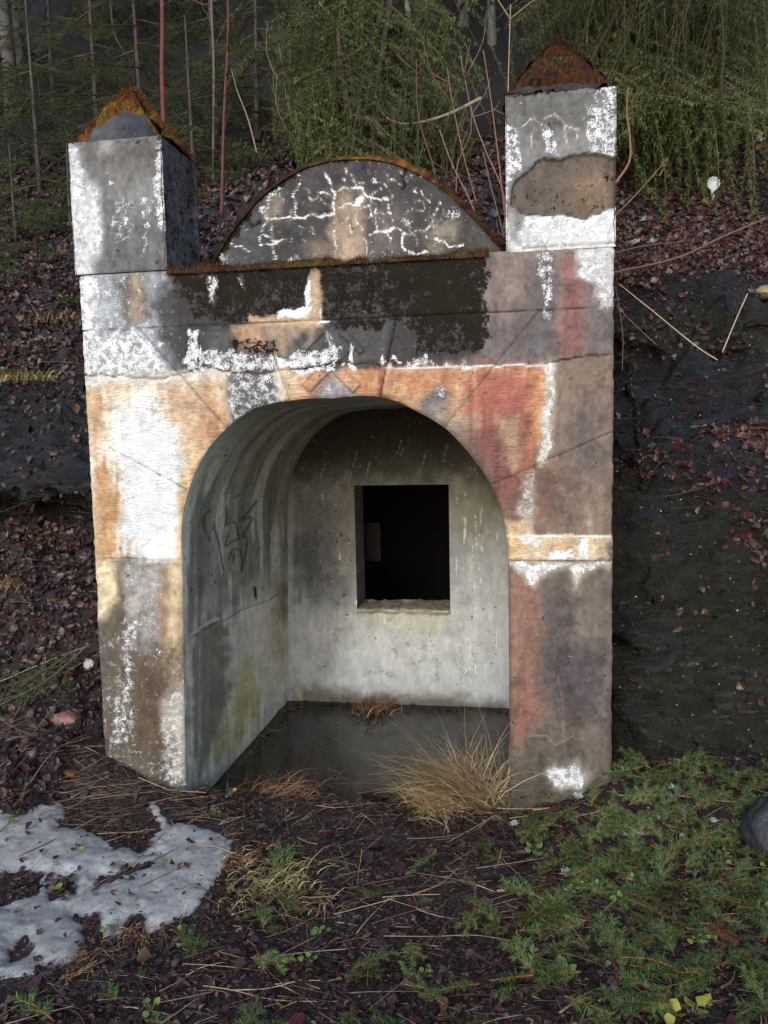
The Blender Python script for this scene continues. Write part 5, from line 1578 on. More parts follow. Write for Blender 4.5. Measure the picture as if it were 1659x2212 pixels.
# ------------------------------------------------------------------ needles, sprigs
def needles_along(mb, pts, r, spacing, L, wid, cols, flatness=0.0, spread=0.9, up=None):
    """needles set all round (or flat, in two ranks) along a stem"""
    pts = np.asarray(pts, float)
    seg = np.linalg.norm(np.diff(pts, axis=0), axis=1)
    cum = np.concatenate([[0], np.cumsum(seg)])
    n = max(int(cum[-1] / spacing), 2)
    t = np.linspace(0.02, 1, n) * cum[-1]
    pos = np.stack([np.interp(t, cum, pts[:, i]) for i in range(3)], 1)
    k = np.clip(np.searchsorted(cum, t) - 1, 0, len(seg) - 1)
    tg = (np.diff(pts, axis=0) / (seg[:, None] + 1e-9))[k]
    ph = r.uniform(0, 6.283, n)
    if flatness:
        ph = np.where(np.arange(n) % 2 == 0, 0, math.pi) + r.normal(0, 0.7 * (1 - flatness) + 0.2, n)
    ref = np.array([0, 0, 1.0]) if up is None else np.asarray(up, float)
    a = np.cross(tg, ref); a /= np.linalg.norm(a, axis=1)[:, None] + 1e-9
    b = np.cross(a, tg)
    out = a * np.cos(ph)[:, None] + b * np.sin(ph)[:, None]
    d = tg * (1 - spread * 0.5) + out * spread
    tv = np.array([[0, -wid / 2, 0], [0.25, wid / 2, 0], [1, 0, 0]])
    R = frames_x(d, r.uniform(-0.6, 0.6, n)).copy()
    R[:, :, 0] *= (L * r.uniform(0.7, 1.1, n))[:, None]
    c = np.asarray(cols)[r.integers(0, len(cols), n)] * r.uniform(0.75, 1.25, (n, 1))
    mb.scatter(tv, np.array([[0, 1, 2]]), pos, R, 1.0, c)

SPR = [(0.034, 0.066, 0.020), (0.050, 0.088, 0.024), (0.074, 0.112, 0.028), (0.028, 0.052, 0.022)]
ORANGE = (0.22, 0.070, 0.020)
def sprig_mesh(seed):
    r = np.random.default_rng(seed)
    mb = MB()
    n = r.integers(2, 5)
    L = 1.0
    main = smooth_line([(0, 0, 0), (0.5, r.normal(0, 0.05), 0.03), (1.0, r.normal(0, 0.1), 0.0)], 8)
    mb.tube(main, [0.014, 0.008], 4, ORANGE)
    needles_along(mb, main, r, 0.0085, 0.17, 0.026, SPR, 0.5, 0.85)
    for k in range(n):
        t = 0.15 + 0.6 * k / n + r.uniform(0, 0.1)
        i = int(t * 7)
        s = 1 if k % 2 else -1
        e = main[i] + np.array([0.28, 0.24 * s, 0.02]) * r.uniform(0.7, 1.3)
        tw = smooth_line([main[i], (main[i] + e) / 2 + [0, 0.02 * s, 0.02], e], 5)
        mb.tube(tw, [0.010, 0.006], 3, ORANGE)
        needles_along(mb, tw, r, 0.009, 0.16, 0.026, SPR, 0.5, 0.85)
    # bud scales at the broken end
    th = np.linspace(0, 6.283, 6)[:-1]
    bv = np.vstack([[[-0.05, 0, 0]], np.stack([np.zeros(5) - 0.01, 0.022 * np.cos(th), 0.022 * np.sin(th)], 1), [[0.03, 0, 0]]])
    bt = [[0, 1 + (i + 1) % 5, 1 + i] for i in range(5)] + [[6, 1 + i, 1 + (i + 1) % 5] for i in range(5)]
    mb.add(bv, None, np.array(bt), (0.30, 0.055, 0.025))
    return mb
SPRIG_MB = [sprig_mesh(900 + k) for k in range(7)]
SPRIG = [b_.mesh('spruce_sprig', M_NEEDLE) for b_ in SPRIG_MB]
def sprig_w(x, y):
    d = sstep(1.75, 2.35, x + 0.25 * lownoise(x, y, 2.2, 41)) * sstep(0.25, -0.05, y) * sstep(3.3, 2.9, x - 0.1)
    d = np.maximum(d, 0.12 * sstep(-0.5, -0.8, y) * sstep(0.5, 0.9, x))
    return d * (0.45 + 0.75 * sstep(-0.2, 0.2, lownoise(x, y, 5, 42)))
P_, N_ = ground_points(300, r, 0.2, 3.5, -1.75, 0.18, sprig_w)
R_ = frames(N_ + r.normal(0, 0.22, N_.shape), r.uniform(0, 6.28, 300))
sp0_ = bpy.data.objects.new('spruce_sprig', SPRIG[0])
for i in range(300):
    o = sp0_ if i == 0 else sp0_.copy()
    COL.objects.link(o)
    o.data = SPRIG[r.integers(0, 7)]
    o.matrix_world = mat_of(P_[i] + N_[i] * r.uniform(0.020, 0.045), R_[i], r.uniform(0.10, 0.175))
    x_, y_ = P_[i][0], P_[i][1]
    sz_ = o.scale[0]
    col_ = ['in front of the arch', 'below the corner of the right pillar', 'below the right pillar', 'before the dark rock face'][int(np.digitize(x_, [1.75, 2.1, 2.55]))]
    row_ = ['near the bottom', 'in mid litter', 'near the portal'][int(np.digitize(y_, [-0.95, -0.45]))]
    szn = 'short' if sz_ < 0.122 else 'long' if sz_ > 0.152 else 'middling'
    o['label'] = f'{szn} green spruce sprig {col_} {row_}'
    o['category'] = 'sprig'
    o['group'] = f'{szn} spruce sprigs {col_} {row_}'
mb = MB()
P_, N_ = ground_points(420, r, 0.2, 3.6, -1.9, 0.2, sprig_w)
R_ = frames(N_ + r.normal(0, 0.2, N_.shape), r.uniform(0, 6.28, len(P_)))
for i in range(len(P_)):
    b_ = SPRIG_MB[i % 7]
    V = np.vstack(b_.V) @ R_[i].T * r.uniform(0.06, 0.12) + P_[i] + N_[i] * 0.018
    mb.add(V, np.vstack(b_.Q), np.vstack(b_.T), np.vstack(b_.C) * 0.8)
obj('small_spruce_bits', mb.mesh('small_spruce_bits', M_NEEDLE), kind='stuff')
# shed needles and straws, too many to count
mb = MB()
P_, N_ = ground_points(26000, r, -1.2, 3.7, -1.9, 0.2)
d = np.stack([r.normal(0.4, 1, 26000), r.normal(0, 0.8, 26000), r.normal(0, 0.25, 26000)], 1)
R_ = frames_x(d, r.uniform(0, 6.28, 26000)).copy()
R_[:, :, 0] *= (0.008 + 0.10 * r.random(26000) ** 4)[:, None]
tv = np.array([[-0.5, -0.0008, 0], [-0.5, 0.0008, 0.0006], [0.5, 0.0006, 0], [0.5, -0.0006, 0.0004]])
sc_ = np.array([(0.10, 0.055, 0.03), (0.05, 0.022, 0.015), (0.22, 0.14, 0.075), (0.03, 0.018, 0.012), (0.3, 0.21, 0.12)])
mb.scatter(tv, np.array([[0, 1, 2, 3]]), P_ + N_ * r.uniform(0.004, 0.03, (26000, 1)), R_, 1.0, sc_[r.choice(5, 26000, p=(0.24, 0.34, 0.12, 0.24, 0.06))] * 0.8)
# needles lying on the snow
xs_, ys_ = r.uniform(-1.2, 1.1, 9000), r.uniform(-1.7, 0.05, 9000)
ms = snow_at(xs_, ys_) > 0.1
xs_, ys_ = xs_[ms][:1100], ys_[ms][:1100]
n_ = len(xs_)
i_ = np.clip(((xs_ + 1.4) / 2.55 * 299), 0, 298).astype(int); j_ = np.clip(((ys_ + 1.75) / 1.85 * 229), 0, 228).astype(int)
Pn = np.stack([xs_, ys_, zz[i_, j_] + 0.003], 1)
d = np.stack([r.normal(0, 1, n_), r.normal(0, 1, n_), r.normal(0, 0.1, n_)], 1)
R_ = frames_x(d, np.zeros(n_)).copy()
R_[:, :, 0] *= r.uniform(0.008, 0.02, n_)[:, None]
mb.scatter(tv, np.array([[0, 1, 2, 3]]), Pn, R_, 1.0, sc_[r.choice([1, 3], n_)])
obj('shed_needles', mb.mesh('shed_needles', M_STRAW), kind='stuff')

mb = MB()
def mat_stems(pos, nr, n, Lr, ang, sig, cw):
    for i in range(n):
        L_ = r.uniform(*Lr); a_ = r.normal(ang, sig)
        t_ = np.linspace(-0.5, 0.5, 5)[:, None]
        d_ = np.array([math.cos(a_), math.sin(a_), 0.0]); d_ = d_ - nr[i] * (d_ @ nr[i]); d_ /= np.linalg.norm(d_)
        b_ = np.cross(nr[i], d_)
        P = pos[i] + d_ * L_ * t_ + b_ * L_ * r.normal(0, 0.2) * t_ ** 2 + nr[i] * (r.uniform(0.006, 0.035) + r.normal(0, 0.02) * t_)
        mb.tube(P, [r.uniform(0.0007, 0.0018), 0.0006], 3, np.asarray(cw[r.integers(0, len(cw))]) * r.uniform(0.5, 1.2))
SC = [(0.20, 0.13, 0.075), (0.11, 0.06, 0.035), (0.06, 0.028, 0.018), (0.05, 0.022, 0.016), (0.30, 0.22, 0.13)]
P_, N_ = ground_points(900, r, -1.0, 3.4, -1.8, -0.02)
mat_stems(P_, N_, 900, (0.05, 0.28), 0.3, 0.8, SC)
P_, N_ = ground_points(260, r, -1.1, 0.3, -0.7, 0.0)
mat_stems(P_, N_, 260, (0.10, 0.42), 0.5, 0.4, SC[:2] + SC[4:])
sel = vis(LB) * (LB[..., 2] > 0.0) * (1 - 0.7 * LBR)
P_, N_ = cell_sample(LB, LBN, sel * (LB[..., 0] < -0.06), 520, r)
mat_stems(P_, N_, 520, (0.08, 0.40), 0.4, 0.8, SC)
P_, N_ = cell_sample(RB, RBN, vis(RB) * (RB[..., 2] > 1.0), 260, r)
mat_stems(P_, N_, 260, (0.08, 0.40), 0.2, 0.7, SC)
obj('matted_dead_stems', mb.mesh('matted_dead_stems', M_STRAW), kind='stuff')
mb = MB()
n_ = 420
x_ = r.uniform(0.44, 1.94, n_); y_ = 0.04 + np.abs(r.normal(0, 0.20, n_))
k_ = r.random(n_) < 0.25
y_ = np.where(k_, DV - np.abs(r.normal(0, 0.04, n_)) - 0.01, y_)
k2_ = r.random(n_) < 0.2
x_ = np.where(k2_, 0.46 + np.abs(r.normal(0, 0.03, n_)), x_); y_ = np.where(k2_, r.uniform(0.1, 1.7, n_), y_)
Pf = np.stack([x_, y_, np.maximum(zg(x_, y_), -0.203) + 0.002], 1)
scatter_leaves(mb, Pf, np.tile([0, 0, 1.0], (n_, 1)), r, 0.006, 0.03, 0.10, 0.0)
m_ = r.permutation(n_)[:220]
Pn = Pf[m_]
mat_stems(Pn, np.tile([0, 0, 1.0], (220, 1)), 220, (0.03, 0.16), 0.2, 1.0, SC)
obj('floating_litter', mb.mesh('floating_litter', M_LEAF), kind='stuff')

# ------------------------------------------------------------------ dead stalks lying about, each its own
STRAW = [(0.28, 0.185, 0.105), (0.19, 0.11, 0.06), (0.36, 0.27, 0.17), (0.09, 0.045, 0.028)]
SNAME = ['tan', 'brown', 'pale', 'dark brown']
def stalk_px(px, rad, ci, label, lift=0.02, y=None, name='dead_stalk', cat='stalk', group=None, mat=None):
    pts = []
    for q in px:
        if len(q) == 3:
            pts.append(at_y(q[0], q[1], q[2]))
        else:
            h_, nrm = hit(q[0], q[1])
            pts.append(h_ + nrm * lift)
    pts = smooth_line(pts, max(6, 4 * len(pts)))
    o0 = pts[0].copy()
    mb = MB()
    mb.tube(pts - o0, [rad * 0.72, rad * 0.4], 5, np.asarray(STRAW[ci] if isinstance(ci, int) else ci) * 0.75)
    return obj(name, mb.mesh(name, mat or M_STRAW, True), None, o0, label, cat, group)
def r7(x, y):
    return (x * 0.5, 1659 + y * 0.5)
def r8(x, y):
    return (829.5 + x * 0.5, 1659 + y * 0.5)
named = [([r7(395, 330), r7(470, 322), r7(600, 285), r7(660, 265)], 0.0035, 2, 'pale straw lying across the upper edge of the snow'),
         ([r7(430, 500), r7(560, 440), r7(680, 320), r7(745, 240)], 0.003, 0, 'tan straw crossing the neck between two snow lobes'),
         ([r7(400, 550), r7(450, 500), r7(600, 440), r7(750, 375)], 0.004, 3, 'dark stalk lying across the middle of the snow'),
         ([r7(590, 525), r7(700, 470), r7(830, 430), r7(910, 400)], 0.0035, 1, 'brown straw bundle stalk on the right snow lobe'),
         ([r7(80, 385), r7(250, 310), r7(420, 250), r7(610, 190)], 0.0035, 3, 'long dark stalk reaching over the top of the snow'),
         ([r7(300, 135), r7(390, 100), r7(465, 75)], 0.003, 2, 'pale straw beside the foot of the left pillar'),
         ([r7(600, 50), r7(720, 90), r7(800, 95), r7(880, 103)], 0.004, 2, 'pale bent straw along the foot of the left pillar'),
         ([r7(1000, 975), r7(1150, 970), r7(1300, 940)], 0.0035, 2, 'pale twin straw in front of the arch path'),
         ([r7(1190, 820), r7(1340, 810), r7(1510, 795)], 0.0035, 2, 'pale straw lying flat below the yellow grass tuft'),
         ([r7(1110, 880), r7(1240, 820), r7(1380, 750)], 0.003, 0, 'thin tan straw slanting below the yellow grass tuft'),
         ([r7(1110, 800), r7(1170, 900), r7(1240, 970)], 0.004, (0.16, 0.05, 0.03), 'red brown bent stalk on the dark litter path'),
         ([r7(880, 960), r7(1010, 980), r7(1200, 1020), r7(1450, 1035)], 0.003, 0, 'long tan straw near the lower middle of the litter'),
         ([r8(430, 285), r8(520, 410), r8(615, 515)], 0.004, 1, 'brown twig slanting down past the clover below the pillar'),
         ([r8(870, 155), r8(960, 185)], 0.003, 2, 'short pale straw at the foot of the right pillar'),
         ([r8(1010, 120), r8(1200, 128), r8(1400, 145), r8(1560, 155)], 0.005, 2, 'long pale stick below the dark rock face'),
         ([r8(120, 565), r8(240, 500), r8(340, 430)], 0.005, 0, 'light brown forked stick left of the clover'),
         ([r8(0, 580), r8(120, 570), r8(230, 560)], 0.004, 0, 'light brown stick lying flat left of the sprigs'),
         ([r8(130, 615), r8(220, 640), r8(300, 665)], 0.0035, 2, 'pale short straw left of the spruce sprigs'),
         ([r8(0, 740), r8(200, 738), r8(400, 735), r8(600, 775)], 0.0035, 0, 'long tan straw running into the spruce sprigs'),
         ([r8(760, 1065), r8(860, 1010), r8(940, 970)], 0.005, 0, 'short light brown stick near the bottom edge'),
         ([r8(930, 1035), r8(1030, 985)], 0.005, 0, 'stub of light brown stick among the lowest sprigs'),
         ([r8(560, 810), r8(650, 760), r8(750, 705)], 0.004, 1, 'brown stick lying over the middle sprigs'),
         ([r8(1450, 980), r8(1490, 930), r8(1530, 880)], 0.006, 1, 'thick brown stick near the lower right corner'),
         ([r8(390, 525), r8(490, 540)], 0.003, 2, 'short pale straw beside the orange cigarette end'),
         ([r8(420, 600), r8(560, 550), r8(740, 495)], 0.003, 1, 'thin brown straw pointing at the lichen knot'),
         ([r8(500, 850), r8(560, 750), r8(690, 590)], 0.004, 3, 'dark twig upright among the sprigs'),
         ([r8(1480, 230), r8(1510, 330), r8(1550, 480)], 0.005, 1, 'brown stick leaning on the stone at the edge'),
         ([r7(0, 275), r7(90, 200), r7(120, 40), r7(130, -60)], 0.003, 1, 'brown straw rising beside the upper left snow'),
         ([(0, 1470), (90, 1430), (205, 1385)], 0.003, 2, 'long pale straw lying over the left spruce twig'),
         ([(0, 1530), (80, 1480), (200, 1420)], 0.003, 0, 'tan straw below the left spruce twig'),
         ([(0, 1660), (60, 1590), (140, 1500)], 0.003, 0, 'tan straw on the bank above the snow'),
         ([(10, 1690), (90, 1610), (170, 1560)], 0.003, 1, 'brown straw beside the cones on the left bank'),
         ([(60, 1700), (110, 1620), (190, 1575)], 0.003, 2, 'pale straw above the cones on the left bank')]
for px, rad, ci, lb in named:
    stalk_px(px, rad, ci, lb)
# more of them, alike
P_, N_ = ground_points(110, r, -0.5, 3.4, -1.75, -0.03)
for i in range(110):
    L_ = r.uniform(0.07, 0.30)
    a_ = r.uniform(0, 6.28) if r.random() < 0.4 else r.normal(0.35, 0.5)
    t_ = np.linspace(-0.5, 0.5, 6)
    bend = r.normal(0, 0.12)
    xy = P_[i][:2] + L_ * (t_[:, None] * np.array([math.cos(a_), math.sin(a_)]) + bend * (t_[:, None] ** 2) * np.array([-math.sin(a_), math.cos(a_)]))
    bad = (xy[:, 1] > -0.01).any()
    if bad:
        xy[:, 1] -= xy[:, 1].max() + 0.04
    zl = zg(xy[:, 0], xy[:, 1]) + np.clip(snow_at(xy[:, 0], xy[:, 1]), 0, 1) * 0.024
    zl = np.maximum(zl, np.linspace(zl[0], zl[-1], 6)) + r.uniform(0.008, 0.028)
    ci = int(r.choice(4, p=(0.35, 0.25, 0.25, 0.15)))
    pts = np.column_stack([xy, zl])
    mb = MB()
    mb.tube(smooth_line(pts - pts[0], 8), [r.uniform(0.0012, 0.0028), 0.001], 4, STRAW[ci])
    zn = zone(xy[0, 0], xy[0, 1])
    obj('dead_stalk', mb.mesh('dead_stalk', M_STRAW, True), None, pts[0], f'{SNAME[ci]} dead grass stalk lying {zn}', 'stalk', f'{SNAME[ci]} stalks {zn}')

# ------------------------------------------------------------------ grass tufts
def tuft(c, n, L, spread, lean, cols, label, seed, droop=1.0, wid=0.0022, base=0.05):
    r = np.random.default_rng(seed)
    mb = MB()
    for k in range(n):
        a = r.uniform(0, 6.283)
        d = np.array([math.cos(a), math.sin(a)]) * spread * r.uniform(0.1, 1) + np.array(lean) * r.uniform(0.4, 1.2)
        l = r.uniform(*L)
        t = np.linspace(0, 1, 6)
        up = l * (t * 0.9 - droop * r.uniform(0.45, 0.95) * t ** 2)
        out = d[None] * (t[:, None] ** 1.3) * l / max(np.linalg.norm(d), 0.3) * r.uniform(0.5, 1.0)
        b0 = r.normal(0, base, 2)
        P = np.column_stack([b0[0] + out[:, 0], b0[1] + out[:, 1], np.maximum(up, -0.0 + 0.004 * k / n)])
        P[:, 0] += r.normal(0, 0.006, 6) * t; P[:, 1] += r.normal(0, 0.006, 6) * t
        w = wid * (1 - 0.85 * t) * r.uniform(0.7, 1.3)
        sd_ = np.array([-math.sin(a + 0.7), math.cos(a + 0.7), 0.3])
        V = np.vstack([P - sd_ * w[:, None], P + sd_ * w[:, None]])
        Q = np.array([[i, i + 1, 7 + i, 6 + i] for i in range(5)])
        mb.add(V, Q, None, np.asarray(cols[r.integers(0, len(cols))]) * r.uniform(0.7, 1.25))
    return obj('grass_tuft', mb.mesh('grass_tuft', M_STRAW), None, c, label, 'grass tuft')
DRY = [(0.44, 0.31, 0.16), (0.34, 0.22, 0.10), (0.54, 0.42, 0.25), (0.24, 0.13, 0.06)]
RUS = [(0.22, 0.10, 0.045), (0.30, 0.16, 0.07), (0.14, 0.06, 0.03)]
YEL = [(0.34, 0.26, 0.09), (0.26, 0.22, 0.07), (0.42, 0.30, 0.13), (0.16, 0.16, 0.05)]
def gz(x, y, dz=0.0):
    return (x, y, float(zg(x, y)) + dz)
tuft(gz(1.80, 0.12, -0.01), 820, (0.34, 0.72), 0.55, (-0.30, -0.15), DRY, 'big pale dry grass tuft drooping beside the right pillar', 1, 0.58, 0.0026, 0.08)
tuft(gz(1.66, 0.0), 240, (0.16, 0.34), 0.7, (-0.5, -0.2), DRY, 'low dry grass tuft sprawling left of the big pale one', 2, 1.0, 0.0024, 0.08)
tuft(gz(0.76, 0.20, 0.0), 380, (0.16, 0.36), 0.9, (0.25, -0.2), RUS + [DRY[0]], 'rusty dry grass tuft at the left side of the puddle', 3, 0.85, 0.0022, 0.08)
tuft(gz(0.88, -0.02, 0.0), 220, (0.10, 0.26), 0.9, (0.3, -0.2), RUS, 'low reddish grass tuft in front of the puddle', 4, 1.05, 0.002, 0.10)
tuft((1.06, DV - 0.14, -0.215), 130, (0.12, 0.28), 1.0, (-0.2, -0.1), RUS, 'small rusty grass tuft against the rear wall', 5, 0.9, 0.003, 0.06)
h_, _n = hit(575, 1905); tuft(h_, 300, (0.06, 0.16), 1.0, (0.25, -0.1), YEL, 'yellow green flattened grass tuft right of the snow', 6, 1.1, 0.0022, 0.08)
h_, _n = hit(630, 1945); tuft(h_, 170, (0.06, 0.15), 1.0, (0.4, -0.2), DRY + RUS, 'tan flattened grass tuft below the yellow green one', 7, 1.1, 0.002, 0.07)
h_, _n = hit(518, 1860); tuft(h_, 120, (0.06, 0.13), 0.7, (0.1, -0.2), RUS + [DRY[0]], 'rusty grass tuft at the tip of the snow', 8, 1.0, 0.002, 0.03)
h_, _n = hit(285, 2020); tuft(h_, 130, (0.05, 0.13), 0.8, (0.1, -0.3), RUS + [DRY[1]], 'brown grass tuft in the lower bay of the snow', 9, 1.05, 0.002, 0.06)
h_, _n = hit(170, 2090); tuft(h_, 90, (0.05, 0.13), 0.8, (0.2, -0.3), RUS, 'dark rusty grass tuft under the lower snow edge', 10, 1.05, 0.002, 0.04)
h_, _n = hit(15, 1265); tuft(h_, 150, (0.15, 0.32), 0.35, (0.0, -0.55), DRY, 'hanging dry grass tuft at the left edge below the ledge', 11, 1.5, 0.0025, 0.05)
h_, _n = hit(60, 830); tuft(h_, 120, (0.12, 0.32), 0.5, (0.1, -0.5), YEL, 'grass tuft hanging over the left rock slab', 12, 1.5, 0.0025, 0.10)
h_, _n = hit(130, 690); tuft(h_, 80, (0.12, 0.34), 0.5, (0.2, -0.45), DRY, 'thin tan grass tuft on the upper left bank', 13, 1.4, 0.0022, 0.12)
h_, _n = hit(1090, 1700); tuft(gz(1.93, 0.05), 60, (0.08, 0.18), 0.6, (-0.2, -0.3), YEL, 'short yellow green tuft touching the right pillar', 14, 0.8, 0.002, 0.03)

# ------------------------------------------------------------------ clover and other green plants
def leaflet(r):
    th = np.linspace(0, 2 * math.pi, 9)[:-1]
    rad = 0.5 * (1 + 0.18 * np.cos(3 * th))
    V = np.column_stack([0.5 + rad * np.cos(th), rad * np.sin(th) * 0.9, 0.10 * np.cos(2 * th)])
    V = np.vstack([V, [[0.5, 0, -0.06]]])
    T_ = np.array([[8, i, (i + 1) % 8] for i in range(8)])
    return V, T_
lv, lt_ = leaflet(None)
GCOL = [(0.095, 0.15, 0.028), (0.065, 0.11, 0.028), (0.13, 0.17, 0.03), (0.04, 0.07, 0.02), (0.24, 0.22, 0.035)]
GLEAF = [make_mesh('leaf', lv, lt_, M_GREEN, {'tint': np.tile(c_, (len(lv), 1))}, True) for c_ in GCOL]
def green_plant(u, v, n, s, ci, label):
    h_, nr = hit(u, v)
    t = thing('green_plant', h_, label, 'plant', label.split(' growing')[0].split()[0] + ' green seedlings ' + label.split('litter ')[1] if 'seedling growing' in label else None)
    mb = MB()
    tips = []
    for k in range(n):
        a = r.uniform(0, 6.283)
        e = np.array([math.cos(a), math.sin(a), 0]) * r.uniform(0.3, 1.3) * s + np.array([0, 0, r.uniform(0.015, 0.04)])
        mb.tube(smooth_line([np.zeros(3), e * 0.5 + [0, 0, 0.012], e], 5), 0.0009, 3, (0.10, 0.11, 0.03))
        tips.append((e, a))
    obj('stem', mb.mesh('stem', M_GREEN), t)
    for e, a in tips:
        o = obj('leaf', GLEAF[ci if r.random() < 0.7 else r.integers(0, 4)], t)
        Rl = frames(np.array([[r.normal(0, 0.35), r.normal(-0.2, 0.35), 1]]), np.array([a]))[0]
        o.matrix_local = mat_of(e, Rl, s * r.uniform(0.8, 1.3))
for (u, v), n, s, ci, lb in [(r8(640, 375), 9, 0.024, 0, 'bright green leafy plant below the right pillar corner'), (r8(690, 395), 5, 0.02, 1, 'small green leafy plant right of the bright one below the pillar'),
        (r8(858, 438), 4, 0.022, 0, 'three leaved clover beside the lichen covered knot'), (r8(845, 540), 8, 0.022, 0, 'bright clover patch left of the middle sprigs'), (r8(925, 535), 5, 0.018, 0, 'small clover right of the bright clover patch'),
        (r8(1035, 600), 7, 0.02, 1, 'round leaved plant amid the middle sprigs'), (r8(985, 690), 6, 0.022, 1, 'lobed green leaf plant below the round leaved one'), (r8(800, 640), 5, 0.018, 0, 'light green seedling left of the lobed plant'),
        (r8(780, 910), 5, 0.025, 1, 'dull green leafy plant low in the sprigs'), (r8(1105, 920), 4, 0.022, 4, 'yellowing leaf plant beside a dark hollow'), (r8(1370, 920), 5, 0.02, 0, 'small green clover above the yellow leaves'),
        (r8(1255, 1080), 4, 0.032, 4, 'yellow three leaved plant near the bottom edge'), (r8(1335, 1055), 5, 0.036, 4, 'big yellow leaved plant near the bottom right'), (r8(1180, 440), 3, 0.018, 0, 'tiny green leaf plant right of the lichen twig'),
        (r8(990, 960), 4, 0.028, 3, 'dark green leafy plant low centre of the sprigs'), (r8(120, 910), 9, 0.016, 3, 'dark green cushion plant left of the sprigs'), (r8(370, 160), 6, 0.016, 3, 'dark leafy plant before the dry grass tuft'),
        (r7(930, 190), 7, 0.018, 1, 'green leaf plant between left pillar and puddle'), (r7(890, 85), 5, 0.018, 0, 'bright leaf plant at the left pillar corner'), (r7(1000, 110), 10, 0.016, 3, 'dark cushion of leaves inside the left jamb'),
        (r7(1385, 725), 6, 0.02, 1, 'green plant right below the tan grass tuft'), (r7(1340, 845), 6, 0.02, 0, 'light green plant on the dark litter path'), (r7(690, 410), 4, 0.02, 0, 'bright green shoot between the snow lobes'),
        (r7(340, 365), 6, 0.022, 3, 'dark green rosette melting out of the snow'), (r7(250, 520), 7, 0.032, 3, 'dark broad leaved rosette in the snow hole'), (r7(480, 720), 6, 0.016, 0, 'light green shoots in the snow bay'),
        (r7(40, 245), 6, 0.022, 0, 'green leaves at the upper left snow edge'), (r7(640, 1075), 6, 0.02, 1, 'yellow green plant near the bottom left'), (r7(780, 690), 4, 0.016, 0, 'small shoots off the snow lobe tip'),
        ((150, 640), 6, 0.03, 0, 'green leafy plant on the upper left bank'), ((1540, 430), 6, 0.03, 3, 'dull green plant at the white marker'), ((1385, 580), 4, 0.04, 0, 'green leaf plant beside the right pillar block'), ((1440, 450), 3, 0.03, 0, 'single upright green leaf on the right bank')]:
    green_plant(u, v, n, s, ci, lb)

Pg_, _ng = ground_points(46, r, 1.5, 3.3, -1.6, 0.1, lambda x, y: 0.3 + 0.7 * sstep(1.9, 2.3, x))
for k_ in range(46):
    uu, vv = proj(Pg_[k_])
    zn_ = ['in front of the arch', 'below the right pillar', 'before the dark rock face'][int(np.digitize(Pg_[k_][0], [1.95, 2.5]))]
    ci_ = int(r.choice([0, 1, 2, 3]))
    green_plant(float(uu), float(vv), int(r.integers(3, 8)), r.uniform(0.012, 0.022), ci_, f"{['bright', 'mid', 'yellowish', 'dark'][ci_]} green seedling growing through the litter {zn_}")

# ------------------------------------------------------------------ lichen, cones, stones, small things
def lichen(u, v, s, label, n=70):
    h_, nr = hit(u, v)
    mb = MB()
    for k in range(n):
        d = r.normal(0, 1, 3); d[2] = abs(d[2]); d /= np.linalg.norm(d)
        e = d * s * r.uniform(0.4, 1)
        st_ = r.normal(0, s * 0.3, 3); st_[2] = abs(st_[2])
        mb.tube(np.array([st_, st_ + e * 0.5 + r.normal(0, s * 0.1, 3), st_ + e]), [s * 0.07, s * 0.03], 3, np.array([0.42, 0.47, 0.40]) * r.uniform(0.6, 1.2))
    obj('lichen_tuft', mb.mesh('lichen_tuft', M_LICHEN), None, h_ + nr * 0.012, label, 'lichen', 'pale lichen tufts')
for (x, y), s, lb in [((850, 125), 0.022, 'pale lichen tuft at the right pillar foot'), ((560, 245), 0.018, 'pale lichen tuft left under the right pillar'), ((1245, 92), 0.018, 'pale lichen tuft nearest the dark rock face'),
        ((1172, 220), 0.020, 'pale lichen tuft above the flat grey stone'), ((1435, 232), 0.016, 'pale lichen tuft beside the dark stone'), ((1275, 290), 0.014, 'upper pale lichen on the leaning twig'), ((1277, 330), 0.014, 'lower pale lichen on the leaning twig'),
        ((785, 465), 0.022, 'pale lichen on a dark knot beside the clover'), ((1085, 478), 0.020, 'pale lichen tuft in the middle sprigs'), ((1170, 95), 0.016, 'pale lichen tuft on the long pale stick'), ((1205, 100), 0.012, 'small pale lichen right of that on the stick')]:
    lichen(*r8(x, y), s, lb)
for (u, v), s, lb in [((1372, 925 * 0.5 + 60), 0.03, 'pale lichen on the right bank beside the pillar block'), ((1395, 480), 0.03, 'whitish lichen on the right bank below the marker'), ((1520, 330), 0.03, 'tan lichen tuft above the white marker'), ((1640, 300), 0.04, 'large pale lichen near the right edge'), ((1590, 255), 0.035, 'pale lichen high on the right bank'), ((1405, 1055 * 0.5), 0.03, 'pale lichen on the branch right of the pillar')]:
    lichen(u, v, s, lb, 60)

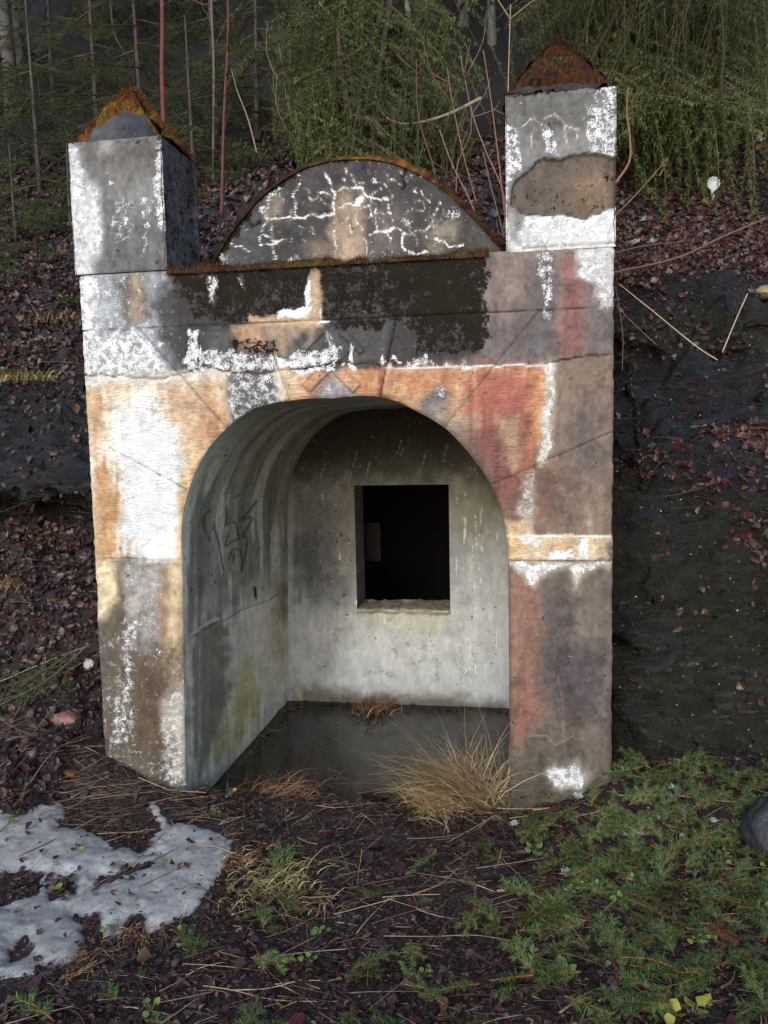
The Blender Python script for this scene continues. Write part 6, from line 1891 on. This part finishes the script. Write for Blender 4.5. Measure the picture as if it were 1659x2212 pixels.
def stone(c, dims, seed, label, col, name='stone', n=18, rot=0.0, rough=0.25):
    th, ph = np.meshgrid(np.linspace(0, 2 * math.pi, 2 * n, endpoint=False), np.linspace(0, math.pi, n), indexing='ij')
    D = np.stack([np.sin(ph) * np.cos(th), np.sin(ph) * np.sin(th), np.cos(ph)], -1)
    f = 1 + rough * fbm(D[..., 0] * 2 + seed, D[..., 1] * 2, D[..., 2] * 2, 4, seed) + 0.10 * fbm(D[..., 0] * 7, D[..., 1] * 7 + seed, D[..., 2] * 7, 3, seed + 1)
    f = np.round(f * 7) / 7 * 0.35 + f * 0.65
    V = D * f[..., None] * np.asarray(dims)
    cs, sn = math.cos(rot), math.sin(rot)
    V = np.stack([V[..., 0] * cs - V[..., 1] * sn, V[..., 0] * sn + V[..., 1] * cs, V[..., 2]], -1).reshape(-1, 3)
    i, j = np.meshgrid(np.arange(2 * n), np.arange(n - 1), indexing='ij')
    i2 = (i + 1) % (2 * n)
    F = np.stack([i * n + j, i * n + j + 1, i2 * n + j + 1, i2 * n + j], -1).reshape(-1, 4)
    c_ = np.asarray(col) * (0.7 + 0.6 * vnoise(V[:, 0] * 60, V[:, 1] * 60, V[:, 2] * 60, seed))[:, None]
    return obj(name, make_mesh(name, V, F, M_STONE, {'tint': c_}, True), None, c, label, 'stone')
h_, _n = hit(1655, 1850); stone(h_ + np.array([0.05, 0.10, 0.05]), (0.12, 0.12, 0.13), 5, 'dark grey stone cut by the right edge beside the sprigs', (0.022, 0.023, 0.026))
h_, _n = hit(1345, 1785); stone(h_ + np.array([0, 0, 0.0]), (0.10, 0.045, 0.018), 6, 'flat pale grey stone below the right pillar', (0.20, 0.20, 0.21), rot=-0.15)
h_, _n = hit(138, 1545); stone(h_, (0.075, 0.05, 0.04), 7, 'pinkish flat stone on the left bank under straws', (0.17, 0.085, 0.065))
h_, _n = hit(190, 1430); stone(h_, (0.03, 0.03, 0.03), 8, 'small pale stone touching the left wall of the portal', (0.40, 0.40, 0.40))
h_, _n = hit(1655, 630); stone(h_, (0.07, 0.05, 0.04), 9, 'yellowish stone at the right edge above the dark overhang', (0.22, 0.18, 0.10))
h_, _n = hit(1640, 1980); stone(h_, (0.05, 0.03, 0.02), 12, 'reddish stone near the right edge among sprigs', (0.14, 0.05, 0.045))
h_, _n = hit(1545, 1925); stone(h_, (0.05, 0.02, 0.015), 13, 'grey stone chip left of the reddish stone', (0.20, 0.20, 0.20))

def cone(u, v, L, R0, ang, label):
    h_, nr = hit(u, v)
    mb = MB()
    core = np.column_stack([np.linspace(-0.5, 0.5, 8) * L, np.zeros(8), np.zeros(8)])
    mb.tube(core, R0 * 0.75 * np.sqrt(np.clip(1 - np.linspace(-0.95, 0.95, 8) ** 2, 0.05, 1)), 7, (0.10, 0.040, 0.018))
    tv = np.array([[0, -0.5, 0], [0.8, -0.35, 0.28], [1.1, 0, 0.35], [0.8, 0.35, 0.28], [0, 0.5, 0]])
    tf = np.array([[0, 1, 4], [1, 3, 4], [1, 2, 3]])
    n = 90
    t = np.linspace(-0.48, 0.46, n); a = np.arange(n) * 2.39996
    rad = R0 * np.sqrt(np.clip(1 - (2 * t) ** 2 * 0.85, 0.05, 1))
    out = np.column_stack([np.zeros(n), np.cos(a), np.sin(a)])
    pos = np.column_stack([t * L, rad[:, None] * 0.75 * out[:, 1:]])
    X_ = np.column_stack([np.full(n, 1.0), out[:, 1:] * 0.35]); X_ /= np.linalg.norm(X_, axis=1)[:, None]
    Y_ = np.cross(out, X_); Y_ /= np.linalg.norm(Y_, axis=1)[:, None]
    R = np.stack([X_, Y_, np.cross(X_, Y_)], -1)
    mb.scatter(tv, tf, pos, R, R0 * 0.9, np.array([0.20, 0.075, 0.03]) * r.uniform(0.6, 1.3, (n, 1)))
    o = obj('spruce_cone', mb.mesh('spruce_cone', M_BARK), None, h_ + nr * (R0 * 0.7 + 0.01), label, 'cone')
    o.rotation_euler = (0.1, 0.15, ang)
cone(116, 1678, 0.075, 0.016, 2.2, 'orange brown spruce cone on the bank above the snow')
cone(148, 1672, 0.06, 0.014, 0.2, 'darker spruce cone lying right of the orange one')
cone(1560, 2020, 0.09, 0.015, -0.9, 'dark wet spruce cone among the right sprigs')

h_, nr = hit(*r8(507, 553))
t = thing('cigarette_end', h_ + np.array([0, 0, 0.02]), 'orange cigarette end on the litter left of the clover', 'cigarette end')
mb = MB(); mb.tube(np.array([[-0.014, -0.004, 0], [0.004, 0.001, 0]]), 0.004, 8, (0.50, 0.22, 0.06)); obj('filter', mb.mesh('filter', M_PLASTIC), t)
mb = MB(); mb.tube(np.array([[0.0042, 0.001, 0], [0.012, 0.0035, 0]]), 0.0039, 8, (0.5, 0.42, 0.32)); obj('paper', mb.mesh('paper', M_PLASTIC), t)

# crumpled foil on the sill
rf = np.random.default_rng(55)
gx_, gy_ = np.meshgrid(np.linspace(-0.03, 0.03, 9), np.linspace(-0.018, 0.018, 7), indexing='ij')
V = np.stack([gx_ + rf.normal(0, 0.003, gx_.shape), gy_ + rf.normal(0, 0.003, gx_.shape), 0.012 + rf.normal(0, 0.008, gx_.shape)], -1).reshape(-1, 3)
mt, nt, b_ = new_mat('foil'); b_.inputs['Metallic'].default_value = 1.0; b_.inputs['Roughness'].default_value = 0.22; b_.inputs['Base Color'].default_value = (0.85, 0.85, 0.87, 1)
pf = at_y(801, 1303, DV + 0.16)
obj('crumpled_foil', make_mesh('crumpled_foil', V, grid_faces(9, 7), mt), None, (pf[0], pf[1], WZ0 + 0.012), 'crumpled silver foil on the sill of the dark opening', 'foil')

# white plastic marker on the right bank
h_, nr = hit(1550, 432)
fac = CAM - h_; fac /= np.linalg.norm(fac)
dist = np.linalg.norm(CAM - h_)
k_ = dist / F_PX
base = np.array([0, 0, 0.0])
t = thing('plastic_marker', h_, 'white round plastic marker on a stake in the right bank', 'marker')
def disc(c, ax, rad, th, n=28, rim=0.2):
    mb = MB()
    ax = np.asarray(ax, float); ax /= np.linalg.norm(ax)
    a = np.cross(ax, [0, 0, 1.0]); a /= np.linalg.norm(a); b = np.cross(a, ax)
    an = np.linspace(0, 2 * math.pi, n, endpoint=False)
    ring = lambda rr_, h: c + rr_ * (np.cos(an)[:, None] * a + np.sin(an)[:, None] * b) + h * ax
    rows = [ring(rad * 0.92, -th / 2), ring(rad, -th * 0.3), ring(rad, th * 0.3), ring(rad * 0.94, th / 2), ring(rad * 0.84, th * 0.5), ring(rad * 0.80, th * 0.32), ring(rad * 0.25, th * 0.38), ring(rad * 0.12, th * 0.2)]
    V = np.vstack(rows + [[c - ax * th / 2], [c + ax * th * 0.2]])
    Q, T_ = [], []
    for k in range(len(rows) - 1):
        for i in range(n):
            Q.append([k * n + i, k * n + (i + 1) % n, (k + 1) * n + (i + 1) % n, (k + 1) * n + i])
    m_ = len(rows) * n
    for i in range(n):
        T_ += [[m_, (i + 1) % n, i], [m_ + 1, (len(rows) - 1) * n + i, (len(rows) - 1) * n + (i + 1) % n]]
    mb.add(V, np.array(Q), np.array(T_), (0.62, 0.64, 0.63))
    return mb
top = np.array([-0.003, -0.004, 33 * k_])
ax_ = fac + np.array([0.25, 0, 0.25])
obj('disc', disc(top, ax_, 12.5 * k_, 0.022).mesh('disc', M_PLASTIC, True), t)
mb = MB(); mb.tube(np.array([top + [0, 0, -11.5 * k_], top + [0, 0, -15 * k_], top + [0, 0.002, -26 * k_]]), [4.5 * k_, 4.0 * k_, 3.2 * k_], 10, (0.58, 0.60, 0.60)); obj('socket', mb.mesh('socket', M_PLASTIC, True), t)
mb = MB(); mb.tube(np.array([top + [0, 0.002, -26 * k_], [0, 0.004, -0.06]]), [0.008, 0.004], 8, (0.40, 0.41, 0.41)); obj('spike', mb.mesh('spike', M_PLASTIC, True), t)

# ------------------------------------------------------------------ saplings, shoots and bare twigs
RED = (0.115, 0.028, 0.026)
def shoot(px, rad, col, label, name='sapling', cat='sapling', mat=None, group=None, side=None):
    pts = np.array([at_y(*q) for q in px])
    base = pts[-1].copy()
    line = smooth_line(pts, max(10, 8 * len(pts))) - base
    jit = np.random.default_rng(len(label) * 7 + int(px[0][0]))
    mb = MB()
    mb.tube(line, rad, 7, np.asarray(col) * jit.uniform(0.8, 1.2, (len(line) * 7 + 2, 1)))
    t = thing(name, base, label, cat, group)
    obj('stem', mb.mesh('stem', mat or M_BARK, True), t)
    if side:
        mb = MB()
        for k in range(side):
            i = jit.integers(2, len(line) - 3)
            L_ = jit.uniform(0.08, 0.35)
            d = np.array([jit.normal(0, 1), jit.normal(-0.2, 0.5), abs(jit.normal(0.7, 0.4))]); d /= np.linalg.norm(d)
            p1 = line[i]; p2 = p1 + d * L_
            mb.tube(smooth_line([p1, (p1 + p2) / 2 + jit.normal(0, 0.03, 3), p2 + [0, 0, 0.04]], 7), [0.004, 0.0015], 4, np.asarray(col) * 0.8)
        obj('twig', mb.mesh('twig', mat or M_BARK, True), t, kind='stuff')
    return t
shoot([(348, -160, 1.3), (351, 60, 1.3), (350, 150, 1.3), (353, 260, 1.3), (356, 470, 1.3)], [0.012, 0.016], RED, 'thick red barked sapling behind the left pillar cap', side=0)
shoot([(489, -160, 1.5), (493, 60, 1.5), (488, 170, 1.5), (483, 280, 1.5), (479, 470, 1.5)], [0.007, 0.011], (0.09, 0.028, 0.026), 'dark red sapling left of the round pediment', side=5)
shoot([(452, -160, 2.6), (458, 40, 2.6), (462, 150, 2.6), (460, 420, 2.6)], [0.008, 0.012], (0.09, 0.075, 0.07), 'grey thin sapling left of the dark red one', side=4)
shoot([(400, -10, 2.8), (440, 10, 2.8), (470, 0, 2.8)], [0.006, 0.006], (0.10, 0.03, 0.03), 'reddish bough end crossing the top edge', 'branch', 'branch', side=0)
shoot([(235, -120, 3.2), (245, 60, 3.2), (280, 130, 3.2), (292, 180, 3.2)], [0.012, 0.008], (0.03, 0.022, 0.02), 'dark bent branch above the left pillar cap', 'branch', 'branch')
shoot([(500, 150, 1.6), (512, 195, 1.6), (535, 255, 1.6), (555, 330, 1.6)], [0.003, 0.005], (0.20, 0.15, 0.12), 'pale crooked twig between red sapling and hanging needles', 'twig', 'twig')
shoot([(810, 205, 1.9), (830, 250, 1.9), (880, 268, 1.9), (960, 250, 1.9), (1040, 212, 1.9)], [0.006, 0.012], (0.22, 0.17, 0.14), 'sagging pale bough above the pediment', 'branch', 'branch')
for i, (px, rad, col, lb) in enumerate([
        ([(1103, 10, 1.0), (1098, 190, 1.0), (1098, 420, 1.0)], [0.003, 0.005], (0.35, 0.25, 0.17), 'straight tan shoot along the right pillar block'),
        ([(1044, 108, 0.9), (1064, 240, 0.9), (1089, 450, 0.9), (1094, 540, 0.9)], [0.003, 0.006], (0.26, 0.13, 0.09), 'long red tan shoot left of the right pillar block'),
        ([(994, 118, 1.0), (1019, 240, 1.0), (1049, 325, 1.0), (1082, 400, 1.0), (1095, 460, 1.0)], [0.003, 0.006], (0.22, 0.14, 0.10), 'slanting brown shoot behind the pediment right end'),
        ([(899, 128, 1.3), (904, 250, 1.3), (936, 360, 1.3), (950, 440, 1.3)], [0.003, 0.005], (0.15, 0.06, 0.05), 'dark reddish shoot above the pediment crown'),
        ([(966, 148, 1.2), (979, 230, 1.2), (1000, 330, 1.2), (1030, 440, 1.2)], [0.003, 0.005], (0.24, 0.11, 0.07), 'orange brown shoot right of the pediment crown'),
        ([(949, 280, 0.8), (979, 360, 0.8), (1009, 420, 0.8), (1035, 480, 0.8)], [0.003, 0.005], (0.26, 0.16, 0.11), 'short tan shoot leaning on the pediment slope'),
        ([(1018, 230, 1.1), (1016, 290, 1.1), (990, 350, 1.1), (985, 420, 1.1)], [0.003, 0.005], (0.18, 0.11, 0.09), 'forked grey shoot behind the pediment slope'),
        ([(1044, 330, 0.9), (1060, 400, 0.9), (1086, 500, 0.9), (1100, 560, 0.9)], [0.003, 0.004], (0.20, 0.16, 0.12), 'thin grey shoot at the pediment right foot'),
        ([(1359, 172, 1.3), (1354, 240, 1.3), (1361, 300, 1.3), (1359, 350, 1.3), (1329, 397, 1.3)], [0.004, 0.010], (0.26, 0.12, 0.08), 'crooked orange brown shoot right of the right pillar block'),
        ([(1466, 265, 2.2), (1444, 340, 2.2), (1425, 380, 2.2)], [0.004, 0.008], (0.28, 0.22, 0.15), 'leaning pale shoot on the right bank'),
        ([(1444, 340, 1.4), (1379, 415, 1.4), (1320, 475, 1.4)], [0.004, 0.006], (0.20, 0.10, 0.075), 'red brown branch sloping to the right pillar'),
        ([(1660, 470, 1.5), (1560, 512, 1.45), (1460, 558, 1.4), (1320, 590, 1.3)], [0.006, 0.010], (0.16, 0.09, 0.075), 'long branch lying down the right bank'),
        ([(1320, 548, 1.0), (1400, 530, 1.15), (1480, 522, 1.3)], [0.008, 0.005], (0.14, 0.07, 0.055), 'brown branch end above the long bank branch'),
        ([(1338, 614, 0.5), (1420, 680, 0.5), (1500, 745, 0.5), (1550, 778, 0.5)], [0.003, 0.004], (0.48, 0.38, 0.27), 'long pale straw leaning from the right pillar onto rock'),
        ([(1615, 634, 0.6), (1590, 690, 0.6), (1560, 762, 0.6)], [0.003, 0.004], (0.46, 0.38, 0.26), 'shorter pale straw meeting the long one at its tip'),
        ([(1330, 620, 0.3), (1345, 720, 0.3), (1344, 800, 0.3)], [0.002, 0.002], (0.2, 0.14, 0.1), 'fine root hanging down the right pillar edge'),
        ([(1330, 660, 0.4), (1370, 700, 0.4), (1418, 745, 0.4)], [0.002, 0.002], (0.22, 0.16, 0.12), 'fine root slanting below the pale straw'),
        ([(1185, 438, 0.2), (1140, 470, 0.2), (1070, 510, 0.2)], [0.002, 0.002], (0.1, 0.06, 0.05), 'thin dark twig crossing the pediment foot')]):
    shoot(px, [q_ * 0.8 for q_ in rad], np.array(col) * 0.8, lb, 'shoot', 'shoot', side=3 if i in (0, 1, 2, 4, 6, 8) else 0)

# ------------------------------------------------------------------ spruce trees
def bough_proto(seed, L, hang, cols, spacing, nl, nw, twig_gap, side=0.38, droop=0.35, thread=0.25):
    """a bough along +x with side twigs and, when hang > 0, twigs hanging from it"""
    r = np.random.default_rng(seed)
    mb = MB()
    t = np.linspace(0, 1, 14)
    main = np.column_stack([t * L, 0.05 * L * np.sin(t * 4 + seed), -droop * L * (t ** 1.6) + 0.16 * L * t ** 4])
    bark = (0.055, 0.038, 0.026)
    mb.tube(main, [0.016 * L / 1.5, 0.004], 5, bark)
    n = int(L / twig_gap)
    for k in range(n):
        tt_ = 0.12 + 0.88 * (k + r.random()) / n
        i = tt_ * 13
        i0 = min(int(i), 12)
        b0 = main[i0] * (1 - (i - i0)) + main[i0 + 1] * (i - i0)
        s = 1 if k % 2 else -1
        ls = side * L * (1.05 - tt_) * r.uniform(0.6, 1.15) + 0.08 * L
        an_ = r.uniform(0.3, 0.95)
        e = b0 + np.array([math.cos(an_) * ls, math.sin(an_) * ls * s, r.uniform(-0.5, 0.05) * ls])
        tw = smooth_line([b0, (b0 + e) / 2 + [0, 0, 0.03 * ls], e], 5)
        mb.tube(tw, [0.0028, 0.001], 3, bark)
        needles_along(mb, tw, r, spacing * 0.8, nl, nw, cols, 0.0, 1.0)
        # secondary and hanging twigs
        m_ = max(2, int(ls / (twig_gap * 1.3)))
        for q in range(m_):
            f = (q + r.random()) / m_
            c0 = b0 * (1 - f) + e * f
            if hang > 0 and r.random() < 0.8:
                hl = hang * r.uniform(0.35, 1.1)
                e2 = c0 + np.array([r.normal(0, 0.06), r.normal(0, 0.06), -hl])
                mid_ = (c0 + e2) / 2 + np.array([r.normal(0, 0.02), r.normal(0, 0.02), 0.0])
                tw2 = smooth_line([c0, mid_, e2], 5)
                if r.random() < thread:
                    mb.tube(tw2, [0.002, 0.001], 3, (0.12, 0.085, 0.06))
                else:
                    mb.tube(tw2, [0.002, 0.001], 3, (0.06, 0.05, 0.025))
                    needles_along(mb, tw2, r, spacing, nl * 1.05, nw, cols, 0.0, 0.95, (1, 0, 0))
            else:
                l2 = ls * 0.4 * r.uniform(0.6, 1.2)
                e2 = c0 + np.array([l2, l2 * 0.55 * (1 if q % 2 else -1), -0.15 * l2])
                needles_along(mb, np.array([c0, (c0 + e2) / 2, e2]), r, spacing, nl, nw, cols, 0.0, 1.0)
    needles_along(mb, main[3:], r, spacing, nl, nw, cols, 0.0, 0.8)
    return mb
LITE = [(0.066, 0.098, 0.022), (0.085, 0.120, 0.026), (0.050, 0.078, 0.020), (0.105, 0.130, 0.034)]
DARKG = [(0.020, 0.036, 0.014), (0.028, 0.046, 0.016), (0.016, 0.030, 0.014)]
OLIVE = [(0.036, 0.054, 0.013), (0.048, 0.066, 0.016), (0.028, 0.042, 0.012), (0.060, 0.076, 0.020)]
MIDG = [(0.036, 0.070, 0.018), (0.050, 0.084, 0.022), (0.030, 0.056, 0.017)]
WEEP = [bough_proto(1200 + k, 1.5, 0.42, OLIVE if k < 4 else MIDG, 0.0023, 0.016, 0.0026, 0.070, 0.34, 0.30, 0.16).mesh('bough', M_NEEDLE) for k in range(5)]
LIGHTB = [bough_proto(1250 + k, 1.3, 0.28, LITE, 0.0021, 0.015, 0.0022, 0.058, 0.36, 0.42, 0.06).mesh('bough', M_NEEDLE) for k in range(4)]
FLATB = [bough_proto(1300 + k, 1.2, 0.10, MIDG, 0.004, 0.020, 0.0045, 0.055, 0.42, 0.22).mesh('bough', M_NEEDLE) for k in range(4)]
FAR = [bough_proto(1400 + k, 2.0, 0.30, DARKG, 0.013, 0.07, 0.018, 0.12, 0.38, 0.30).mesh('bough', M_FARN) for k in range(4)]

def trunk_mesh(h, r0, r1, col, seed, lean=(0, 0)):
    rr_ = np.random.default_rng(seed)
    z = np.linspace(-0.4, h, 24)
    k = z / h
    P = np.column_stack([lean[0] * k + 0.03 * np.sin(z * 0.7 + seed), lean[1] * k + 0.03 * np.cos(z * 0.6 + seed), z])
    rad = r0 + (r1 - r0) * np.clip(k, 0, 1) + 0.3 * r0 * np.exp(-np.maximum(z, 0) / 0.3)
    mb = MB()
    mb.tube(P, rad, 12, np.asarray(col) * rr_.uniform(0.75, 1.25, (24 * 12 + 2, 1)))
    return mb.mesh('trunk', M_BARK, True)

def put_bough(tree, base_w, me, start, tip, Lproto, roll=0.0):
    d = np.asarray(tip, float) - np.asarray(start, float)
    L = np.linalg.norm(d)
    # the prototype's own tip sags; aim it so that its end falls on the tip
    X = d / L
    Y = np.cross([0, 0, 1.0], X); Y /= np.linalg.norm(Y) + 1e-9
    Z = np.cross(X, Y)
    R = np.stack([X, Y, Z], 1)
    o = obj('bough', me, tree)
    mm = mat_of(np.asarray(start) - base_w, R, L / Lproto)
    o.matrix_local = mm
    return o

def spruce(x, y, h, boughs, label, protos, Lp, tip_fn, r0=0.12, name='spruce_tree', zbase=None, barkc=(0.055, 0.042, 0.036), group=None, seed=0, low=0.8):
    zb_ = float(hillz(x, y)) if zbase is None else zbase
    base_w = np.array([x, y, zb_])
    t = thing(name, base_w, label, 'spruce tree', group)
    obj('trunk', trunk_mesh(h, r0, 0.02 if h > 5 else 0.004, barkc, seed), t)
    rr_ = np.random.default_rng(seed + 77)
    for k in range(boughs):
        f = (k + 0.5) / boughs
        hz = low + (h - low - 0.2) * f
        a = k * 2.39996 + rr_.normal(0, 0.2)
        L, dz = tip_fn(f, rr_)
        s = base_w + [0, 0, hz]
        e = s + np.array([math.cos(a) * L, math.sin(a) * L, dz * L])
        put_bough(t, base_w, protos[rr_.integers(0, len(protos))], s, e, Lp)
    return t, base_w, rr_

def aimed(tree, base_w, trunk_xy, tips, protos, Lp, rr_, rise=0.55):
    for (u, v, y) in tips:
        e = at_y(u, v, y)
        d = np.hypot(*(e[:2] - np.array(trunk_xy)))
        s = np.array([trunk_xy[0], trunk_xy[1], e[2] + rise * d * rr_.uniform(0.75, 1.2)])
        s[2] = max(s[2], base_w[2] + 0.3)
        put_bough(tree, base_w, protos[rr_.integers(0, len(protos))], s, e, Lp)

pa = at_y(800, 150, 3.3)
tA, bA, rA = spruce(pa[0], pa[1], 13.0, 34, 'big spruce with hanging needle curtains behind the pediment', WEEP, 1.5, lambda f, q: (2.3 * (1 - f) + 0.4, -0.45), 0.15, seed=1, low=2.6)
aimed(tA, bA, pa[:2], [(545, 120, 2.4), (600, 60, 2.0), (560, 220, 2.6), (620, 210, 2.2), (650, 130, 1.9), (690, 60, 1.6), (700, 190, 1.9), (720, 250, 2.0), (760, 110, 1.6), (780, 30, 1.4), (820, 180, 1.8), (850, 90, 1.5), (880, 190, 1.9),
     (900, 40, 1.5), (930, 90, 1.6), (940, 180, 2.0), (980, 200, 1.8), (1020, 190, 1.9), (1050, 210, 2.0), (660, 290, 2.3), (780, 290, 2.2), (840, 270, 2.1), (590, -40, 1.7)], WEEP, 1.5, rA)
aimed(tA, bA, pa[:2], [(700, 70, 1.35), (760, 110, 1.2), (820, 100, 1.15), (870, 80, 1.2), (790, 30, 1.1), (880, 10, 1.1), (720, -20, 1.2), (660, 20, 1.4), (1000, 270, 1.7), (920, 300, 1.8), (850, 330, 1.9), (760, 330, 2.0), (680, 330, 2.2)], LIGHTB, 1.3, rA, 0.75)
pb = at_y(1420, -150, 3.6)
tB, bB, rB = spruce(pb[0], pb[1], 13.0, 34, 'big light green spruce leaning over the right bank', WEEP[:3], 1.5, lambda f, q: (2.4 * (1 - f) + 0.4, -0.45), 0.15, seed=2, low=2.6)
aimed(tB, bB, pb[:2], [(1130, -140, 2.0), (1180, -90, 2.3), (1200, -200, 1.7), (1250, -120, 2.0), (1290, -60, 2.4), (1330, -40, 2.6), (1340, -150, 1.9), (1390, -70, 2.2), (1430, -120, 1.8), (1470, -50, 2.0), (1490, -160, 1.6), (1530, -130, 1.7), (1560, -70, 2.4),
     (1590, -170, 1.6), (1620, -70, 1.9), (1660, -120, 1.7), (1700, -50, 2.0), (1160, -30, 2.8), (1240, -20, 2.8), (1400, -220, 1.6), (1560, -260, 1.5), (1680, -200, 1.5)], WEEP[:3], 1.5, rB)
aimed(tB, bB, pb[:2], [(1180, -70, 1.5), (1240, -10, 1.7), (1290, -60, 1.4), (1330, 0, 1.8), (1380, -50, 1.5), (1420, 10, 1.8), (1460, 40, 1.9), (1500, -60, 1.5), (1540, -10, 1.8), (1580, -100, 1.3), (1620, 0, 1.6), (1660, -40, 1.4), (1560, -160, 1.2), (1460, -110, 1.3), (1340, -130, 1.3), (1240, -120, 1.3), (1650, -120, 1.2), (1690, 30, 1.9)], LIGHTB, 1.3, rB, 0.75)
for k, (u, v, y, h, lb) in enumerate([(75, 330, 2.7, 2.6, 'young dark spruce at the left edge'), (420, 360, 2.5, 2.2, 'young dark spruce right of the left pillar block'), (215, 260, 3.8, 2.8, 'young spruce behind the left pillar cap'), (-60, 250, 3.2, 3.0, 'young spruce cut off by the left edge'), (560, 300, 3.4, 2.4, 'young spruce in front of the hanging curtains'), (140, 420, 2.3, 1.5, 'small young spruce left of the left pillar block'), (20, 420, 2.2, 1.6, 'small young spruce low at the left edge'), (300, 200, 3.2, 2.6, 'young spruce right behind the left pillar cap'), (470, 250, 3.6, 2.6, 'young spruce behind the red saplings'), (120, 180, 4.6, 3.2, 'taller young spruce in front of the pale birches')]):
    pq = at_y(u, v, y)
    spruce(pq[0], pq[1], h, 34, lb, FLATB, 1.2, lambda f, q: (1.05 * (1 - f) + 0.2, -0.2), 0.03, zbase=float(hillz(pq[0], pq[1])) - 0.3, seed=20 + k, low=0.1)
for k, (x, y, h) in enumerate([(-3.2, 6.5, 13), (-1.0, 7.5, 14), (0.9, 6.6, 13), (2.7, 7.4, 14), (4.6, 6.2, 13), (6.6, 8.2, 14), (-5.6, 9, 14), (1.6, 10.5, 15), (4.0, 11.5, 15), (-2.6, 11.5, 15), (7.4, 12.5, 15), (-7.5, 6.5, 13), (-4.4, 4.8, 12), (5.6, 4.4, 13), (-0.6, 14, 16), (-6, 14, 16), (10, 9, 14), (8.2, 5, 13)]):
    spruce(x, y, h, 44, 'dark spruce standing in the wood above the portal', FAR, 2.0, lambda f, q: (2.3 * (1 - f) + 0.5, -0.35), 0.17, group='dark spruces in the wood above', seed=40 + k, low=0.6)
for k, (u, y, rad, col, lb) in enumerate([(18, 4.6, 0.075, (0.11, 0.10, 0.095), 'pale birch trunk at the left edge'), (42, 5.4, 0.05, (0.07, 0.065, 0.062), 'thin pale birch trunk next to the left edge one'), 
        (1062, 5.6, 0.04, (0.14, 0.13, 0.12), 'pale trunk left of the right pillar cap'), (895, 5.0, 0.03, (0.2, 0.18, 0.17), 'thin pale trunk behind the hanging boughs'), (1010, 6.0, 0.06, (0.09, 0.08, 0.075), 'dark trunk between the two big spruces')]):
    pq = at_y(u, 150, y)
    zb_ = float(hillz(pq[0], pq[1]))
    t = thing('bare_tree', (pq[0], pq[1], zb_), lb, 'tree')
    obj('trunk', trunk_mesh(6.0, rad, rad * 0.4, col, 70 + k, (random.uniform(-0.4, 0.4), random.uniform(-0.3, 0.3))), t)
    mb = MB()
    jr = np.random.default_rng(300 + k)
    for q in range(9):
        h0 = jr.uniform(0.3, 4.5); a = jr.uniform(0, 6.28); L_ = jr.uniform(0.4, 1.2)
        p1 = np.array([0, 0, h0]); p2 = p1 + np.array([math.cos(a) * L_, math.sin(a) * L_, L_ * 0.5])
        mb.tube(smooth_line([p1, (p1 + p2) / 2 + jr.normal(0, 0.06, 3), p2], 7), [0.012, 0.003], 4, np.asarray(col) * 0.5)
    obj('twig', mb.mesh('twig', M_BARK, True), t, kind='stuff')
# fallen spruce twig against the left wall
for k, (a_, b_, lb) in enumerate([((215, 1400), (110, 1450), 'green spruce twig against the left wall of the portal'), ((140, 1430), (20, 1480), 'green spruce twig on the left bank edge'), ((30, 1440), (-60, 1500), 'green spruce twig cut by the left edge')]):
    s, n1 = hit(*a_); e, n2 = hit(*b_)
    t = thing('spruce_branch', s + n1 * 0.09, lb, 'branch')
    o = obj('bough', FLATB[k], t)
    d = e + n2 * 0.03 - s - n1 * 0.03
    X = d / np.linalg.norm(d); Y = np.cross(n1, X); Y /= np.linalg.norm(Y)
    o.matrix_local = mat_of((0, 0, 0), np.stack([X, Y, np.cross(X, Y)], 1), max(np.linalg.norm(d) / 1.2, 0.40))
